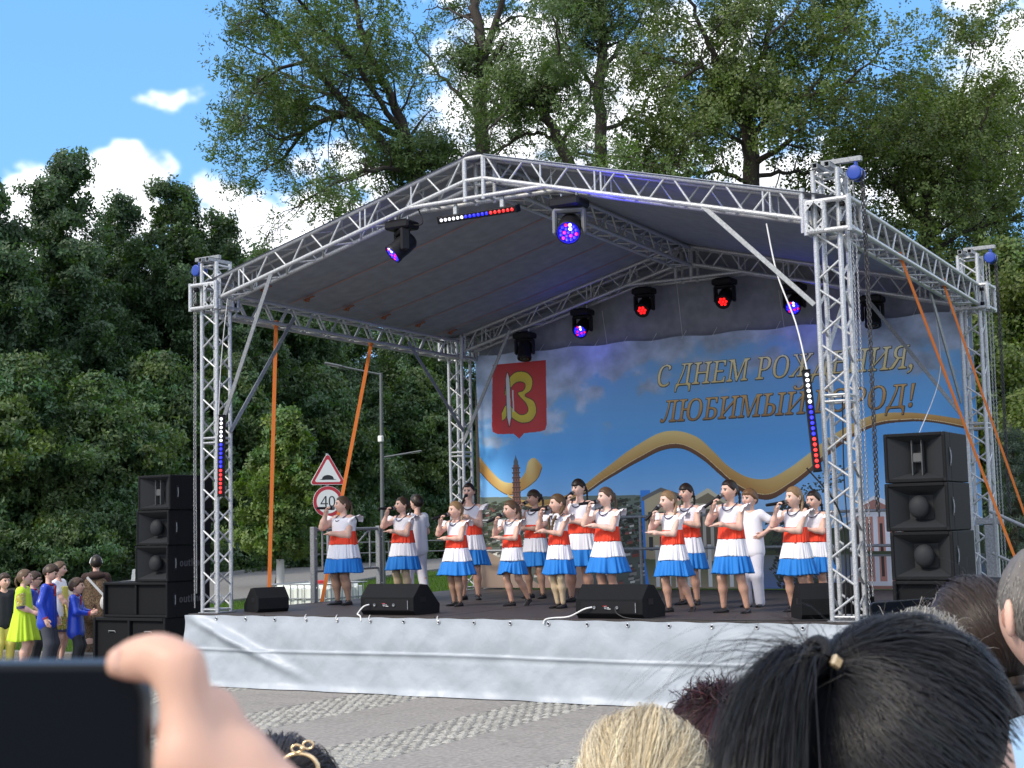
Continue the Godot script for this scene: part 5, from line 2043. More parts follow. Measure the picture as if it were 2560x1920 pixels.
# airy tree: limbs given as curves, boughs and twigs grown along them, leaves on the twigs
func airy_tree(label: String, at: Vector3, limbs: Array, per_m: float, bough: float, leafy: float, tone: Color, mesh: ArrayMesh, sd: int, droop := 0.15, bare := 0.12, called := "tall_tree", group := "tall trees over the stage roof", ls := 1.0) -> void:
	var r := RandomNumberGenerator.new()
	r.seed = sd
	var t := thing(called, label, "tree", at, group)
	var m := MB.new()
	var buf := PackedFloat32Array()
	for li in limbs.size():
		var L: Array = limbs[li]
		var pts: Array = L[0]
		var fine := []
		var rad := []
		var n := pts.size()
		for i in n - 1:
			var p0: Vector3 = pts[maxi(i - 1, 0)]
			var p3: Vector3 = pts[mini(i + 2, n - 1)]
			for k in 5:
				var f := (i + k / 5.0) / (n - 1)
				fine.append((pts[i] as Vector3).cubic_interpolate(pts[i + 1], p0, p3, k / 5.0) + noise_vec(r) * 0.05)
				rad.append(lerpf(L[1], L[2], f))
		fine.append(pts[n - 1])
		rad.append(L[2])
		m.tube(fine, rad, 7, false)
		var total := 0.0
		for i in fine.size() - 1:
			total += fine[i].distance_to(fine[i + 1])
		var nb := int(total * per_m)
		for b in nb:
			var f := lerpf(L[3], 1.0, (b + r.randf()) / nb)
			var fi := f * (fine.size() - 1)
			var i0 := mini(int(fi), fine.size() - 2)
			var p: Vector3 = fine[i0].lerp(fine[i0 + 1], fi - i0)
			var dir: Vector3 = (fine[i0 + 1] - fine[i0]).normalized()
			var side := (noise_vec(r) * Vector3(1, 0.75, 1)).normalized()
			side = (side - dir * side.dot(dir)).normalized()
			var bl := bough * r.randf_range(0.45, 1.25) * lerpf(1.0, 0.55, f)
			var bd := (side * 0.9 + dir * 0.55 + Vector3(0, 0.12, 0)).normalized()
			var br: float = lerpf(L[1], L[2], f) * 0.3 + 0.008
			var bpts := [p]
			var q := p
			for k in 4:
				bd = (bd + noise_vec(r) * 0.28 + Vector3(0, -droop * 0.4 * k * 0.3, 0)).normalized()
				q = q + bd * bl / 4.0
				bpts.append(q)
			m.tube(bpts, [br, br * 0.75, br * 0.55, br * 0.35, 0.005], 4, false)
			var bald := r.randf() < bare
			var tw := int(5 + bl * 3.5)
			var lum := r.randf_range(0.75, 1.2)
			for k in tw:
				var g := r.randf_range(0.25, 1.0)
				var gi := g * 4.0
				var g0 := mini(int(gi), 3)
				var tp: Vector3 = bpts[g0].lerp(bpts[g0 + 1], gi - g0)
				var td := (bd + noise_vec(r) * 1.1).normalized()
				var tl := bough * r.randf_range(0.16, 0.42)
				var te := tp + td * tl + Vector3(0, -droop * tl, 0)
				m.tube([tp, te], [0.007, 0.003], 3, false)
				if bald:
					continue
				var ns := int(leafy * (0.6 + r.randf()) * (0.5 + g))
				for s in ns:
					var sp := tp.lerp(te, r.randf_range(0.15, 1.1)) + noise_vec(r) * 0.2 * bough
					var b2 := lum * r.randf_range(0.7, 1.3)
					push_instance(buf, Transform3D(rand_basis(r, td + Vector3(0, -droop, 0), r.randf_range(0.7, 1.25) * ls), sp), Color(tone.r * b2, tone.g * b2, tone.b * b2))
	leaves += buf.size() / 16
	part(t, "trunk", m.mesh(), M.bark)
	crown_node(t, buf, mesh)


# tall wood-edge tree: a straight stem with many side limbs, longest below and drawn to a point
func feather_tree(label: String, at: Vector3, h: float, rad: float, clear: float, peak: float, tone: Color, sd: int) -> void:
	var r := RandomNumberGenerator.new()
	r.seed = sd * 31 + 7
	var limbs := []
	var bend := Vector3(r.randf_range(-0.05, 0.05), 0, r.randf_range(-0.05, 0.05)) * h
	limbs.append([[Vector3.ZERO, Vector3(0, h * 0.35, 0) + bend * 0.3, Vector3(0, h * 0.7, 0) + bend * 0.8, Vector3(0, h, 0) + bend], 0.02 * h * 0.6, 0.02, 0.45])
	var n := int(20 + h)
	for i in n:
		var f := pow((i + r.randf()) / n, 0.9)
		var y := lerpf(clear * h, h * 0.96, f)
		var len := rad * pow(1.0 - f, lerpf(0.35, 0.9, peak)) * r.randf_range(0.55, 1.25) + 0.4
		var a := i * 2.4 + r.randf_range(-0.5, 0.5)
		var o := Vector3(0, y - len * 0.25, 0) + bend * (y / h)
		var d := Vector3(cos(a), r.randf_range(0.15, 0.55), sin(a))
		limbs.append([[o, o + d * len * 0.5, o + d * len + Vector3(0, len * r.randf_range(-0.15, 0.12), 0)], 0.05 * (1.0 - f) + 0.025, 0.01, 0.1])
	airy_tree(label, at, limbs, 1.5, 1.15 * clampf(rad / 3.5, 0.8, 1.5), 4.2, tone, sprigs.fine, sd, 0.2, 0.02, "park_tree", "park trees behind the stage", clampf(rad / 3.0, 0.9, 1.5))


func build_trees() -> void:
	leaf_sprig("narrow", 15, 0.38, 0.125, 0.036, 0.35, 1)
	leaf_sprig("broad", 15, 0.38, 0.10, 0.058, 0.2, 2)
	leaf_sprig("wood", 17, 0.52, 0.2, 0.12, 0.25, 3)
	leaf_sprig("fine", 17, 0.5, 0.16, 0.085, 0.3, 6)
	leaf_sprig("young", 12, 0.42, 0.2, 0.13, 0.5, 4)
	leaf_sprig("needle", 22, 0.22, 0.09, 0.014, 0.1, 5)
	airy_tree("wide many-limbed tree hanging over the slope of the stage roof", Vector3(-6.47, 0, -17.16), [
		[[Vector3(0.00, 0.00, 0.00), Vector3(-0.04, 5.96, 0.09), Vector3(-0.63, 9.15, 0.81), Vector3(-1.06, 10.25, 1.20), Vector3(-1.25, 10.65, 1.36)], 0.240, 0.170, 0.90],
		[[Vector3(-1.25, 10.65, 1.36), Vector3(-1.49, 11.97, 1.58), Vector3(-1.84, 12.99, 1.83), Vector3(-2.25, 14.42, 2.16), Vector3(-2.42, 16.24, 2.40)], 0.150, 0.050, 0.15],
		[[Vector3(-1.37, 10.76, 1.44), Vector3(-1.95, 11.61, 2.13), Vector3(-2.44, 12.45, 2.77), Vector3(-2.92, 13.29, 3.40), Vector3(-3.32, 14.01, 3.96), Vector3(-3.65, 14.43, 4.46)], 0.130, 0.030, 0.20],
		[[Vector3(-1.48, 11.55, 1.60), Vector3(-2.39, 12.12, 2.02), Vector3(-3.09, 12.18, 2.25), Vector3(-3.83, 11.85, 2.46), Vector3(-4.50, 11.20, 2.60), Vector3(-5.07, 10.95, 2.71)], 0.100, 0.020, 0.20],
		[[Vector3(-2.30, 11.97, 2.14), Vector3(-3.25, 12.35, 2.54), Vector3(-4.21, 12.63, 2.92), Vector3(-4.84, 12.90, 3.11), Vector3(-5.40, 12.87, 3.22)], 0.070, 0.020, 0.10],
		[[Vector3(-1.47, 11.65, 1.61), Vector3(-1.54, 12.80, 3.14), Vector3(-1.58, 13.56, 4.61), Vector3(-1.57, 14.25, 6.04)], 0.080, 0.030, 0.10],
		[[Vector3(-1.29, 10.65, 1.38), Vector3(-1.32, 10.53, 2.53), Vector3(-1.41, 10.12, 3.68), Vector3(-1.48, 9.53, 4.79), Vector3(-1.44, 8.96, 5.84)], 0.070, 0.015, 0.15],
		[[Vector3(-2.69, 12.58, 2.45), Vector3(-4.16, 13.28, 2.35), Vector3(-5.39, 14.20, 2.15), Vector3(-6.50, 14.83, 1.83)], 0.050, 0.015, 0.05],
		[[Vector3(-3.31, 13.49, 2.92), Vector3(-3.86, 12.92, 3.94), Vector3(-3.82, 12.05, 4.57), Vector3(-3.69, 11.22, 5.15)], 0.050, 0.015, 0.05],
		[[Vector3(-2.89, 12.09, 2.51), Vector3(-3.36, 11.47, 3.34), Vector3(-3.53, 11.34, 4.05), Vector3(-3.56, 11.58, 4.72)], 0.050, 0.015, 0.05],
		[[Vector3(-1.76, 12.95, 1.93), Vector3(-3.24, 14.05, 1.20), Vector3(-4.59, 15.73, 0.46)], 0.050, 0.020, 0.05]
	], 3.20, 1.60, 2.90, Color(0.102, 0.164, 0.050), sprigs.narrow, 101, 0.20, 0.12)
	airy_tree("tall forked tree standing up behind the roof apex", Vector3(-8.75, 0, -20.42), [
		[[Vector3(0.00, 0.00, 0.00), Vector3(0.08, 6.42, 0.03), Vector3(0.40, 11.37, 0.41), Vector3(0.47, 13.02, 0.56), Vector3(0.64, 14.78, 0.66)], 0.240, 0.190, 0.85],
		[[Vector3(0.64, 14.78, 0.66), Vector3(0.35, 15.82, 0.42), Vector3(0.08, 17.11, 0.21), Vector3(-0.12, 19.10, 0.03)], 0.170, 0.100, 0.20],
		[[Vector3(0.66, 14.67, 0.63), Vector3(1.00, 15.54, 0.57), Vector3(1.37, 16.51, 0.49), Vector3(1.72, 17.91, 0.48)], 0.120, 0.060, 0.20],
		[[Vector3(0.50, 13.02, 0.54), Vector3(-0.19, 13.89, 0.73), Vector3(-0.86, 14.77, 0.90), Vector3(-1.43, 15.77, 1.03)], 0.070, 0.020, 0.20],
		[[Vector3(0.49, 12.69, 0.50), Vector3(1.42, 13.25, 0.83), Vector3(2.34, 13.29, 1.10), Vector3(3.12, 12.92, 1.41)], 0.080, 0.020, 0.20],
		[[Vector3(0.40, 11.70, 0.44), Vector3(-0.47, 12.27, 0.56), Vector3(-1.36, 12.50, 0.64)], 0.050, 0.015, 0.20],
		[[Vector3(0.43, 11.92, 0.45), Vector3(0.53, 12.64, -0.82), Vector3(0.60, 13.26, -2.08)], 0.050, 0.015, 0.20],
		[[Vector3(0.98, 15.55, 0.54), Vector3(1.59, 15.88, 0.13), Vector3(2.11, 15.78, -0.28)], 0.040, 0.012, 0.20],
		[[Vector3(0.56, 15.67, 0.80), Vector3(-0.45, 16.39, 0.65), Vector3(-1.43, 16.55, 0.41)], 0.040, 0.012, 0.20]
	], 2.10, 1.70, 2.20, Color(0.102, 0.164, 0.050), sprigs.narrow, 102, 0.20, 0.30)
	airy_tree("leaning dark-limbed tree curving over the front gable", Vector3(-4.63, 0, -18.26), [
		[[Vector3(0.00, 0.00, 0.00), Vector3(0.04, 5.90, 0.04), Vector3(0.28, 10.16, 0.39), Vector3(0.08, 11.26, 0.64), Vector3(-0.20, 12.06, 0.90), Vector3(-0.39, 12.46, 1.06)], 0.200, 0.100, 0.80],
		[[Vector3(-0.39, 12.46, 1.06), Vector3(-0.49, 12.21, 1.77), Vector3(-0.52, 11.66, 2.41), Vector3(-0.58, 11.13, 3.06)], 0.080, 0.020, 0.10],
		[[Vector3(0.05, 11.36, 0.67), Vector3(-0.66, 11.62, 0.72), Vector3(-1.37, 11.47, 0.73), Vector3(-1.93, 11.06, 0.61)], 0.060, 0.015, 0.20],
		[[Vector3(0.08, 11.26, 0.64), Vector3(0.38, 11.90, 0.32), Vector3(0.59, 12.44, 0.04), Vector3(0.73, 13.19, -0.17)], 0.060, 0.020, 0.10],
		[[Vector3(-0.20, 12.06, 0.90), Vector3(0.30, 12.73, 1.14), Vector3(0.62, 13.38, 1.49), Vector3(0.70, 14.02, 1.98)], 0.060, 0.020, 0.10],
		[[Vector3(0.30, 10.46, 0.42), Vector3(1.33, 10.61, 0.91), Vector3(2.24, 10.45, 1.45), Vector3(3.03, 10.02, 2.02)], 0.050, 0.015, 0.20]
	], 2.70, 1.70, 3.00, Color(0.102, 0.164, 0.050), sprigs.narrow, 103, 0.15, 0.20)
	airy_tree("upright leafy tree between the leaning tree and the spreading one", Vector3(-7.70, 0, -25.71), [
		[[Vector3(0.00, 0.00, 0.00), Vector3(0.05, 6.80, 0.05), Vector3(0.42, 12.24, 0.46), Vector3(0.51, 14.67, 0.69), Vector3(0.71, 16.72, 0.80), Vector3(0.85, 19.51, 1.04)], 0.260, 0.120, 0.72],
		[[Vector3(0.51, 14.67, 0.69), Vector3(-0.01, 15.88, 1.20), Vector3(-0.34, 16.71, 1.56), Vector3(-0.45, 17.67, 1.80)], 0.080, 0.020, 0.15],
		[[Vector3(0.60, 15.51, 0.73), Vector3(1.07, 16.61, 0.06), Vector3(1.36, 17.48, -0.53), Vector3(1.68, 18.62, -1.10)], 0.080, 0.020, 0.15],
		[[Vector3(0.50, 13.70, 0.58), Vector3(0.97, 14.25, -0.53), Vector3(1.28, 14.19, -1.61), Vector3(1.47, 13.75, -2.66)], 0.080, 0.020, 0.15],
		[[Vector3(0.44, 12.85, 0.52), Vector3(-0.53, 13.27, 0.39), Vector3(-1.49, 13.08, 0.20)], 0.060, 0.020, 0.15],
		[[Vector3(0.68, 16.60, 0.81), Vector3(-0.39, 17.91, 0.12), Vector3(-1.22, 19.40, -0.69)], 0.060, 0.020, 0.15]
	], 2.70, 2.10, 3.20, Color(0.102, 0.164, 0.050), sprigs.narrow, 104, 0.15, 0.10)
	airy_tree("broad spreading tree with crooked dark boughs above the gable", Vector3(-1.62, 0, -22.40), [
		[[Vector3(0.00, 0.00, 0.00), Vector3(0.09, 6.02, 0.02), Vector3(0.36, 10.41, 0.36), Vector3(0.38, 11.98, 0.53), Vector3(0.30, 12.72, 0.67)], 0.260, 0.200, 0.85],
		[[Vector3(0.30, 12.72, 0.67), Vector3(-0.32, 13.50, 0.60), Vector3(-0.93, 14.02, 0.49), Vector3(-1.74, 14.34, 0.49), Vector3(-2.66, 14.73, 0.56)], 0.120, 0.030, 0.20],
		[[Vector3(0.17, 12.83, 0.76), Vector3(-0.24, 14.06, 1.27), Vector3(-0.49, 14.97, 1.66), Vector3(-0.73, 15.98, 2.05)], 0.100, 0.030, 0.20],
		[[Vector3(0.30, 12.72, 0.67), Vector3(0.36, 13.82, -0.27), Vector3(0.41, 15.06, -1.17), Vector3(0.31, 16.80, -1.93)], 0.110, 0.040, 0.20],
		[[Vector3(0.37, 11.88, 0.52), Vector3(0.74, 12.56, -0.33), Vector3(1.21, 13.14, -1.25), Vector3(1.63, 14.07, -2.11), Vector3(2.11, 15.57, -2.94), Vector3(2.48, 16.67, -3.74)], 0.100, 0.030, 0.20],
		[[Vector3(0.36, 11.04, 0.44), Vector3(1.35, 11.51, 0.53), Vector3(2.01, 11.97, 0.81), Vector3(2.37, 11.92, 1.22)], 0.090, 0.030, 0.30],
		[[Vector3(0.36, 11.67, 0.51), Vector3(-0.06, 11.81, 1.63), Vector3(-0.32, 11.43, 2.60), Vector3(-0.49, 10.75, 3.47)], 0.070, 0.020, 0.20],
		[[Vector3(1.61, 12.79, -0.11), Vector3(2.52, 12.91, 0.02), Vector3(3.43, 13.23, 0.17), Vector3(4.07, 13.65, 0.50)], 0.060, 0.015, 0.10],
		[[Vector3(1.01, 14.48, 0.44), Vector3(1.13, 15.58, -1.14), Vector3(1.21, 16.84, -2.68)], 0.050, 0.020, 0.10],
		[[Vector3(-0.58, 13.74, 1.31), Vector3(-1.19, 13.25, 1.77), Vector3(-1.60, 13.01, 2.14), Vector3(-1.87, 12.26, 2.36)], 0.050, 0.015, 0.10],
		[[Vector3(0.38, 10.73, 0.39), Vector3(1.00, 11.00, -0.35), Vector3(1.61, 10.95, -1.12), Vector3(2.12, 10.59, -1.86)], 0.070, 0.020, 0.20],
		[[Vector3(0.37, 10.62, 0.38), Vector3(-0.12, 10.83, 1.32), Vector3(-0.63, 10.62, 2.22), Vector3(-0.96, 10.21, 2.99)], 0.070, 0.020, 0.20]
	], 3.30, 2.00, 3.60, Color(0.125, 0.178, 0.046), sprigs.broad, 105, 0.12, 0.05)
	airy_tree("dense tree rising behind the chain hoists", Vector3(1.61, 0, -26.68), [
		[[Vector3(0.00, 0.00, 0.00), Vector3(0.05, 6.14, 0.05), Vector3(0.38, 9.43, 0.23), Vector3(0.59, 11.08, 0.29), Vector3(0.78, 12.40, 0.33)], 0.220, 0.100, 0.40],
		[[Vector3(0.41, 9.87, 0.26), Vector3(-0.19, 10.82, 1.09), Vector3(-0.52, 11.52, 1.72), Vector3(-0.84, 12.21, 2.35)], 0.090, 0.020, 0.10],
		[[Vector3(0.50, 10.53, 0.28), Vector3(1.37, 11.30, 0.32), Vector3(1.98, 11.95, 0.49), Vector3(2.42, 12.80, 0.79)], 0.090, 0.020, 0.10],
		[[Vector3(0.25, 9.00, 0.26), Vector3(-0.73, 9.51, 0.64), Vector3(-1.53, 10.02, 0.91), Vector3(-2.14, 10.53, 1.07)], 0.080, 0.020, 0.10],
		[[Vector3(0.25, 9.00, 0.26), Vector3(1.18, 9.56, -0.50), Vector3(1.92, 9.92, -1.17), Vector3(2.66, 10.17, -1.84)], 0.080, 0.020, 0.10],
		[[Vector3(0.16, 7.68, 0.16), Vector3(-1.03, 8.39, -0.94), Vector3(-2.28, 9.03, -2.01)], 0.080, 0.020, 0.10],
		[[Vector3(0.16, 7.68, 0.16), Vector3(0.92, 8.17, -0.81), Vector3(1.59, 8.45, -1.75), Vector3(2.28, 8.62, -2.71)], 0.080, 0.020, 0.10],
		[[Vector3(0.05, 6.14, 0.05), Vector3(0.75, 6.80, -1.64), Vector3(1.28, 7.03, -3.27), Vector3(1.86, 7.27, -4.93)], 0.080, 0.020, 0.10],
		[[Vector3(0.68, 11.63, 0.30), Vector3(-0.07, 12.70, -0.38), Vector3(-0.42, 13.57, -1.32)], 0.060, 0.020, 0.10],
		[[Vector3(0.71, 11.41, 0.26), Vector3(0.02, 12.80, -0.89), Vector3(0.37, 13.53, -2.74)], 0.050, 0.020, 0.10]
	], 3.50, 2.20, 3.80, Color(0.125, 0.178, 0.046), sprigs.broad, 106, 0.10, 0.03)
	airy_tree("tree with a bare dead top beside the bright cloud", Vector3(1.62, 0, -33.66), [
		[[Vector3(0.00, 0.00, 0.00), Vector3(0.05, 6.74, 0.06), Vector3(0.27, 10.54, 0.36), Vector3(0.27, 12.82, 0.63), Vector3(0.36, 14.34, 0.75)], 0.240, 0.100, 0.40],
		[[Vector3(0.33, 13.96, 0.72), Vector3(0.20, 14.85, 1.43), Vector3(0.58, 15.59, 1.81), Vector3(0.85, 16.31, 2.26)], 0.050, 0.012, 0.95],
		[[Vector3(0.27, 10.54, 0.36), Vector3(0.98, 11.99, -1.02), Vector3(1.30, 13.24, -2.20), Vector3(1.66, 14.67, -3.38)], 0.100, 0.020, 0.10],
		[[Vector3(0.25, 11.05, 0.43), Vector3(-0.88, 12.63, -0.88), Vector3(-1.74, 14.02, -2.38)], 0.080, 0.020, 0.10],
		[[Vector3(0.38, 12.06, 0.47), Vector3(0.82, 13.32, -0.91), Vector3(1.14, 14.89, -2.19), Vector3(1.24, 16.26, -3.35)], 0.080, 0.020, 0.10],
		[[Vector3(0.19, 8.64, 0.19), Vector3(1.16, 9.29, -0.64), Vector3(2.03, 9.95, -1.41)], 0.100, 0.020, 0.10],
		[[Vector3(0.07, 6.99, 0.07), Vector3(0.91, 7.58, -1.36), Vector3(1.65, 7.92, -2.77)], 0.100, 0.020, 0.10],
		[[Vector3(-0.04, 5.48, -0.04), Vector3(1.23, 5.85, 0.60), Vector3(2.30, 5.72, 1.30)], 0.100, 0.020, 0.10]
	], 3.30, 2.20, 3.80, Color(0.125, 0.178, 0.046), sprigs.broad, 107, 0.10, 0.05)
	feather_tree("tall pointed dark tree rising in front of the round white cloud", Vector3(-42.92, 0, -36.75), 20.73, 4.39, 0.16, 0.80, Color(0.074, 0.134, 0.064), 1)
	feather_tree("dark tree cut by the picture edge beside the pointed tree", Vector3(-42.49, 0, -31.46), 18.00, 4.47, 0.14, 0.50, Color(0.074, 0.134, 0.064), 2)
	feather_tree("dark slender tree between the pointed tree and the rounded one", Vector3(-45.22, 0, -42.59), 19.41, 3.76, 0.20, 0.50, Color(0.074, 0.134, 0.064), 3)
	feather_tree("rounded dark tree top beside the small cloud wisps", Vector3(-42.81, 0, -43.57), 20.22, 4.17, 0.20, 0.35, Color(0.080, 0.140, 0.060), 4)
	feather_tree("low-topped dark tree just behind the corner tower top", Vector3(-41.78, 0, -45.87), 18.98, 4.10, 0.20, 0.35, Color(0.080, 0.140, 0.060), 5)
	feather_tree("dark tree filling the gap behind the gable eave", Vector3(-44.62, 0, -52.25), 18.20, 5.42, 0.15, 0.30, Color(0.080, 0.140, 0.060), 6)
	feather_tree("dark tree glimpsed between the orange straps", Vector3(-44.64, 0, -56.74), 17.38, 5.67, 0.12, 0.30, Color(0.080, 0.140, 0.060), 7)
	feather_tree("dark tree behind the street lamp", Vector3(-48.07, 0, -66.13), 17.37, 6.66, 0.12, 0.30, Color(0.080, 0.140, 0.060), 8)
	feather_tree("dark tree behind the long lamp arm", Vector3(-47.47, 0, -70.98), 17.32, 6.92, 0.12, 0.30, Color(0.080, 0.140, 0.060), 9)
	feather_tree("dark tree behind the rear tower by the banner edge", Vector3(-47.61, 0, -76.86), 18.61, 7.66, 0.12, 0.30, Color(0.080, 0.140, 0.060), 10)
	bushy_tree("shaded tree deep in the wood behind the pointed tree", Vector3(-52.55, 0, -43.25), 17.79, 5.58, 0.10, 0.20, 103, 30, Color(0.080, 0.140, 0.060), sprigs.wood, 21, "park trees behind the stage", "park_tree")
	bushy_tree("shaded tree deep in the wood behind the slender tree", Vector3(-52.57, 0, -49.06), 17.69, 5.92, 0.10, 0.20, 103, 30, Color(0.080, 0.140, 0.060), sprigs.wood, 22, "park trees behind the stage", "park_tree")
	bushy_tree("shaded tree deep in the wood behind the rounded tree", Vector3(-52.79, 0, -55.46), 18.09, 6.30, 0.10, 0.20, 103, 30, Color(0.080, 0.140, 0.060), sprigs.wood, 23, "park trees behind the stage", "park_tree")
	bushy_tree("broad green tree above the waiting children", Vector3(-35.49, 0, -26.96), 9.12, 3.07, 0.13, 0.20, 195, 34, Color(0.088, 0.154, 0.060), sprigs.wood, 11, "park trees behind the stage", "park_tree")
	bushy_tree("green tree with lighter leaves behind the horn speakers", Vector3(-34.86, 0, -30.46), 8.52, 3.01, 0.15, 0.20, 195, 34, Color(0.088, 0.154, 0.060), sprigs.wood, 12, "park trees behind the stage", "park_tree")
	bushy_tree("green tree behind the corner tower lattice", Vector3(-36.90, 0, -36.57), 10.26, 3.42, 0.15, 0.25, 184, 34, Color(0.088, 0.154, 0.060), sprigs.wood, 13, "park trees behind the stage", "park_tree")
	bushy_tree("green tree behind the tower light bar", Vector3(-38.40, 0, -42.64), 10.71, 3.60, 0.13, 0.25, 172, 34, Color(0.088, 0.154, 0.060), sprigs.wood, 14, "park trees behind the stage", "park_tree")
	bushy_tree("green tree over the white tank", Vector3(-39.90, 0, -52.00), 10.96, 4.03, 0.16, 0.25, 172, 34, Color(0.088, 0.154, 0.060), sprigs.wood, 15, "park trees behind the stage", "park_tree")
	bushy_tree("rounded green tree between lamp post and rear tower", Vector3(-41.35, 0, -64.17), 12.04, 3.81, 0.18, 0.25, 172, 32, Color(0.088, 0.154, 0.060), sprigs.wood, 16, "park trees behind the stage", "park_tree")
	bushy_tree("pale green tree beside the rear tower", Vector3(-40.40, 0, -66.52), 10.30, 3.10, 0.10, 0.20, 126, 30, Color(0.088, 0.154, 0.060), sprigs.wood, 17, "park trees behind the stage", "park_tree")
	bushy_tree("low dark green shrub at the wood edge beside the waiting girl in neon", Vector3(-33.75, 0, -24.53), 2.24, 2.02, 0.05, 0.10, 52, 26, Color(0.088, 0.154, 0.060), sprigs.wood, 201, "shrubs along the wood edge", "shrub")
	bushy_tree("low dark green shrub at the wood edge behind the boys in blue", Vector3(-34.49, 0, -27.13), 1.90, 2.11, 0.05, 0.10, 52, 26, Color(0.080, 0.140, 0.060), sprigs.wood, 202, "shrubs along the wood edge", "shrub")
	bushy_tree("low dark green shrub at the wood edge behind the small boy", Vector3(-31.97, 0, -26.54), 2.65, 2.05, 0.05, 0.10, 52, 26, Color(0.088, 0.154, 0.060), sprigs.wood, 203, "shrubs along the wood edge", "shrub")
	bushy_tree("low dark green shrub at the wood edge behind the person in the spotted vest", Vector3(-34.00, 0, -30.33), 2.17, 2.20, 0.05, 0.10, 52, 26, Color(0.080, 0.140, 0.060), sprigs.wood, 204, "shrubs along the wood edge", "shrub")
	bushy_tree("low dark green shrub at the wood edge beside the stacked speakers", Vector3(-35.84, 0, -34.23), 1.98, 2.35, 0.05, 0.10, 52, 26, Color(0.088, 0.154, 0.060), sprigs.wood, 205, "shrubs along the wood edge", "shrub")
	bushy_tree("low dark green shrub at the wood edge behind the speaker stack top", Vector3(-34.49, 0, -35.92), 2.11, 2.38, 0.05, 0.10, 52, 26, Color(0.080, 0.140, 0.060), sprigs.wood, 206, "shrubs along the wood edge", "shrub")
	bushy_tree("low dark green shrub at the wood edge behind the corner tower foot", Vector3(-36.02, 0, -40.01), 2.48, 2.54, 0.05, 0.10, 52, 26, Color(0.088, 0.154, 0.060), sprigs.wood, 207, "shrubs along the wood edge", "shrub")
	bushy_tree("low dark green shrub at the wood edge behind the sideways monitor", Vector3(-37.26, 0, -43.18), 1.87, 2.66, 0.05, 0.10, 52, 26, Color(0.080, 0.140, 0.060), sprigs.wood, 208, "shrubs along the wood edge", "shrub")
	bushy_tree("low dark green shrub at the wood edge behind the side railing", Vector3(-37.02, 0, -47.39), 2.02, 2.78, 0.05, 0.10, 52, 26, Color(0.088, 0.154, 0.060), sprigs.wood, 209, "shrubs along the wood edge", "shrub")
	bushy_tree("low dark green shrub at the wood edge beside the road sign post", Vector3(-39.08, 0, -53.57), 1.98, 3.01, 0.05, 0.10, 52, 26, Color(0.080, 0.140, 0.060), sprigs.wood, 210, "shrubs along the wood edge", "shrub")
	bushy_tree("low dark green shrub at the wood edge behind the lamp post foot", Vector3(-40.84, 0, -59.93), 2.06, 3.24, 0.05, 0.10, 52, 26, Color(0.088, 0.154, 0.060), sprigs.wood, 211, "shrubs along the wood edge", "shrub")
	bushy_tree("low dark green shrub at the wood edge behind the fair-haired small girl", Vector3(-39.76, 0, -62.78), 2.13, 3.30, 0.05, 0.10, 52, 26, Color(0.080, 0.140, 0.060), sprigs.wood, 212, "shrubs along the wood edge", "shrub")
	bushy_tree("low dark green shrub at the wood edge behind the rear tower foot", Vector3(-40.65, 0, -67.38), 2.64, 3.46, 0.05, 0.10, 52, 26, Color(0.088, 0.154, 0.060), sprigs.wood, 213, "shrubs along the wood edge", "shrub")
	bushy_tree("low dense bush closing the view behind the rear gable posts", Vector3(-42.35, 0, -72.53), 5.75, 5.11, 0.03, 0.10, 80, 28, Color(0.080, 0.140, 0.060), sprigs.wood, 230, "shrubs along the wood edge", "shrub")
	bushy_tree("mid green tree filling the gap above the gable truss", Vector3(-6.80, 0, -30.90), 11.66, 2.63, 0.10, 0.25, 195, 60, Color(0.100, 0.155, 0.036), sprigs.broad, 300, "park trees behind the stage", "park_tree")
	bushy_tree("mid green tree behind the tower with the light bar", Vector3(-2.73, 0, -31.03), 11.16, 2.52, 0.10, 0.25, 195, 60, Color(0.100, 0.155, 0.036), sprigs.broad, 301, "park trees behind the stage", "park_tree")
	bushy_tree("mid green tree behind the bright eave truss", Vector3(-2.51, 0, -35.81), 12.49, 2.74, 0.10, 0.25, 195, 60, Color(0.100, 0.155, 0.036), sprigs.broad, 302, "park trees behind the stage", "park_tree")
	bushy_tree("mid green tree at the picture edge above the spruce", Vector3(4.74, 0, -23.92), 8.42, 3.40, 0.10, 0.25, 195, 60, Color(0.100, 0.155, 0.036), sprigs.broad, 303, "park trees behind the stage", "park_tree")
	bushy_tree("mid green tree low behind the leaning tree", Vector3(-10.25, 0, -33.47), 13.82, 2.85, 0.10, 0.25, 195, 60, Color(0.100, 0.155, 0.036), sprigs.broad, 304, "park trees behind the stage", "park_tree")
	bushy_tree("mid green tree behind the rear tower hoist", Vector3(4.04, 0, -21.17), 6.40, 3.40, 0.10, 0.25, 195, 60, Color(0.100, 0.155, 0.036), sprigs.broad, 305, "park trees behind the stage", "park_tree")
	bushy_tree("young light green tree with a whitewashed trunk behind the corner tower", Vector3(-20.06, 0, -25.22), 5.95, 1.75, 0.2, 0.5, 110, 30, Color(0.125, 0.205, 0.05), sprigs.young, 401, "", "young_tree")
	var yt: Node3D = get_node("young_tree")
	var m := MB.new()
	m.tube([Vector3(0, 0, 0), Vector3(0.0, 0.9, 0)], [0.145, 0.135], 10)
	part(yt, "whitewash", m.mesh(), M.bark_white)
	spruce("blue-green spruce standing beside the rear tower", Vector3(6.54, 0, -14.54), 3.50, 1.1, 501)



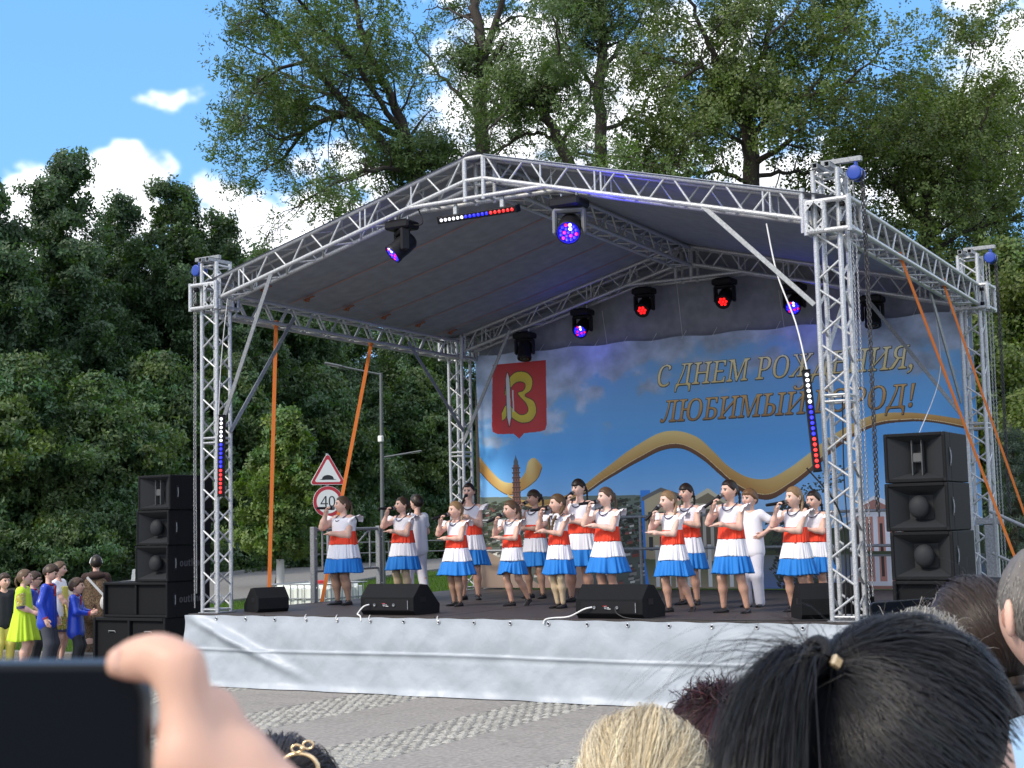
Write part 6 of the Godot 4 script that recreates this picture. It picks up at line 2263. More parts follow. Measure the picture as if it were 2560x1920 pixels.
func spruce(label: String, at: Vector3, h: float, rad: float, sd: int) -> void:
	var r := RandomNumberGenerator.new()
	r.seed = sd
	var t := thing("spruce_tree", label, "tree", at)
	var m := MB.new()
	m.tube([Vector3.ZERO, Vector3(0, h * 0.5, 0), Vector3(0, h, 0)], [0.16, 0.08, 0.01], 8)
	var buf := PackedFloat32Array()
	var tiers := int(h / 0.24)
	for i in tiers:
		var f := i / float(tiers)
		var y := lerpf(0.35, h * 0.99, f)
		var len := rad * (1.0 - f) + 0.08
		for k in 11:
			var a := TAU * (k + r.randf() * 0.6) / 11.0 + i
			var d := Vector3(cos(a), -0.18 + 0.25 * f, sin(a))
			var L := len * r.randf_range(0.75, 1.1)
			m.tube([Vector3(0, y, 0), Vector3(0, y, 0) + d * L], [0.018, 0.004], 3, false)
			for s in int(3 + L * 9):
				var g := r.randf_range(0.15, 1.0)
				var p := Vector3(0, y, 0) + d * L * g + noise_vec(r) * Vector3(0.09, 0.05, 0.09)
				var b := r.randf_range(0.7, 1.25)
				push_instance(buf, Transform3D(rand_basis(r, d, r.randf_range(0.7, 1.2)), p), Color(0.035 * b, 0.066 * b, 0.05 * b))
	part(t, "trunk", m.mesh(), M.bark)
	crown_node(t, buf, sprigs.needle)


# ---------------------------------------------------------------- people
const SKIN := Color(0.66, 0.41, 0.32)
const SKIN_PALE := Color(0.72, 0.48, 0.39)


# smooth-joined tapered capsules meshed as surface nets; a bone is [a, b, radius a, radius b, colour]
func blend_bones(m: MB, bones: Array, cell: float, k: float) -> void:
	var lo := Vector3(1e9, 1e9, 1e9)
	var hi := -lo
	for b in bones:
		var r: float = maxf(b[2], b[3]) + k * 2.5
		lo = lo.min(b[0] - Vector3.ONE * r).min(b[1] - Vector3.ONE * r)
		hi = hi.max(b[0] + Vector3.ONE * r).max(b[1] + Vector3.ONE * r)
	lo -= Vector3.ONE * cell * 2
	var nx := int((hi.x - lo.x) / cell) + 4
	var ny := int((hi.y - lo.y) / cell) + 4
	var nz := int((hi.z - lo.z) / cell) + 4
	var f := PackedFloat32Array()
	f.resize(nx * ny * nz)
	var used := PackedByteArray()
	used.resize(nx * ny * nz)
	var ik := 1.0 / k
	for b in bones:
		var a: Vector3 = b[0]
		var ba: Vector3 = b[1] - a
		var bb := maxf(ba.length_squared(), 1e-9)
		var ra: float = b[2]
		var rd: float = b[3] - ra
		var reach := maxf(b[2], b[3]) + k * 2.5
		var mn: Vector3 = (a.min(b[1]) - Vector3.ONE * reach - lo) / cell
		var mx: Vector3 = (a.max(b[1]) + Vector3.ONE * reach - lo) / cell
		var reach2 := reach * reach
		for z in range(maxi(int(mn.z), 0), mini(int(mx.z) + 2, nz)):
			for y in range(maxi(int(mn.y), 0), mini(int(mx.y) + 2, ny)):
				var row := (z * ny + y) * nx
				var py := lo.y + y * cell - a.y
				var pz := lo.z + z * cell - a.z
				var dyz := ba.y * py + ba.z * pz
				for x in range(maxi(int(mn.x), 0), mini(int(mx.x) + 2, nx)):
					var px := lo.x + x * cell - a.x
					var h := clampf((ba.x * px + dyz) / bb, 0.0, 1.0)
					var qx := px - ba.x * h
					var qy := py - ba.y * h
					var qz := pz - ba.z * h
					var d2 := qx * qx + qy * qy + qz * qz
					if d2 < reach2:
						f[row + x] += exp((ra + rd * h - sqrt(d2)) * ik)
						used[row + x] = 1
	var at := PackedInt32Array()
	at.resize(nx * ny * nz)
	at.fill(-1)
	var sy := nx
	var sz := nx * ny
	var base := m.v.size()
	var corner := [0, 1, sy, sy + 1, sz, sz + 1, sz + sy, sz + sy + 1]
	var edges := [[0, 1], [2, 3], [4, 5], [6, 7], [0, 2], [1, 3], [4, 6], [5, 7], [0, 4], [1, 5], [2, 6], [3, 7]]
	for z in nz - 1:
		for y in ny - 1:
			var row := (z * ny + y) * nx
			for x in nx - 1:
				var i := row + x
				if used[i] == 0 and used[i + sz + sy + 1] == 0:
					continue
				var n_in := 0
				if f[i] > 1.0: n_in += 1
				if f[i + 1] > 1.0: n_in += 1
				if f[i + sy] > 1.0: n_in += 1
				if f[i + sy + 1] > 1.0: n_in += 1
				if f[i + sz] > 1.0: n_in += 1
				if f[i + sz + 1] > 1.0: n_in += 1
				if f[i + sz + sy] > 1.0: n_in += 1
				if f[i + sz + sy + 1] > 1.0: n_in += 1
				if n_in == 0 or n_in == 8:
					continue
				var s := PackedFloat32Array()
				for c in corner:
					s.append(log(maxf(f[i + c], 1e-5)))
				var acc := Vector3.ZERO
				var cnt := 0
				for e in edges:
					var s0 := s[e[0]]
					var s1 := s[e[1]]
					if (s0 > 0) != (s1 > 0):
						var t := s0 / (s0 - s1)
						acc += Vector3(lerpf(e[0] & 1, e[1] & 1, t), lerpf((e[0] >> 1) & 1, (e[1] >> 1) & 1, t), lerpf(e[0] >> 2, e[1] >> 2, t))
						cnt += 1
				var p := lo + (Vector3(x, y, z) + acc / cnt) * cell
				at[i] = m.vert(p, Vector3.ZERO)
	var nstart := base
	for z in range(1, nz - 1):
		for y in range(1, ny - 1):
			var row := (z * ny + y) * nx
			for x in range(1, nx - 1):
				var i := row + x
				if at[i] < 0:
					continue
				var ins := f[i] > 1.0
				for ax in 3:
					var st := 1 if ax == 0 else (sy if ax == 1 else sz)
					if ins == (f[i + st] > 1.0):
						continue
					var u := sy if ax == 0 else (sz if ax == 1 else 1)
					var w := sz if ax == 0 else (1 if ax == 1 else sy)
					var a := at[i]
					var b := at[i - u]
					var c := at[i - u - w]
					var d := at[i - w]
					if a < 0 or b < 0 or c < 0 or d < 0:
						continue
					if ins:
						m.tri(a, b, c)
						m.tri(a, c, d)
					else:
						m.tri(a, c, b)
						m.tri(a, d, c)
					var fn := (m.v[c] - m.v[a]).cross(m.v[d] - m.v[b])
					if not ins:
						fn = -fn
					m.n[a] += fn
					m.n[b] += fn
					m.n[c] += fn
					m.n[d] += fn
	for i in range(base, m.v.size()):
		m.n[i] = m.n[i].normalized()
		var p := m.v[i]
		var best := 1e9
		for b in bones:
			var ba: Vector3 = b[1] - b[0]
			var h := clampf((p - b[0]).dot(ba) / maxf(ba.length_squared(), 1e-9), 0, 1)
			var d: float = (p - b[0] - ba * h).length() - lerpf(b[2], b[3], h)
			if d < best:
				best = d
				m.c[i] = b[4]


func reach_elbow(sh: Vector3, wr: Vector3, l1: float, l2: float, hint: Vector3) -> Vector3:
	var d := wr - sh
	var L := minf(d.length(), (l1 + l2) * 0.995)
	var x := (l1 * l1 - l2 * l2 + L * L) / (2 * L)
	var hh := sqrt(maxf(l1 * l1 - x * x, 0.0))
	var u := d.normalized()
	var w := (hint - u * hint.dot(u)).normalized()
	return sh + u * x + w * hh


# five-fingered hand: palm goes into bones, fingers are short chains rooted in the palm
func hand(m: MB, bones: Array, wr: Vector3, dir: Vector3, palm: Vector3, s: float, curl: float, thumb_side: float, skin: Color) -> void:
	dir = dir.normalized()
	palm = (palm - dir * palm.dot(dir)).normalized()
	var ac := dir.cross(palm) * thumb_side       # towards the thumb
	var pe := wr + dir * 0.062 * s
	bones.append([wr, pe + ac * 0.012 * s, 0.021 * s, 0.018 * s, skin])
	bones.append([wr, pe - ac * 0.014 * s, 0.019 * s, 0.017 * s, skin])
	var lens := [0.062, 0.07, 0.065, 0.05]
	m.col = skin
	for i in 4:
		var o := wr + dir * 0.058 * s + ac * (1.5 - i) * 0.0155 * s
		var pts := [o]
		var d := dir
		for k in 3:
			d = d.rotated(ac * thumb_side, 0.0)
			var ang := curl * (0.35 + 0.25 * k)
			d = (d * cos(ang) + palm * sin(ang)).normalized() if k == 0 else (d * cos(ang) + (palm - dir * 0.6 * curl * k).normalized() * sin(ang)).normalized()
			pts.append(pts[-1] + d * lens[i] * s * [0.42, 0.32, 0.26][k])
		m.tube(pts, [0.0088 * s, 0.0084 * s, 0.0078 * s, 0.006 * s], 6)
	var to := wr + dir * 0.018 * s + ac * 0.022 * s
	var td := (dir * 0.75 + ac * 0.75 + palm * 0.35 * curl).normalized()
	var t2 := (dir * 0.95 + ac * (0.35 - 0.5 * curl) + palm * 0.5 * curl).normalized()
	m.tube([to, to + td * 0.03 * s, to + td * 0.03 * s + t2 * 0.028 * s], [0.0105 * s, 0.0098 * s, 0.0068 * s], 6)


func head_point(d: Vector3) -> Vector3:      # unit direction -> point on a head 0.21 m tall, face along +z
	var p := Vector3(d.x * 0.073, d.y * 0.105, d.z * (0.090 if d.z > 0 else 0.097))
	if d.y < 0:
		var t := -d.y
		p.x *= 1.0 - 0.30 * t * t
		p.z *= 1.0 - 0.10 * t
		if d.z > 0:
			p.z += 0.010 * t
		else:
			p.z += 0.018 * t
	if d.z > 0:
		var ax := absf(d.x)
		p.z += 0.021 * exp(-pow(d.x / 0.13, 2) - pow((d.y + 0.16) / 0.17, 2)) * d.z
		p.z -= 0.009 * exp(-pow((ax - 0.37) / 0.17, 2) - pow((d.y - 0.08) / 0.12, 2))
		p.z += 0.0045 * exp(-pow(d.x / 0.24, 2) - pow((d.y + 0.47) / 0.08, 2))
		p.z += 0.006 * exp(-pow(d.x / 0.25, 2) - pow((d.y + 0.78) / 0.13, 2))
		p += Vector3(signf(d.x) * 0.003, 0, 0.004) * exp(-pow((ax - 0.55) / 0.2, 2) - pow((d.y + 0.22) / 0.2, 2))
	return p


func head(m: MB, c: Vector3, bas: Basis, s: float, skin: Color, brow: Color, open_mouth: float) -> void:
	var nu := 60
	var nv := 44
	var rows := []
	for i in nv + 1:
		var t := -PI / 2 + PI * i / nv
		var row := PackedVector3Array()
		for j in nu:
			var a := TAU * j / nu
			row.append(c + bas * (head_point(Vector3(cos(t) * sin(a), sin(t), cos(t) * cos(a))) * s))
		rows.append(row)
	var base := m.v.size()
	m.col = skin
	m.sheet(rows, true, true)
	for i in nv + 1:
		var t := -PI / 2 + PI * i / nv
		for j in nu:
			var a := TAU * j / nu
			var d := Vector3(cos(t) * sin(a), sin(t), cos(t) * cos(a))
			if d.z < 0.3:
				continue
			var ax := absf(d.x)
			var col := skin
			var eye := pow((ax - 0.36) / 0.17, 2) + pow((d.y - 0.07) / 0.075, 2)
			if eye < 1.0:
				col = Color(0.55, 0.52, 0.5) if absf(ax - 0.36) > 0.085 else Color(0.03, 0.022, 0.018)
			elif eye < 1.7 and d.y > 0.07:
				col = Color(0.05, 0.03, 0.025)
			elif absf(d.y - 0.25 + 0.05 * ax) < 0.042 and ax > 0.15 and ax < 0.62:
				col = brow
			var mo := pow(d.x / 0.22, 2) + pow((d.y + 0.47) / (0.05 + 0.05 * open_mouth), 2)
			if mo < 1.0:
				col = Color(0.42, 0.10, 0.10)
				if open_mouth > 0.3 and mo < 0.45:
					col = Color(0.09, 0.02, 0.02)
			if absf(d.x) > 0.3 and absf(d.x) < 0.75 and absf(d.y + 0.25) < 0.16:
				col = col.lerp(Color(skin.r * 1.03, skin.g * 0.86, skin.b * 0.85), 0.6)
			m.c[base + i * nu + j] = col
	for sx in [-1.0, 1.0]:
		m.col = skin
		m.ball(c + bas * (Vector3(sx * 0.0735, -0.004, -0.012) * s), Vector3(0.010, 0.030, 0.018) * s, bas * Basis(Vector3.UP, sx * -0.4), 10, 7)
		m.col = Color(skin.r * 0.6, skin.g * 0.45, skin.b * 0.4)
		m.ball(c + bas * (Vector3(sx * 0.081, -0.004, -0.010) * s), Vector3(0.004, 0.016, 0.009) * s, bas, 8, 5)


func hair_cap(m: MB, c: Vector3, bas: Basis, s: float, col: Color, style: String, sd: int) -> void:
	var nz := FastNoiseLite.new()
	nz.seed = sd
	nz.frequency = 1.0
	var nu := 64
	var nv := 40
	var rows := []
	var cols := PackedColorArray()
	for i in nv + 1:
		var t := -PI / 2 + PI * i / nv
		var row := PackedVector3Array()
		for j in nu:
			var a := TAU * j / nu
			var d := Vector3(cos(t) * sin(a), sin(t), cos(t) * cos(a))
			var q := d.y - 0.75 * d.z + 0.10
			if d.z > 0.0:
				q -= 0.22 * exp(-pow((absf(d.x) - 0.55) / 0.2, 2)) * d.z
			if style == "fringe":
				q = maxf(q, minf(d.y - 0.27, 0.72 - absf(d.x)) * 1.6)
			elif style == "boy":
				q = minf(q, d.y - 0.15 * d.z + 0.45 + 0.1 * nz.get_noise_2d(a * 4.0, t * 6.0))
				if d.z > 0.2:
					q = maxf(q, minf(d.y - 0.40 + 0.14 * nz.get_noise_1d(a * 6.0), 0.7 - absf(d.x)))
			elif style == "crop":
				q = minf(q + 0.06, d.y + 0.42)
			var rad: float
			if q > 0:
				var th: float = 0.012 if style != "boy" else 0.018
				if style == "crop":
					th = 0.005
				rad = 1.0 + (th * smoothstep(0.0, 0.22, q) + 0.002 * nz.get_noise_3d(d.x * 9, d.y * 9, d.z * 9) + (0.004 * nz.get_noise_2d(a * 14.0, 3.0 * t) if style == "boy" else 0.0012 * sin(a * 40.0 + 4.0 * sin(t * 3.0)))) / 0.09
			else:
				rad = maxf(1.0 + q * 0.9, 0.86)
			row.append(c + bas * (head_point(d) * s * rad))
			var g := 0.8 + 0.35 * absf(nz.get_noise_2d(a * 22.0, t * 2.0)) + 0.2 * nz.get_noise_2d(a * 60.0, t * 3.0)
			cols.append(Color(col.r * g, col.g * g, col.b * g))
		rows.append(row)
	var base := m.v.size()
	m.sheet(rows, true, true)
	for i in cols.size():
		m.c[base + i] = cols[i]


func plait(m: MB, pts: Array, r: float, col: Color) -> void:
	var fine := []
	var rad := []
	var n := pts.size()
	for i in n - 1:
		for k in 8:
			fine.append((pts[i] as Vector3).cubic_interpolate(pts[i + 1], pts[maxi(i - 1, 0)], pts[mini(i + 2, n - 1)], k / 8.0))
	fine.append(pts[n - 1])
	for i in fine.size():
		var f := i / float(fine.size() - 1)
		rad.append(r * (1.0 - 0.45 * f) * (1.0 + 0.22 * sin(i * 1.9)))
	rad[-1] = r * 0.2
	m.col = col
	m.tube(fine, rad, 7)


# joints for one figure; s scales a 1.4 m child
func frame_of(H: float, fat: float, pose: Dictionary) -> Dictionary:
	var s := H / 1.4
	var fr := {"s": s, "fat": fat}
	var lean: Vector3 = pose.get("lean", Vector3.ZERO)
	fr.pelvis = Vector3(0, 0.71, 0) * s
	fr.chest = (Vector3(0, 1.04, -0.01) + lean) * s
	fr.neck = (Vector3(0, 1.14, -0.012) + lean * 1.1) * s
	var hh: float = pose.get("head", 0.212)
	fr.hs = hh / 0.21
	fr.hc = Vector3(lean.x * s * 1.2, H - hh * 0.5, 0.012 * s + lean.z * s * 1.25)
	fr.hb = Basis(Vector3.UP, pose.get("yaw", 0.0)) * Basis(Vector3.RIGHT, pose.get("nod", 0.0)) * Basis(Vector3.BACK, pose.get("tilt", 0.0))
	fr.mouth = fr.hc + fr.hb * (Vector3(0, -0.050, 0.098) * fr.hs)
	for k in ["l", "r"]:
		var sx := 1.0 if k == "l" else -1.0
		fr["sh_" + k] = (Vector3(sx * (0.118 + 0.02 * (fat - 1)), 1.105, -0.01) + lean) * s
		fr["hip_" + k] = Vector3(sx * 0.068, 0.69, 0) * s
		var an: Vector3 = pose.get("foot_" + k, Vector3(sx * 0.09, 0.065, 0.0))
		fr["an_" + k] = Vector3(an.x, an.y, an.z) * s
		var hint: Vector3 = pose.get("knee_" + k, Vector3(sx * 0.1, 0, 1))
		fr["kn_" + k] = reach_elbow(fr["hip_" + k], fr["an_" + k], 0.325 * s, 0.315 * s, hint)
	return fr


func body_bones(fr: Dictionary, skin: Color, leg: Color, hide := Color(0.5, 0.5, 0.5)) -> Array:
	var s: float = fr.s
	var w: float = fr.fat
	var B := []
	B.append([fr.pelvis + Vector3(0.035, 0, 0) * s, fr.chest + Vector3(0.04, 0, 0) * s, 0.088 * s * w, 0.075 * s * w, hide])
	B.append([fr.pelvis - Vector3(0.035, 0, 0) * s, fr.chest - Vector3(0.04, 0, 0) * s, 0.088 * s * w, 0.075 * s * w, hide])
	B.append([fr.neck - Vector3(0, 0.03, 0) * s, fr.hc + fr.hb * Vector3(0, -0.035, -0.018), 0.041 * s * (0.6 + 0.4 * w), 0.040 * s, skin])
	for k in ["l", "r"]:
		var sx := 1.0 if k == "l" else -1.0
		B.append([fr.neck + Vector3(sx * 0.03, -0.035, 0) * s, fr["sh_" + k], 0.045 * s, 0.040 * s * w, skin])
		var el: Vector3 = fr["el_" + k]
		var wr: Vector3 = fr["wr_" + k]
		B.append([fr["sh_" + k], el, 0.040 * s * w, 0.031 * s * w, skin])
		B.append([el, el.lerp(wr, 0.35), 0.031 * s * w, 0.031 * s * w, skin])
		B.append([el.lerp(wr, 0.35), wr, 0.030 * s * w, 0.0205 * s * (0.5 + 0.5 * w), skin])
		var kn: Vector3 = fr["kn_" + k]
		var an: Vector3 = fr["an_" + k]
		B.append([fr["hip_" + k], kn, 0.073 * s * w, 0.047 * s * (0.4 + 0.6 * w), leg])
		var back := Vector3(0, 0, -0.012) * s
		B.append([kn, kn.lerp(an, 0.38) + back, 0.046 * s * (0.4 + 0.6 * w), 0.049 * s * (0.4 + 0.6 * w), leg])
		B.append([kn.lerp(an, 0.38) + back, an, 0.047 * s * (0.4 + 0.6 * w), 0.030 * s, leg])
	return B


func shoe(t: Node3D, fr: Dictionary, k: String, col: Material, kind: String, turn: float, point := 0.0) -> void:
	var s: float = fr.s
	var an: Vector3 = fr["an_" + k]
	var bas := Basis(Vector3.UP, turn) * Basis(Vector3.RIGHT, point)
	var m := MB.new()
	var rows := []
	var prof := [[-0.058, 0.016, 0.03], [-0.055, 0.028, 0.052], [-0.03, 0.031, 0.058], [0.01, 0.030, 0.046], [0.05, 0.035, 0.036], [0.09, 0.037, 0.034], [0.125, 0.030, 0.030], [0.142, 0.014, 0.02]]
	for q in prof:
		var row := PackedVector3Array()
		for j in 14:
			var a := TAU * j / 14.0
			var y: float = q[2] * (0.5 + 0.5 * sin(a))
			var x: float = q[1] * cos(a) * (1.0 if sin(a) < 0 else 0.92)
			row.append(an + bas * (Vector3(x, y - 0.065, q[0]) * s))
		rows.append(row)
	m.sheet(rows, true, false)
	var sh := part(t, "shoe", m.mesh(), col)
	m = MB.new()
	m.cbox(an + bas * (Vector3(0, -0.060, 0.04) * s), Vector3(0.066, 0.012, 0.185) * s, 0.004, bas)
	part(sh, "sole", m.mesh(), M.black_plastic)
	if kind == "strap":
		m = MB.new()
		var pts := []
		for i in 9:
			var a := PI * i / 8.0
			pts.append(an + bas * (Vector3(0.036 * cos(a), -0.03 + 0.030 * sin(a), 0.022) * s))
		m.tube(pts, 0.0055 * s, 5)
		part(sh, "strap", m.mesh(), col)


func skirt_tier(t: Node3D, called: String, ma: Material, o: Vector3, y0: float, y1: float, r0: Vector2, r1: Vector2, amp: float, waves: int, sd: int, sway := Vector2.ZERO, bump = null) -> void:
	var r := RandomNumberGenerator.new()
	r.seed = sd
	var ph := r.randf() * TAU
	var fold := []
	for k in 6:
		fold.append([int(waves * [0.45, 0.7, 1.0, 1.25, 1.7, 2.3][k]), r.randf() * TAU, r.randf_range(0.25, 0.75), r.randf_range(-0.5, 0.5)])
	var rows := []
	var ns := 120
	for i in 13:
		var f := i / 12.0
		var y := lerpf(y0, y1, f)
		var row := PackedVector3Array()
		for j in ns:
			var a := TAU * j / ns
			var e := lerpf(0.25, 1.0, f)
			var rip := 0.0
			for q in fold:
				rip += q[2] * sin(a * q[0] + q[1] + q[3] * f)
			rip *= amp * e
			# gathers pulled in at the top seam
			rip += 0.0016 * sin(a * 46.0 + ph) * (1.0 - f)
			var rx := lerpf(r0.x, r1.x, f) + rip
			var rz := lerpf(r0.y, r1.y, f) + rip
			var p := o + Vector3(cos(a) * rx + sway.x * f, y + 0.006 * e * sin(a * 3.0 + ph) * f, sin(a) * rz + sway.y * f)
			if bump != null:      # a raised knee pushes the cloth out
				var q: Vector3 = bump[0]
				var d := Vector2(p.x - q.x, p.z - q.z)
				var wgt: float = exp(-pow((p.x - q.x) / 0.07, 2)) * clampf(sin(a), 0, 1) * f
				p.y += bump[1] * wgt
				p.z += bump[2] * wgt
			row.append(p)
		rows.append(row)
	# turned-in hem
	var hem := PackedVector3Array()
	for p in rows[12]:
		hem.append(p + (o - p) * Vector3(0.06, 0, 0.06) + Vector3(0, 0.012, 0))
	rows.append(hem)
	var m := MB.new()
	m.sheet(rows, true, true)
	part(t, called, m.mesh(), ma)


func dress(t: Node3D, fr: Dictionary, sd: int, wide := 1.0, bump = null) -> void:
	var s: float = fr.s
	var w: float = fr.fat
	var H := 1.4 * s
	var o := Vector3.ZERO
	# bodice
	var rows := []
	var prof := [[1.158, 0.056, 0.054], [1.156, 0.080, 0.064], [1.142, 0.122, 0.074], [1.118, 0.150, 0.084], [1.08, 0.160, 0.092], [1.035, 0.147, 0.097], [1.0, 0.136, 0.098], [0.955, 0.131, 0.098], [0.94, 0.132, 0.099]]
	for q in prof:
		var row := PackedVector3Array()
		for j in 48:
			var a := TAU * j / 48.0
			var dip: float = 0.0
			if q[0] > 1.12:
				dip = -0.035 * maxf(sin(a), 0.0) * (q[0] - 1.12) / 0.03
			var ww := 1.0 + (w - 1.0) * 0.85
			var fold := 0.003 * sin(a * 9.0 + sd + q[0] * 20.0) * clampf((1.1 - q[0]) * 8.0, 0, 1)
			row.append(Vector3(cos(a) * (q[1] * ww + fold), q[0] + dip, sin(a) * (q[2] * ww + fold) - 0.006 + fr.chest.z / s * 0.5) * s)
		rows.append(row)
	var m := MB.new()
	m.sheet(rows, true, true)
	part(t, "bodice", m.mesh(), M.white_cloth)
	var ww := (1.0 + (w - 1.0) * 0.9)
	var k := wide
	skirt_tier(t, "red_tier", M.red_cloth, o, 0.679 * H, 0.553 * H, Vector2(0.136, 0.104) * s * ww, Vector2(0.152, 0.125) * s * ww, 0.006 * s, 17, sd)
	skirt_tier(t, "white_tier", M.white_cloth, o, 0.556 * H, 0.424 * H, Vector2(0.153, 0.127) * s * ww, Vector2(0.186 * k, 0.162 * k) * s * ww, 0.0085 * s, 16, sd + 1, Vector2.ZERO, [bump[0], bump[1] * 0.25, bump[2] * 0.5] if bump != null else null)
	skirt_tier(t, "blue_tier", M.blue_cloth, o, 0.427 * H, 0.295 * H, Vector2(0.190 * k, 0.166 * k) * s * ww, Vector2(0.222 * k * k, 0.195 * k * k) * s * ww, 0.0155 * s, 14, sd + 2, Vector2.ZERO, bump)
	# ruffled cap sleeves
	for sx in [-1.0, 1.0]:
		rows = []
		for i in 5:
			var f := i / 4.0
			var row := PackedVector3Array()
			for j in 27:
				var g := j / 26.0
				var a := PI * (0.08 + 0.84 * g)
				var base := Vector3(sx * (0.126 + 0.024 * sin(a)), 1.05 + 0.085 * sin(a), 0.088 * cos(a) - 0.008)
				var out := Vector3(sx * (0.75 + 0.25 * sin(a)), 0.30 * sin(a) + 0.05, 0.30 * cos(a))
				var wav := 0.011 * f * sin(g * 30.0 + sd)
				row.append((base + out * 0.085 * f * (0.55 + 0.45 * sin(a)) + Vector3(sx * 0.3, 0.9, 0.0) * wav + Vector3(0, -0.012 * f * f, 0)) * s * Vector3(1.0 + (w - 1) * 0.75, 1, 1.0 + (w - 1) * 0.6))
			rows.append(row)
		m = MB.new()
		m.sheet(rows)
		part(t, "ruffle", m.mesh(), M.white_cloth)
	# dark braid trim round the neckline
	m = MB.new()
	var pts := []
	for j in 25:
		var a := -0.25 + (PI + 0.5) * j / 24.0
		var sf := maxf(sin(a), 0.0)
		pts.append(Vector3(cos(a) * 0.082, 1.160 - 0.078 * pow(sf, 1.4), 0.058 * sin(a) + 0.042 * sf * (1.0 + (w - 1.0) * 0.8)) * s)
	m.tube(pts, 0.0065 * s, 5)
	part(t, "neck_trim", m.mesh(), M.navy_trim)


func cloth_bones(t: Node3D, called: String, bones: Array, cell: float, ma: Material) -> MeshInstance3D:
	var m := MB.new()
	blend_bones(m, bones, cell, 0.012)
	return part(t, called, m.mesh(), ma)


func microphone(at: Transform3D, label: String) -> void:
	# local -y runs from the ball down the handle
	var t := thing("microphone", label, "microphone", Vector3.ZERO, "handheld microphones")
	t.transform = at
	var m := MB.new()
	m.ball(Vector3.ZERO, Vector3(0.026, 0.028, 0.026), Basis.IDENTITY, 12, 8)
	part(t, "grille_ball", m.mesh(), M.mic_mesh)
	m = MB.new()
	m.lathe([[0.0, -0.215], [0.015, -0.215], [0.017, -0.19], [0.018, -0.10], [0.023, -0.035], [0.026, -0.012], [0.0, -0.01]], 14)
	part(t, "handle", m.mesh(), M.black_plastic)


func axis_to(y: Vector3) -> Basis:
	y = y.normalized()
	var x := y.cross(Vector3.FORWARD if absf(y.z) < 0.9 else Vector3.RIGHT).normalized()
	return Basis(x, y, x.cross(y))


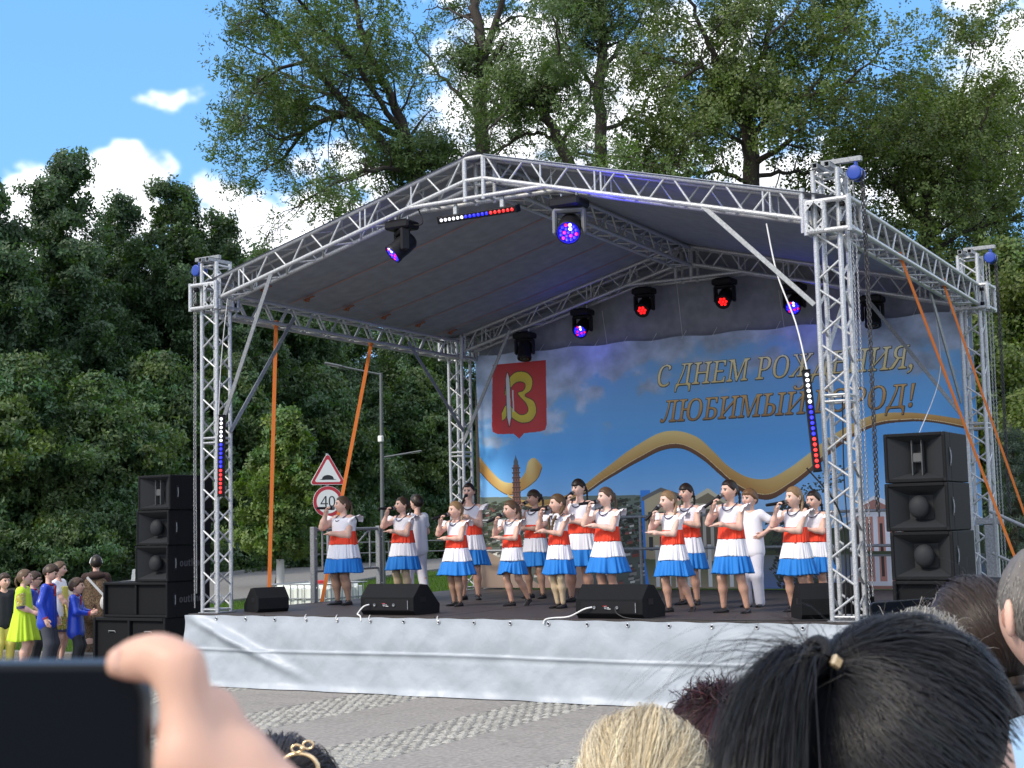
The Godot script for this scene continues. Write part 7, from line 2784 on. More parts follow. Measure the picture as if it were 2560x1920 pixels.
func singer(at: Vector3, turn: float, H: float, fat: float, pose: Dictionary, look: Dictionary, label: String, mic_label: String) -> void:
	var t := thing("person", label, "person", at, "children singing on the stage", turn)
	var fr := frame_of(H, fat, pose)
	var s: float = fr.s
	var skin: Color = look.get("skin", SKIN)
	var micdir: Vector3 = pose.get("mic", Vector3(-0.12, -0.12, 1.0)).normalized()   # from mouth outwards
	var ball: Vector3 = fr.mouth + fr.hb * Vector3(0, 0, 0.022)
	var grip: Vector3 = ball + micdir * 0.085
	fr.wr_r = grip + Vector3(-0.022, -0.062, -0.012) * s
	fr.el_r = reach_elbow(fr.sh_r, fr.wr_r, 0.222 * s, 0.205 * s, pose.get("hint_r", Vector3(-0.55, -1.0, 0.25)))
	var jr := RandomNumberGenerator.new()
	jr.seed = int(at.x * 1000)
	fr.wr_l = (pose.get("hand_l", Vector3(-0.035, 0.935, 0.205)) + Vector3(jr.randf_range(-0.03, 0.03), jr.randf_range(-0.035, 0.03), jr.randf_range(-0.01, 0.015))) * s
	fr.el_l = reach_elbow(fr.sh_l, fr.wr_l, 0.222 * s, 0.212 * s, pose.get("hint_l", Vector3(jr.randf_range(0.45, 0.95), -1.0, jr.randf_range(-0.4, 0.1))))
	var B := body_bones(fr, skin, look.get("leg", skin))
	var m := MB.new()
	hand(m, B, fr.wr_r, grip - fr.wr_r + Vector3(0.01, 0.02, 0), micdir * -0.4 + Vector3(0.9, 0.1, 0), s, 1.25, -1.0, skin)
	hand(m, B, fr.wr_l, pose.get("dir_l", Vector3(-1, jr.randf_range(-0.15, 0.18), jr.randf_range(0.0, 0.3))), Vector3(0, -1, 0), s, 0.12, 1.0, skin)
	blend_bones(m, B, 0.0145, 0.011)
	var hc: Color = look.hair
	head(m, fr.hc, fr.hb, fr.hs, skin, Color(hc.r * 0.7 + 0.03, hc.g * 0.7 + 0.02, hc.b * 0.7 + 0.015), pose.get("open", 0.6))
	part(t, "body", m.mesh(), M.skin)
	m = MB.new()
	var style: String = look.get("style", "back")
	hair_cap(m, fr.hc, fr.hb, fr.hs, hc, "fringe" if style == "fringe" else ("boy" if style == "boy" else "back"), int(at.x * 100))
	var hs: float = fr.hs
	var P := func(x: float, y: float, z: float) -> Vector3: return fr.hc + fr.hb * (Vector3(x, y, z) * hs)
	if style == "back" or style == "fringe":
		m.col = hc
		m.ball(P.call(0, 0.025, -0.105), Vector3(0.028, 0.03, 0.026) * hs, fr.hb)
		plait(m, [P.call(0, 0.02, -0.11), P.call(0.02, -0.05, -0.125), P.call(0.03, -0.14, -0.11), P.call(0.03, -0.22, -0.10)], 0.018 * hs, hc)
	elif style == "side":
		plait(m, [P.call(0.06, -0.02, -0.06), P.call(0.078, -0.08, -0.045), P.call(0.085, -0.16, -0.02), P.call(0.085, -0.23, 0.0)], 0.015 * hs, hc)
		plait(m, [P.call(-0.06, -0.02, -0.06), P.call(-0.075, -0.08, -0.05), P.call(-0.08, -0.16, -0.03), P.call(-0.08, -0.22, -0.02)], 0.015 * hs, hc)
	elif style == "plaits":
		for sx in [-1.0, 1.0]:
			plait(m, [P.call(sx * 0.065, -0.03, -0.05), P.call(sx * 0.088, -0.10, 0.0), P.call(sx * 0.07, -0.17, 0.075), P.call(sx * 0.052, -0.26, 0.10), P.call(sx * 0.048, -0.36, 0.112)], 0.024 * hs, hc)
	part(t, "hair", m.mesh(), M.hair)
	if style == "plaits":
		for sx in [-1.0, 1.0]:
			m = MB.new()
			for q in 6:
				var a := TAU * q / 6.0
				m.ball(P.call(sx * 0.075, -0.145, 0.045) + Vector3(cos(a) * 0.028, sin(a) * 0.02, 0.008), Vector3(0.022, 0.016, 0.016))
			part(t, "hair_bow", m.mesh(), M.white_cloth)
	dress(t, fr, int(absf(at.x) * 37.0) + 3, pose.get("flare", 1.0), pose.get("bump", null))
	shoe(t, fr, "l", M.shoe, look.get("shoe", "strap"), pose.get("toe_l", 0.25), pose.get("point_l", 0.0))
	shoe(t, fr, "r", M.shoe, look.get("shoe", "strap"), pose.get("toe_r", -0.25), pose.get("point_r", 0.0))
	microphone(t.transform * Transform3D(axis_to(-micdir), ball), mic_label)


func build_singers() -> void:
	M.white_trousers = mat(0.62, 0.62, 0.70, 0.85)
	M.mic_mesh = mat(0.14, 0.145, 0.15, 0.45, 0.6)
	var brown := Color(0.055, 0.032, 0.02)
	var dark := Color(0.022, 0.014, 0.01)
	var fair := Color(0.24, 0.15, 0.075)
	var mid := Color(0.10, 0.06, 0.035)
	var tan_leg := Color(0.34, 0.20, 0.14)
	var bare := Color(0.50, 0.29, 0.21)
	var beige := Color(0.52, 0.40, 0.26)
	var y := DECK + 0.001
	singer(Vector3(0.73, y, -1.85), -0.15, 1.40, 1.38, {"yaw": -0.55, "nod": -0.08, "foot_l": Vector3(0.085, 0.065, 0.0), "foot_r": Vector3(-0.085, 0.065, 0.03), "mic": Vector3(-0.55, 0.02, 0.9), "open": 0.3, "toe_r": -0.5, "flare": 0.94}, {"hair": mid, "leg": tan_leg}, "sturdy girl in a tricolour dress singing beside the grey side railing", "microphone of the sturdy girl by the side railing")
	singer(Vector3(0.88, y, -2.98), -0.05, 1.39, 1.12, {"yaw": -0.45, "nod": -0.1, "foot_l": Vector3(0.09, 0.065, 0.0), "foot_r": Vector3(-0.07, 0.065, 0.0), "mic": Vector3(-0.6, 0.0, 0.85), "open": 0.9}, {"hair": brown, "leg": beige}, "girl in a tricolour dress and pale tights in front of the boy turned away", "microphone of the girl in pale tights")
	singer(Vector3(2.52, y, -1.82), -0.1, 1.28, 1.08, {"yaw": -0.3, "nod": -0.02, "foot_l": Vector3(0.08, 0.065, 0.05), "foot_r": Vector3(-0.06, 0.065, 0.0), "knee_r": Vector3(0.2, 0, 1), "mic": Vector3(-0.5, -0.25, 0.85), "flare": 1.06}, {"hair": fair, "leg": tan_leg, "style": "side"}, "small fair-haired girl in a tricolour dress in front of a taller girl", "microphone of the small fair-haired girl")
	singer(Vector3(1.86, y, -3.15), 0.35, 1.55, 1.0, {"yaw": -0.1, "nod": 0.05, "mic": Vector3(-0.1, -0.55, 0.85), "hand_l": Vector3(0.02, 0.97, 0.2)}, {"hair": dark, "leg": bare, "style": "side"}, "tall dark-haired girl in a tricolour dress beside the rear truss tower", "microphone of the tall girl beside the rear truss tower")
	singer(Vector3(3.26, y, -1.92), -0.1, 1.27, 0.88, {"yaw": -0.4, "nod": 0.06, "foot_l": Vector3(0.13, 0.10, -0.16), "foot_r": Vector3(-0.03, 0.065, 0.0), "knee_l": Vector3(-0.1, 0.35, 1), "mic": Vector3(-0.7, -0.45, 0.7), "bump": [Vector3(0.05, 0.4, 0.15), 0.05, 0.06], "point_l": 0.35, "open": 0.2}, {"hair": mid, "leg": bare}, "thin girl in a tricolour dress bending one knee", "microphone of the thin girl bending one knee")
	singer(Vector3(2.60, y, -3.62), -0.1, 1.44, 0.95, {"yaw": -0.45, "nod": 0.06, "foot_l": Vector3(0.14, 0.065, 0.05), "foot_r": Vector3(-0.10, 0.065, 0.0), "mic": Vector3(-0.75, -0.35, 0.7)}, {"hair": brown, "leg": tan_leg, "style": "fringe", "skin": Color(0.52, 0.30, 0.22)}, "girl with a brown fringe in a tricolour dress before the printed brick tower", "microphone of the girl with a brown fringe")
	singer(Vector3(4.08, y, -1.63), -0.15, 1.32, 0.92, {"yaw": -0.5, "nod": 0.02, "foot_l": Vector3(0.055, 0.065, 0.02), "foot_r": Vector3(-0.045, 0.065, 0.0), "mic": Vector3(-0.75, -0.1, 0.8), "toe_l": 0.1, "toe_r": -0.1, "hand_l": Vector3(-0.06, 0.945, 0.215)}, {"hair": Color(0.10, 0.06, 0.03), "leg": beige, "style": "plaits", "shoe": "slip"}, "girl in a tricolour dress with two long plaits and white bows", "microphone of the girl with two long plaits")
	singer(Vector3(3.72, y, -2.82), 0.05, 1.53, 1.22, {"yaw": -0.3, "nod": 0.12, "foot_l": Vector3(0.12, 0.065, 0.02), "foot_r": Vector3(-0.14, 0.065, -0.02), "mic": Vector3(-0.35, -0.5, 0.8), "open": 0.4}, {"hair": dark, "leg": bare, "style": "fringe", "skin": SKIN_PALE}, "tallest girl with a dark fringe in a tricolour dress in the second row", "microphone of the tallest girl with a dark fringe")
	singer(Vector3(4.75, y, -1.57), -0.05, 1.375, 1.06, {"yaw": -0.5, "nod": 0.0, "foot_l": Vector3(0.08, 0.065, 0.0), "foot_r": Vector3(-0.05, 0.065, 0.0), "mic": Vector3(-0.75, -0.12, 0.8), "open": 0.8, "flare": 1.04, "hint_l": Vector3(0.8, -0.75, 0.1)}, {"hair": mid, "leg": bare, "skin": SKIN_PALE}, "smiling girl with hair drawn back in a tricolour dress behind the middle monitor", "microphone of the girl behind the middle monitor")
	singer(Vector3(5.76, y, -1.16), -0.12, 1.30, 0.95, {"yaw": -0.45, "nod": 0.04, "foot_l": Vector3(0.17, 0.075, -0.10), "foot_r": Vector3(-0.05, 0.065, 0.05), "knee_l": Vector3(-0.55, 0.1, 1), "mic": Vector3(-0.6, -0.75, 0.5), "flare": 1.04, "point_l": 0.3, "lean": Vector3(-0.02, 0, 0.02), "hand_l": Vector3(-0.09, 0.90, 0.2)}, {"hair": fair, "leg": bare, "style": "side", "shoe": "slip", "skin": SKIN_PALE}, "fair girl in a tricolour dress stepping with crossed knee", "microphone of the fair stepping girl")
	singer(Vector3(5.36, y, -2.45), 0.05, 1.41, 1.02, {"yaw": -0.3, "nod": 0.0, "mic": Vector3(-0.5, -0.4, 0.8)}, {"hair": dark, "leg": bare, "style": "fringe"}, "dark-haired girl in a tricolour dress half hidden behind the stepping girl", "microphone of the girl behind the stepping girl")
	singer(Vector3(6.46, y, -1.12), -0.05, 1.39, 0.96, {"yaw": -0.4, "nod": 0.02, "foot_l": Vector3(0.15, 0.065, 0.0), "foot_r": Vector3(-0.12, 0.065, 0.0), "mic": Vector3(-0.75, -0.62, 0.55), "toe_l": 0.1, "toe_r": -0.35}, {"hair": dark, "leg": bare, "shoe": "slip"}, "dark-haired girl in a tricolour dress standing astride in flat black shoes", "microphone of the dark-haired girl standing astride")
	singer(Vector3(7.08, y, -1.38), -0.1, 1.30, 0.98, {"yaw": -0.45, "nod": 0.0, "foot_l": Vector3(0.10, 0.065, 0.0), "foot_r": Vector3(-0.08, 0.065, 0.0), "mic": Vector3(-0.65, -0.12, 0.8), "flare": 1.03, "hand_l": Vector3(-0.10, 0.94, 0.21)}, {"hair": fair, "leg": bare, "style": "side", "skin": SKIN_PALE}, "blonde girl in a tricolour dress beside the tower with the light bar", "microphone of the blonde girl beside the light bar tower")
	singer(Vector3(6.93, y, -2.42), -0.05, 1.27, 1.0, {"yaw": -0.2, "mic": Vector3(-0.4, -0.5, 0.8)}, {"hair": dark, "leg": bare}, "dark-haired girl in a tricolour dress half hidden behind the blonde girl", "microphone of the girl behind the blonde girl")
	# two boys in white
	boy(Vector3(0.70, y, -3.58), -1.9, 1.43, {"yaw": 0.25, "foot_l": Vector3(0.07, 0.065, 0.10), "foot_r": Vector3(-0.07, 0.065, -0.08)}, {"wl": Vector3(0.10, 0.86, 0.20), "wr": Vector3(-0.10, 0.86, 0.20), "hl": Vector3(0.6, -0.8, -0.6), "hr": Vector3(-0.6, -0.8, -0.6)}, dark, M.white_cloth, M.white_trousers, "boy in white with his back turned beside the girl in pale tights", "children singing on the stage", false)
	boy(Vector3(6.27, y, -2.16), 0.0, 1.31, {"yaw": -0.3, "foot_l": Vector3(0.08, 0.065, 0.0), "foot_r": Vector3(-0.08, 0.065, 0.0)}, {"wl": Vector3(0.155, 0.86, 0.03), "wr": Vector3(-0.155, 0.86, 0.03), "hl": Vector3(1, -0.25, -0.45), "hr": Vector3(-1, -0.25, -0.45), "hips": true}, Color(0.16, 0.085, 0.04), M.white_cloth, M.white_trousers, "fair-haired boy in white T-shirt and trousers with hands on his hips", "children singing on the stage", false)


func boy(at: Vector3, turn: float, H: float, pose: Dictionary, arms: Dictionary, hair: Color, shirt: Material, trousers: Material, label: String, group: String, long_sleeves: bool, trim = null, hem := 0.0) -> Node3D:
	var t := thing("person", label, "person", at, group, turn)
	var fr := frame_of(H, pose.get("fat", 1.0), pose)
	var s: float = fr.s
	for k in ["l", "r"]:
		fr["wr_" + k] = arms["w" + k] * s
		fr["el_" + k] = reach_elbow(fr["sh_" + k], fr["wr_" + k], 0.222 * s, 0.212 * s, arms["h" + k])
	var skin: Color = pose.get("skin", SKIN)
	var B := body_bones(fr, skin, skin)
	var m := MB.new()
	for k in ["l", "r"]:
		var sx := 1.0 if k == "l" else -1.0
		var d: Vector3 = (fr["wr_" + k] - fr["el_" + k]).normalized()
		var pn := Vector3(-sx, 0, 0.2)
		if arms.get("hips", false):
			d = Vector3(-sx * 0.5, -0.35, 0.55)
			pn = Vector3(-sx, 0, -0.4)
		hand(m, B, fr["wr_" + k], arms.get("d" + k, d), arms.get("p" + k, pn), s, 0.5, -sx, skin)
	blend_bones(m, B, 0.0155, 0.011)
	head(m, fr.hc, fr.hb, fr.hs, skin, Color(hair.r * 0.7 + 0.02, hair.g * 0.7 + 0.015, hair.b * 0.7 + 0.01), 0.1)
	part(t, "body", m.mesh(), M.skin)
	m = MB.new()
	hair_cap(m, fr.hc, fr.hb, fr.hs, hair, pose.get("style", "boy"), int(absf(at.x) * 91))
	if pose.get("style", "boy") != "boy":
		var P := func(x: float, y: float, z: float) -> Vector3: return fr.hc + fr.hb * (Vector3(x, y, z) * fr.hs)
		plait(m, [P.call(0, 0.02, -0.10), P.call(0.0, -0.05, -0.125), P.call(0.02, -0.14, -0.10), P.call(0.03, -0.22, -0.09)], 0.018, hair)
	part(t, "hair", m.mesh(), M.hair)
	# shirt over the torso and upper arms
	var w: float = fr.fat
	var g := Color(1, 1, 1)
	var C := []
	var low := Vector3(0, 0.66 - hem, 0.0) * s
	for sx in [-1.0, 1.0]:
		C.append([low + Vector3(sx * 0.05, 0, 0) * s, fr.chest + Vector3(sx * 0.045, 0.0, 0) * s, (0.112 + hem * 0.15) * s * w, 0.084 * s * w, g])
		var k := "l" if sx > 0 else "r"
		C.append([fr.neck + Vector3(sx * 0.03, -0.045, 0) * s, fr["sh_" + k], 0.050 * s, 0.052 * s * w, g])
		var sl := 1.0 if long_sleeves else 0.55
		C.append([fr["sh_" + k], fr["sh_" + k].lerp(fr["el_" + k], sl), 0.052 * s * w, 0.050 * s * w, g])
		if long_sleeves:
			C.append([fr["el_" + k], fr["el_" + k].lerp(fr["wr_" + k], 0.9), 0.049 * s, 0.036 * s, g])
	cloth_bones(t, "shirt", C, 0.016, shirt)
	if trousers:
		C = []
		C.append([Vector3(0.03, 0.71, 0) * s, Vector3(-0.03, 0.71, 0) * s, 0.093 * s * w, 0.093 * s * w, g])
		for k in ["l", "r"]:
			C.append([fr["hip_" + k], fr["kn_" + k], 0.086 * s * w, 0.070 * s, g])
			C.append([fr["kn_" + k], fr["an_" + k] + Vector3(0, -0.01, 0) * s, 0.070 * s, 0.060 * s, g])
		cloth_bones(t, "trousers", C, 0.016, trousers)
	if trim != null:
		m = MB.new()
		var pts := []
		for j in 21:
			var a := TAU * j / 20.0
			pts.append(fr.neck + Vector3(cos(a) * 0.052, 0.002, sin(a) * 0.052) * s)
		m.tube(pts, 0.017 * s, 6)
		m.cbox(fr.chest + Vector3(0, 0.02, 0.088 * w) * s, Vector3(0.035, 0.14, 0.02) * s, 0.005)
		part(t, "collar", m.mesh(), trim)
		for k in ["l", "r"]:
			m = MB.new()
			m.tube([fr["el_" + k].lerp(fr["wr_" + k], 0.84), fr["el_" + k].lerp(fr["wr_" + k], 1.0)], 0.036 * s, 10)
			part(t, "cuff", m.mesh(), trim)
	for k in ["l", "r"]:
		shoe(t, fr, k, M.shoe, "slip", 0.15 if k == "l" else -0.15)
	return t


func build_waiting_group() -> void:
	var grp := "children waiting beside the speakers"
	var red := StandardMaterial3D.new()
	red.albedo_texture = speckle(Color(0.62, 0.05, 0.08), [Color(0.12, 0.02, 0.03), Color(0.8, 0.5, 0.5)], 3)
	red.uv1_triplanar = true
	red.uv1_scale = Vector3.ONE * 9.0
	var flowers := StandardMaterial3D.new()
	flowers.albedo_texture = speckle(Color(0.62, 0.62, 0.30), [Color(0.86, 0.84, 0.72), Color(0.16, 0.16, 0.05), Color(0.80, 0.46, 0.06), Color(0.75, 0.68, 0.2)], 5)
	flowers.uv1_triplanar = true
	flowers.uv1_scale = Vector3.ONE * 3.0
	var camo := StandardMaterial3D.new()
	camo.albedo_texture = speckle(Color(0.42, 0.34, 0.26), [Color(0.10, 0.07, 0.05), Color(0.55, 0.48, 0.38), Color(0.2, 0.14, 0.09)], 7)
	camo.uv1_triplanar = true
	camo.uv1_scale = Vector3.ONE * 4.0
	camo.roughness = 0.9
	var brown := Color(0.05, 0.03, 0.02)
	var mid := Color(0.12, 0.075, 0.045)
	var down := {"wl": Vector3(0.19, 0.70, 0.06), "wr": Vector3(-0.19, 0.70, 0.06), "hl": Vector3(0.4, 0, -1), "hr": Vector3(-0.4, 0, -1)}
	# all look towards the stage (+x) with small turns
	boy(Vector3(-4.333, 0.001, -0.622), 1.2, 1.314, {"yaw": 0.2}, down, brown, M.dark_cloth, M.yellow, "child in a dark top with yellow stripes at the end of the waiting group", grp, true)
	var gn := boy(Vector3(-3.764, 0.001, -0.488), 2.15, 1.372, {"yaw": 0.25, "nod": -0.05, "style": "back", "fat": 1.2}, {"wl": Vector3(0.10, 0.80, 0.20), "wr": Vector3(-0.12, 0.80, 0.20), "hl": Vector3(0.5, -0.6, -1), "hr": Vector3(-0.5, -0.6, -1)}, mid, M.neon, null, "girl in a neon yellow dress with embroidered sleeves", grp, false)
	var gs := 1.372/1.4
	skirt_tier(gn, "neon_skirt", M.neon, Vector3.ZERO, 0.80*gs, 0.42*gs, Vector2(0.145, 0.12)*gs*1.15, Vector2(0.22, 0.20)*gs*1.1, 0.012, 11, 77)
	for sx in [-1.0, 1.0]:
		var sm := MB.new()
		sm.tube([Vector3(sx*0.125, 1.085, 0)*gs, Vector3(sx*0.165, 0.98, 0.0)*gs, Vector3(sx*0.175, 0.90, 0.01)*gs], [0.062*gs, 0.068*gs, 0.06*gs], 12)
		part(gn, "sleeve", sm.mesh(), flowers)
		sm = MB.new()
		sm.tube([Vector3(sx*0.175, 0.90, 0.01)*gs, Vector3(sx*0.178, 0.865, 0.012)*gs], 0.061*gs, 12)
		part(gn, "sleeve_band", sm.mesh(), M.navy_trim)
	var b3 := boy(Vector3(-4.055, 0.001, -0.905), 2.2, 1.325, {"yaw": 0.1, "nod": 0.1}, down, brown, M.blue_satin, M.dark_cloth, "boy with glasses in a blue satin shirt behind the taller boy", grp, true, red, 0.03)
	var gl := MB.new()
	var ghc := 1.325 - 0.105
	for sx in [-1.0, 1.0]:
		var gp := []
		for j in 11:
			gp.append(Basis(Vector3.UP, 0.1) * Vector3(sx*0.033 + 0.024*cos(TAU*j/10.0), ghc + 0.006 + 0.019*sin(TAU*j/10.0), 0.105))
		gl.tube(gp, 0.003, 4, false)
		gl.tube([Vector3(sx*0.058, ghc + 0.008, 0.10), Vector3(sx*0.078, ghc + 0.008, 0.0)], 0.003, 4)
	part(b3, "glasses", gl.mesh(), M.black_plastic)
	boy(Vector3(-3.246, 0.001, -0.440), 2.05, 1.436, {"yaw": 0.05, "nod": 0.38, "lean": Vector3(0, 0, 0.03)}, down, brown, M.blue_satin, M.grey_cloth, "taller boy in a blue satin shirt bowing his head", grp, true, red, 0.02)
	var g5 := boy(Vector3(-4.133, 0.001, -1.429), 1.95, 1.455, {"yaw": 0.25, "nod": 0.1, "style": "back"}, {"wl": Vector3(0.03, 0.72, 0.20), "wr": Vector3(-0.03, 0.73, 0.20), "hl": Vector3(0.8, -0.3, -0.6), "hr": Vector3(-0.8, -0.3, -0.6)}, mid, M.white_cloth, null, "girl in a yellow pinafore with a flowered skirt", grp, false)
	var g5s := 1.455/1.4
	skirt_tier(g5, "flowered_skirt", flowers, Vector3.ZERO, 0.80*g5s, 0.47*g5s, Vector2(0.125, 0.108)*g5s, Vector2(0.18, 0.16)*g5s, 0.008, 11, 78)
	skirt_tier(g5, "blue_hem", M.navy_trim, Vector3.ZERO, 0.475*g5s, 0.44*g5s, Vector2(0.183, 0.163)*g5s, Vector2(0.186, 0.166)*g5s, 0.008, 11, 78)
	var bib := MB.new()
	bib.cbox(Vector3(0, 0.93, 0.092)*g5s, Vector3(0.17, 0.26, 0.03)*g5s, 0.01)
	bib.cbox(Vector3(0, 0.74, 0.155)*g5s, Vector3(0.19, 0.22, 0.02)*g5s, 0.008, Basis(Vector3.RIGHT, -0.18))
	part(g5, "pinafore", bib.mesh(), M.yellow)
	boy(Vector3(-3.079, 0.001, -0.797), 2.1, 1.237, {"yaw": 0.1, "nod": -0.05, "head": 0.215}, {"wl": Vector3(0.05, 0.88, 0.24), "wr": Vector3(-0.07, 0.86, 0.24), "hl": Vector3(0.5, -1, -0.3), "hr": Vector3(-0.5, -1, -0.3), "dl": Vector3(-0.3, 0.2, 1), "dr": Vector3(0.3, 0.1, 1)}, Color(0.075, 0.045, 0.03), M.blue_satin, M.dark_cloth, "small boy in a loose blue satin tunic touching his hands together", grp, true, red, 0.08)
	var hood_cloth := mat(0.035, 0.016, 0.013, 0.9)
	var pv := boy(Vector3(-3.894, 0.001, -1.916), -2.45, 1.525, {"yaw": 0.15, "head": 0.215, "fat": 1.28, "foot_l": Vector3(0.08, 0.065, 0), "foot_r": Vector3(-0.08, 0.065, 0)}, {"wl": Vector3(0.12, 0.85, 0.20), "wr": Vector3(-0.12, 0.85, 0.20), "hl": Vector3(0.6, -0.8, -0.6), "hr": Vector3(-0.6, -0.8, -0.6)}, Color(0.02, 0.015, 0.012), hood_cloth, camo, "person in a spotted vest and brown hood seen from behind", grp, true)
	var vs := 1.525/1.4
	var vest := []
	for sx in [-1.0, 1.0]:
		vest.append([Vector3(sx*0.055, 0.62, 0)*vs, Vector3(sx*0.06, 1.03, -0.01)*vs, 0.145*vs, 0.118*vs, Color(1, 1, 1)])
	cloth_bones(pv, "vest", vest, 0.018, camo)
	var hd := MB.new()
	hd.ball(Vector3(0, 1.135, -0.055)*vs, Vector3(0.135, 0.062, 0.10)*vs, Basis.IDENTITY, 20, 12)
	part(pv, "hood", hd.mesh(), hood_cloth)
	var band := MB.new()
	var bpts := []
	for j in 13:
		var ba := PI * j / 12.0
		bpts.append(Vector3(0.085*cos(ba), 1.525 - 0.105 + 0.105*sin(ba), -0.01))
	band.tube(bpts, 0.012, 6)
	part(pv, "headband", band.mesh(), M.white_paint)
	var bag := thing("shoulder_bag", "pale cloth bag hanging on the spotted vest by a wide strap", "bag", pv.position, "", pv.rotation.y)
	slab(bag, "strap", Vector3(0.10, 1.12, -0.13)*vs, Vector3(-0.13, 0.86, -0.15)*vs, 0.035, 0.012, M.rope, Vector3(0, 0, -1))
	var pouch := MB.new()
	pouch.ball(Vector3(-0.15, 0.79, -0.12)*vs, Vector3(0.085, 0.12, 0.05)*vs, Basis(Vector3.BACK, 0.3), 16, 10)
	part(bag, "pouch", pouch.mesh(), M.rope)


func speckle(ground: Color, cols: Array, sd: int) -> ImageTexture:
	var im := Image.create_empty(256, 256, false, Image.FORMAT_RGB8)
	im.fill(ground)
	var r := RandomNumberGenerator.new()
	r.seed = sd
	for k in 420:
		var c: Color = cols[r.randi() % cols.size()]
		var x := r.randi() % 256
		var y := r.randi() % 256
		var q := r.randi_range(3, 10)
		for i in 5:
			im.fill_rect(Rect2i(x + r.randi_range(-q, q), y + r.randi_range(-q, q), r.randi_range(2, q), r.randi_range(2, q)), c)
	return ImageTexture.create_from_image(im)


# ---------------------------------------------------------------- spectators in front of the camera
func strand(m: MB, pts: Array, w: float, out: Vector3, col: Color) -> void:   # one lock of hair as a narrow tapering band
	m.col = col
	var n := pts.size()
	var base := m.v.size()
	for i in n:
		var d: Vector3 = (pts[mini(i + 1, n - 1)] - pts[maxi(i - 1, 0)]).normalized()
		var nn: Vector3 = (pts[i] - out).normalized()
		var s := d.cross(nn).normalized()
		var ww := w * (1.0 - 0.75 * pow(i / float(n - 1), 2.0))
		m.vert(pts[i] - s * ww, (nn - s * 0.6).normalized())
		m.vert(pts[i] + nn * ww * 0.5, nn)
		m.vert(pts[i] + s * ww, (nn + s * 0.6).normalized())
	for i in n - 1:
		for k in 2:
			var a := base + i * 3 + k
			m.tri(a, a + 1, a + 3)
			m.tri(a + 1, a + 4, a + 3)


func combed(m: MB, c: Vector3, bas: Basis, s: float, col: Color, tie: Vector3, count: int, thick: float, w: float, r: RandomNumberGenerator, vary := 0.35, wild := 0.02, full := false) -> void:
	# hair combed over the skull from the hairline to a tie direction
	var td := tie.normalized()
	for k in count:
		var d := Vector3(r.randfn(), r.randfn(), r.randfn()).normalized()
		if d.y - 0.75 * d.z + 0.08 < 0.0:
			continue
		var ang := acos(clampf(d.dot(td), -1, 1))
		var axis := d.cross(td).normalized()
		if axis.length() < 0.5:
			continue
		var run := ang * r.randf_range(0.9, 1.0) if full else minf(ang, r.randf_range(0.7, 1.8))
		var lift := thick * r.randf_range(0.75, 1.05) * (1.0 + 0.28 * sin(d.x * 8.0 + d.y * 3.0) * cos(d.y * 7.0 - d.z * 4.0))
		var pts := []
		var sway := r.randfn() * 0.05 + (0.05 if full else 0.22) * sin(d.x * 5.0 + d.y * 4.0)
		for i in 7:
			var f := i / 6.0
			var q := d.rotated(axis, run * f)
			q = (q + axis * sway * sin(PI * f)).normalized()
			var h := lift + 0.0015 * sin(f * 9.0 + k) + wild * r.randf() * r.randf() * r.randf() * f
			pts.append(c + bas * (head_point(q) * s * (1.0 + h / 0.09)))
		var g := 1.0 + vary * r.randfn() * 0.6
		strand(m, pts, w * r.randf_range(0.5, 1.3), c, Color(col.r, col.g, col.b) * maxf(g, 0.35))


func flyaway(m: MB, c: Vector3, bas: Basis, s: float, col: Color, count: int, reach: float, r: RandomNumberGenerator, w := 0.0004, toward := Vector3.ZERO) -> void:
	for k in count:
		var d := (Vector3(r.randfn(), absf(r.randfn()), r.randfn()) + toward * 1.6).normalized()
		var p := c + bas * (head_point(d) * s * 1.1)
		var v := (bas * d * 0.6 + noise_vec(r) * 0.8).normalized()
		var pts := [p]
		var step := reach * r.randf_range(0.3, 1.0) / 6.0
		for i in 6:
			v = (v + noise_vec(r) * 0.35 + Vector3(0, -0.16 * i * 0.5, 0)).normalized()
			p = p + v * step
			pts.append(p)
		strand(m, pts, w, c, col)


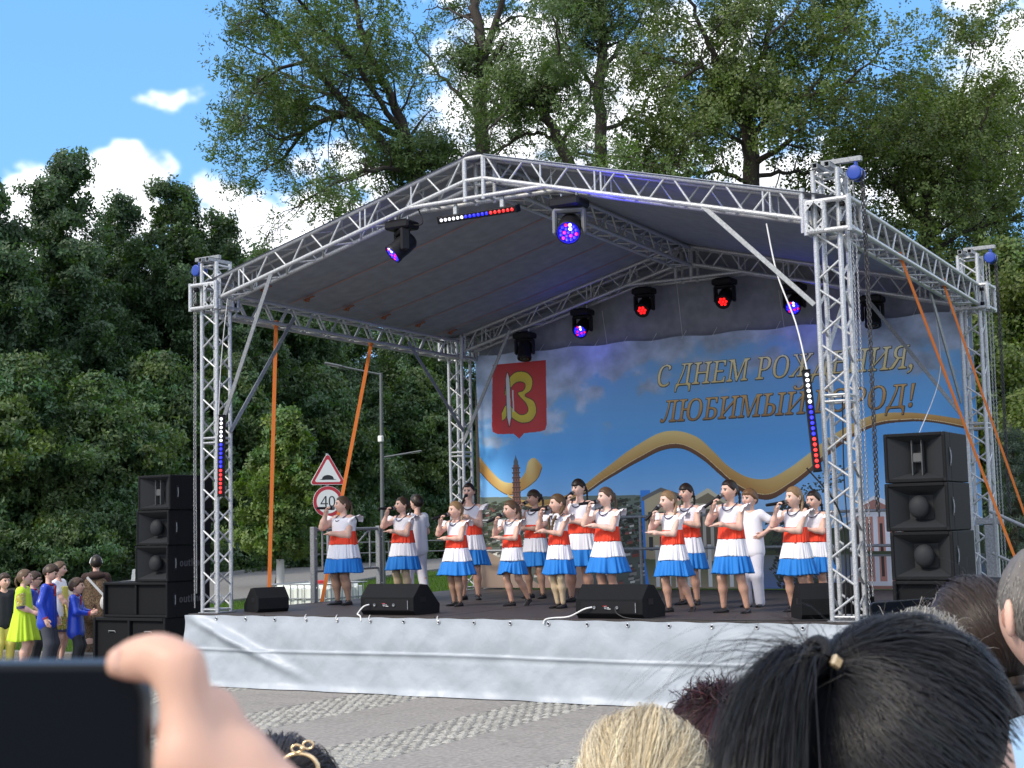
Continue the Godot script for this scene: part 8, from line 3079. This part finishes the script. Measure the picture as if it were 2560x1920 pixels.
func spectator(at: Vector3, turn: float, H: float, pose: Dictionary, skin: Color, cloth: Material, legs: Material, label: String, arms: Dictionary) -> Array:
	var t := thing("person", label, "person", at, "spectators watching the stage", turn)
	var fr := frame_of(H, pose.get("fat", 1.15), pose)
	var s: float = fr.s
	for k in ["l", "r"]:
		fr["wr_" + k] = arms["w" + k] * s
		fr["el_" + k] = reach_elbow(fr["sh_" + k], fr["wr_" + k], 0.225 * s, 0.215 * s, arms["h" + k])
	var B := body_bones(fr, skin, skin)
	var m := MB.new()
	for k in ["l", "r"]:
		var sx := 1.0 if k == "l" else -1.0
		if arms.get("skip", "") != k:
			hand(m, B, fr["wr_" + k], arms.get("d" + k, fr["wr_" + k] - fr["el_" + k]), arms.get("p" + k, Vector3(-sx, 0, 0.2)), s, arms.get("curl", 0.5), -sx, skin)
	blend_bones(m, B, 0.02, 0.012)
	if arms.has("extra"):
		var X := []
		var inv := t.transform.affine_inverse()
		for e in arms.extra:
			X.append([inv * e[0], inv * e[1], e[2], e[3], e[4]])
		blend_bones(m, X, 0.003, 0.002)
	head(m, fr.hc, fr.hb, fr.hs, skin, Color(0.05, 0.035, 0.025), 0.1)
	part(t, "body", m.mesh(), M.skin)
	var g := Color(1, 1, 1)
	var w: float = fr.fat
	var C := []
	for sx in [-1.0, 1.0]:
		C.append([Vector3(sx * 0.045, 0.62, 0) * s, fr.chest + Vector3(sx * 0.05, 0, 0) * s, 0.106 * s * w, 0.088 * s * w, g])
		var k := "l" if sx > 0 else "r"
		C.append([fr.neck + Vector3(sx * 0.04, -0.05, 0) * s, fr["sh_" + k], 0.05 * s, 0.054 * s * w, g])
		C.append([fr["sh_" + k], fr["sh_" + k].lerp(fr["el_" + k], 0.7), 0.054 * s * w, 0.05 * s * w, g])
	cloth_bones(t, "shirt", C, 0.024, cloth)
	C = [[Vector3(0.03, 0.70, 0) * s, Vector3(-0.03, 0.70, 0) * s, 0.098 * s * w, 0.098 * s * w, g]]
	for k in ["l", "r"]:
		C.append([fr["hip_" + k], fr["kn_" + k], 0.085 * s * w, 0.064 * s, g])
		C.append([fr["kn_" + k], fr["an_" + k], 0.064 * s, 0.055 * s, g])
	cloth_bones(t, "trousers", C, 0.026, legs)
	for k in ["l", "r"]:
		shoe(t, fr, k, M.shoe, "slip", 0.1)
	return [t, fr]


func build_spectators() -> void:
	var r := RandomNumberGenerator.new()
	r.seed = 99
	var rest := {"wl": Vector3(0.20, 0.70, 0.06), "wr": Vector3(-0.20, 0.70, 0.06), "hl": Vector3(0.4, 0, -1), "hr": Vector3(-0.4, 0, -1)}
	var dark_top := mat(0.03, 0.03, 0.04, 0.85)
	var wine_top := mat(0.2, 0.03, 0.05, 0.85)
	var pale_top := mat(0.5, 0.5, 0.46, 0.85)
	var shirt_blue := mat(0.32, 0.48, 0.66, 0.8)
	var q: Array
	var t: Node3D
	var fr: Dictionary
	var m: MB
	# black-haired woman
	q = spectator(Vector3(12.051, 0.001, 12.005), 2.63, 1.692, {"head": 0.23}, SKIN, dark_top, M.grey_cloth, "woman with glossy black hair in a high ponytail", rest)
	t = q[0]
	fr = q[1]
	r.seed = 5
	m = MB.new()
	var black := Color(0.0085, 0.0088, 0.011)
	hair_cap(m, fr.hc, fr.hb, fr.hs * 1.02, black, "back", 4)
	combed(m, fr.hc, fr.hb, fr.hs * 1.02, black, Vector3(0, 0.72, -0.72), 13000, 0.016, 0.0006, r, 0.5, 0.005, true)
	flyaway(m, fr.hc, fr.hb, fr.hs, black, 60, 0.10, r, 0.00035, Vector3(0, 0.6, -0.5))
	var hr := part(t, "hair", m.mesh(), M.hair)
	m = MB.new()
	var tie: Vector3 = fr.hc + fr.hb * (Vector3(0, 0.098, -0.092) * fr.hs)
	for k in 9000:
		var o := noise_vec(r) * 0.010
		var v: Vector3 = (fr.hb * Vector3(r.randfn() * 0.09, 0.74 + r.randfn() * 0.10, -0.50 + r.randfn() * 0.10)).normalized()
		var p := tie + o
		var pts := [p]
		var ln := r.randf_range(0.22, 0.36)
		for i in 9:
			v = (v + Vector3(0, -0.9, 0) + noise_vec(r) * 0.06).normalized()
			p += v * ln / 9.0
			pts.append(p)
		strand(m, pts, 0.00042 * r.randf_range(0.5, 1.4), tie + Vector3(0, -0.15, 0), black * maxf(0.4, 1.0 + 0.35 * r.randfn()))
	for k in 90:
		var v: Vector3 = (fr.hb * Vector3(r.randfn() * 0.5, 0.35 + r.randfn() * 0.4, -1.0)).normalized()
		var p := tie + noise_vec(r) * 0.015
		var pts := [p]
		for i in 8:
			v = (v + Vector3(0, -0.26, 0) + noise_vec(r) * 0.12).normalized()
			p += v * 0.028
			pts.append(p)
		strand(m, pts, 0.0004, tie, black)
	part(t, "ponytail", m.mesh(), M.hair)
	m = MB.new()
	var ring := []
	var tb := axis_to(fr.hb * Vector3(0, 0.55, -0.83))
	for i in 17:
		ring.append(tie + fr.hb * Vector3(0, 0.004, -0.004) + tb * Vector3(0.015 * cos(TAU * i / 16.0), 0, 0.015 * sin(TAU * i / 16.0)))
	m.tube(ring, 0.005, 8, false)
	var band2 := part(t, "hair_elastic", m.mesh(), M.black_plastic)
	m = MB.new()
	m.cbox(tie + fr.hb * Vector3(-0.024, 0.0, 0.0), Vector3(0.006, 0.011, 0.011), 0.002, tb)
	part(band2, "gold_clasp", m.mesh(), M.gold)
	# blonde
	q = spectator(Vector3(11.553, 0.001, 11.493), -2.75, 1.519, {"head": 0.23}, SKIN_PALE, pale_top, M.grey_cloth, "spectator with pale blonde hair twisted up at the back", rest)
	t = q[0]
	fr = q[1]
	r.seed = 6
	m = MB.new()
	var blonde := Color(0.50, 0.40, 0.24)
	hair_cap(m, fr.hc, fr.hb, fr.hs * 1.04, Color(0.34, 0.25, 0.14), "back", 6)
	combed(m, fr.hc, fr.hb, fr.hs * 1.04, blonde, Vector3(0.1, -0.15, -1.0), 15000, 0.022, 0.0005, r, 0.7, 0.012)
	combed(m, fr.hc, fr.hb, fr.hs * 1.05, Color(0.62, 0.54, 0.38), Vector3(0.1, -0.15, -1.0), 4000, 0.024, 0.0004, r, 0.3, 0.012)
	flyaway(m, fr.hc, fr.hb, fr.hs * 1.1, blonde, 160, 0.06, r, 0.0006)
	part(t, "hair", m.mesh(), M.hair)
	m = MB.new()
	m.cbox(fr.hc + fr.hb * (Vector3(0.01, 0.0, -0.128) * fr.hs), Vector3(0.03, 0.075, 0.012), 0.005, fr.hb * Basis(Vector3.BACK, 0.5))
	part(t, "hair_clip", m.mesh(), M.gold)
	# wine-haired
	q = spectator(Vector3(11.480, 0.001, 11.067), -2.70, 1.509, {"head": 0.23}, SKIN, wine_top, M.grey_cloth, "spectator with dark wine-red hair pinned in an untidy bun", rest)
	t = q[0]
	fr = q[1]
	r.seed = 7
	m = MB.new()
	var wine := Color(0.035, 0.010, 0.014)
	hair_cap(m, fr.hc, fr.hb, fr.hs * 1.04, wine, "back", 7)
	combed(m, fr.hc, fr.hb, fr.hs * 1.04, wine, Vector3(0, 0.8, -0.6), 8000, 0.02, 0.0006, r, 0.6, 0.008, true)
	for k in 380:
		var o: Vector3 = fr.hc + fr.hb * (Vector3(r.randfn() * 0.02, 0.115 + r.randfn() * 0.006, -0.05 + r.randfn() * 0.02) * fr.hs)
		var v := (Vector3(0, 0.5, 0) + noise_vec(r)).normalized()
		var p := o
		var pts := [p]
		for i in 7:
			v = (v + noise_vec(r) * 0.5 + (o - p) * 9.0).normalized()
			p += v * 0.0065
			pts.append(p)
		strand(m, pts, 0.0012, o, wine * maxf(0.4, 1.0 + 0.5 * r.randfn()))
	flyaway(m, fr.hc, fr.hb, fr.hs * 1.06, wine, 130, 0.09, r, 0.0003, Vector3(0, 0.4, -0.3))
	part(t, "hair", m.mesh(), M.hair)
	# grey-haired
	q = spectator(Vector3(11.705, 0.001, 10.651), -2.50, 1.600, {"head": 0.23}, SKIN_PALE, dark_top, M.grey_cloth, "spectator with wavy silver-grey hair behind the black ponytail", rest)
	t = q[0]
	fr = q[1]
	r.seed = 8
	m = MB.new()
	var silver := Color(0.30, 0.28, 0.24)
	hair_cap(m, fr.hc, fr.hb, fr.hs * 1.05, Color(0.16, 0.145, 0.12), "back", 8)
	combed(m, fr.hc, fr.hb, fr.hs * 1.05, silver, Vector3(0.5, -0.3, -0.8), 7000, 0.022, 0.0008, r, 0.6, 0.03)
	flyaway(m, fr.hc, fr.hb, fr.hs * 1.1, Color(0.42, 0.40, 0.35), 220, 0.07, r, 0.0006)
	part(t, "hair", m.mesh(), M.hair)
	# brown-haired
	q = spectator(Vector3(11.750, 0.001, 10.457), -2.55, 1.668, {"head": 0.23}, SKIN_PALE, pale_top, M.grey_cloth, "brown-haired spectator with a low ponytail holding up a phone", {"wl": Vector3(0.1206, 1.1834, 0.1567), "wr": Vector3(-0.0132, 1.2689, 0.1356), "hl": Vector3(0.5, -1, -0.2), "hr": Vector3(-0.5, -1, -0.2), "dl": Vector3(0.1, 1, 0.2), "dr": Vector3(1.0, 0.25, 0.1), "pr": Vector3(0, -1, 0), "curl": 0.35})
	t = q[0]
	fr = q[1]
	r.seed = 9
	m = MB.new()
	var brn := Color(0.030, 0.020, 0.016)
	hair_cap(m, fr.hc, fr.hb, fr.hs * 1.02, brn, "back", 9)
	combed(m, fr.hc, fr.hb, fr.hs * 1.02, brn, Vector3(-0.25, -0.35, -0.9), 7000, 0.015, 0.0007, r, 0.5, 0.005, true)
	flyaway(m, fr.hc, fr.hb, fr.hs, brn, 60, 0.09, r, 0.0004, Vector3(0.5, 0.6, 0))
	plait(m, [fr.hc + fr.hb * Vector3(-0.03, -0.045, -0.105), fr.hc + fr.hb * Vector3(-0.04, -0.12, -0.12), fr.hc + fr.hb * Vector3(-0.045, -0.22, -0.115)], 0.024, brn)
	part(t, "hair", m.mesh(), M.hair)
	m = MB.new()
	var rg := []
	for i in 13:
		rg.append(fr.hc + fr.hb * (Vector3(-0.034, -0.06, -0.112) + Vector3(0.024 * cos(TAU * i / 12.0), 0, 0.024 * sin(TAU * i / 12.0))))
	m.tube(rg, 0.006, 6, false)
	part(t, "hair_elastic", m.mesh(), M.black_plastic)
	smartphone(Transform3D(Basis(Vector3.UP, 0.56) * Basis(Vector3.BACK, 0.05), Vector3(11.5794, 1.6006, 10.3133)), "dark phone held up level by the brown-haired spectator", 0.15)
	# man
	q = spectator(Vector3(11.931, 0.001, 10.651), -2.45, 1.748, {"head": 0.23, "fat": 1.25}, SKIN, shirt_blue, M.grey_cloth, "man with short grey hair and a light blue collar", rest)
	t = q[0]
	fr = q[1]
	r.seed = 10
	m = MB.new()
	var grey := Color(0.19, 0.175, 0.155)
	hair_cap(m, fr.hc, fr.hb, fr.hs, Color(0.15, 0.135, 0.12), "crop", 10)
	for k in 6500:
		var d := Vector3(r.randfn(), r.randfn(), r.randfn()).normalized()
		if d.y - 0.75 * d.z + 0.1 < 0.0 or d.y < -0.38:
			continue
		var p: Vector3 = fr.hc + fr.hb * (head_point(d) * fr.hs * 1.03)
		var v: Vector3 = fr.hb * (d * 0.5 + Vector3(0, -0.55, -0.35))
		strand(m, [p, p + v * 0.007, p + v * 0.013 + Vector3(0, -0.003, 0)], 0.0007, fr.hc, grey * maxf(0.45, 1.0 + 0.45 * r.randfn()))
	part(t, "hair", m.mesh(), M.hair)
	m = MB.new()
	var cl := []
	for i in 17:
		cl.append(fr.neck + Vector3(0.072 * cos(TAU * i / 16.0), 0.0 + 0.012 * sin(TAU * i / 16.0), 0.066 * sin(TAU * i / 16.0)) * 1.15)
	m.tube(cl, 0.022, 8)
	part(t, "collar", m.mesh(), shirt_blue)
	# clip-haired
	q = spectator(Vector3(11.291, 0.001, 11.946), -2.80, 1.536, {"head": 0.23}, SKIN, dark_top, M.grey_cloth, "spectator with smooth dark hair and a gold bow hair ring", rest)
	t = q[0]
	fr = q[1]
	r.seed = 11
	m = MB.new()
	var dk := Color(0.022, 0.015, 0.012)
	hair_cap(m, fr.hc, fr.hb, fr.hs * 1.04, dk, "back", 11)
	combed(m, fr.hc, fr.hb, fr.hs * 1.04, dk, Vector3(-0.3, 0.65, -0.7), 5000, 0.017, 0.0007, r, 0.5, 0.006, true)
	part(t, "hair", m.mesh(), M.hair)
	var clip := thing("hair_ring", "rose gold hair ring with a bow on the dark-haired spectator", "hair ring", Vector3(11.3699, 1.5447, 11.9910), "", 0.54)
	m = MB.new()
	var rp := []
	for i in 25:
		rp.append(Vector3(0.0215 * cos(TAU * i / 24.0), 0.0165 * sin(TAU * i / 24.0) - 0.004, 0.004 * cos(TAU * i / 24.0)))
	m.tube(rp, 0.0026, 8, false)
	part(clip, "ring", m.mesh(), M.gold)
	m = MB.new()
	for sx in [-1.0, 1.0]:
		var bw := []
		for i in 9:
			var ba := TAU * i / 8.0
			bw.append(Vector3(0.004 + sx * (0.0065 + 0.006 * cos(ba)), 0.020 + 0.0045 * sin(ba) + 0.002 * sx, 0.002))
		m.tube(bw, 0.0014, 6, false)
	m.ball(Vector3(0.004, 0.0185, 0.003), Vector3(0.003, 0.003, 0.003))
	part(clip, "bow", m.mesh(), M.gold)
	m = MB.new()
	m.tube([Vector3(0, -0.018, 0), Vector3(-0.01, -0.05, -0.05)], 0.02, 8)
	part(clip, "elastic", m.mesh(), M.black_plastic)
	# phone holder standing right in front of the photographer, below the picture
	var FINGER := Color(0.58, 0.35, 0.26)
	q = spectator(Vector3(12.372, 0.001, 13.295), -2.60, 1.52, {"head": 0.22}, FINGER, pale_top, M.grey_cloth, "person holding up a phone with a finger hooked over its corner", {"wl": Vector3(0.1723, 1.5142, 0.3897), "wr": Vector3(-0.0024, 1.5658, 0.3705), "hl": Vector3(0.5, -1, -0.3), "hr": Vector3(-0.35, -1, -0.3), "skip": "r", "dl": Vector3(0, 1, 0.1), "extra": [[Vector3(12.1197, 1.7678, 12.9802), Vector3(12.1251, 1.7689, 12.9783), 0.0042, 0.0050, FINGER], [Vector3(12.1251, 1.7689, 12.9783), Vector3(12.1318, 1.7698, 12.9767), 0.0050, 0.0055, FINGER], [Vector3(12.1318, 1.7698, 12.9767), Vector3(12.1390, 1.7665, 12.9755), 0.0055, 0.0062, FINGER], [Vector3(12.1390, 1.7665, 12.9755), Vector3(12.1437, 1.7410, 12.9768), 0.0062, 0.0083, FINGER], [Vector3(12.1437, 1.7410, 12.9768), Vector3(12.1607, 1.7183, 12.9640), 0.0083, 0.0145, FINGER], [Vector3(12.1607, 1.7183, 12.9640), Vector3(12.1636, 1.6972, 12.9504), 0.0158, 0.0172, FINGER], [Vector3(12.1419, 1.7535, 12.9652), Vector3(12.1522, 1.7374, 12.9642), 0.0058, 0.0076, FINGER], [Vector3(12.1522, 1.7374, 12.9642), Vector3(12.1624, 1.7176, 12.9593), 0.0076, 0.0132, FINGER], [Vector3(12.1419, 1.7535, 12.9652), Vector3(12.1142, 1.7454, 12.9552), 0.0058, 0.0050, FINGER], [Vector3(12.1471, 1.7419, 12.9584), Vector3(12.1581, 1.7301, 12.9575), 0.0056, 0.0076, FINGER], [Vector3(12.1581, 1.7301, 12.9575), Vector3(12.1627, 1.7119, 12.9527), 0.0076, 0.0119, FINGER], [Vector3(12.1471, 1.7419, 12.9584), Vector3(12.1157, 1.7332, 12.9517), 0.0056, 0.0046, FINGER], [Vector3(12.1607, 1.7183, 12.9640), Vector3(12.1525, 1.7224, 12.9776), 0.0092, 0.0066, FINGER], [Vector3(12.1525, 1.7224, 12.9776), Vector3(12.1370, 1.7272, 12.9816), 0.0066, 0.0046, FINGER], [Vector3(12.1437, 1.7410, 12.9768), Vector3(12.1522, 1.7374, 12.9642), 0.0073, 0.0073, FINGER]]})
	t = q[0]
	fr = q[1]
	m = MB.new()
	hair_cap(m, fr.hc, fr.hb, fr.hs * 1.03, Color(0.03, 0.02, 0.015), "back", 12)
	part(t, "hair", m.mesh(), M.hair)
	m = MB.new()
	var nb: Transform3D = t.transform.affine_inverse()
	m.ball(nb * Vector3(12.1225, 1.7694, 12.9840), Vector3(0.0016, 0.0034, 0.0012), nb.basis * Basis(Vector3.UP, 0.1), 14, 8)
	part(t, "fingernail", m.mesh(), mat(0.68, 0.43, 0.34, 0.4))
	smartphone(Transform3D(Basis(Vector3.UP, 0.5404) * Basis(Vector3.RIGHT, 0.0986) * Basis(Vector3.BACK, -0.02), Vector3(12.0511, 1.7321, 13.0043)), "dark phone screen with a finger hooked over its corner", 0.152)


func smartphone(at: Transform3D, label: String, w: float) -> void:
	# screen along +z, long side along x
	var t := thing("smartphone", label, "phone", Vector3.ZERO, "phones filming the stage")
	t.transform = at
	var h := w * 0.485
	var body := PackedVector2Array()
	var face := PackedVector2Array()
	for k in 4:
		var c := Vector2((w / 2 - 0.011) * [1, -1, -1, 1][k], (h / 2 - 0.011) * [1, 1, -1, -1][k])
		for i in 6:
			var a := PI / 2 * (k + i / 5.0)
			body.append(c + Vector2(cos(a), sin(a)) * 0.011)
			face.append(c + Vector2(cos(a), sin(a)) * 0.0092)
	plate(t, "case", body, 0.0, 0.0035, 0.008, mat(0.02, 0.024, 0.03, 0.35, 0.3))
	var sc := mat(0.004, 0.006, 0.010, 0.2)
	sc.metallic_specular = 0.25
	plate(t, "screen", face, 0.0, 0.0042, 0.0006, sc)
	var m := MB.new()
	m.lathe([[0.0, 0.0], [0.0035, 0.0], [0.0035, 0.0006], [0.0, 0.0006]], 14, Vector3(w / 2 - 0.009, -h * 0.15, 0.0043), Basis(Vector3.RIGHT, PI / 2))
	part(t, "camera_hole", m.mesh(), M.black_plastic)
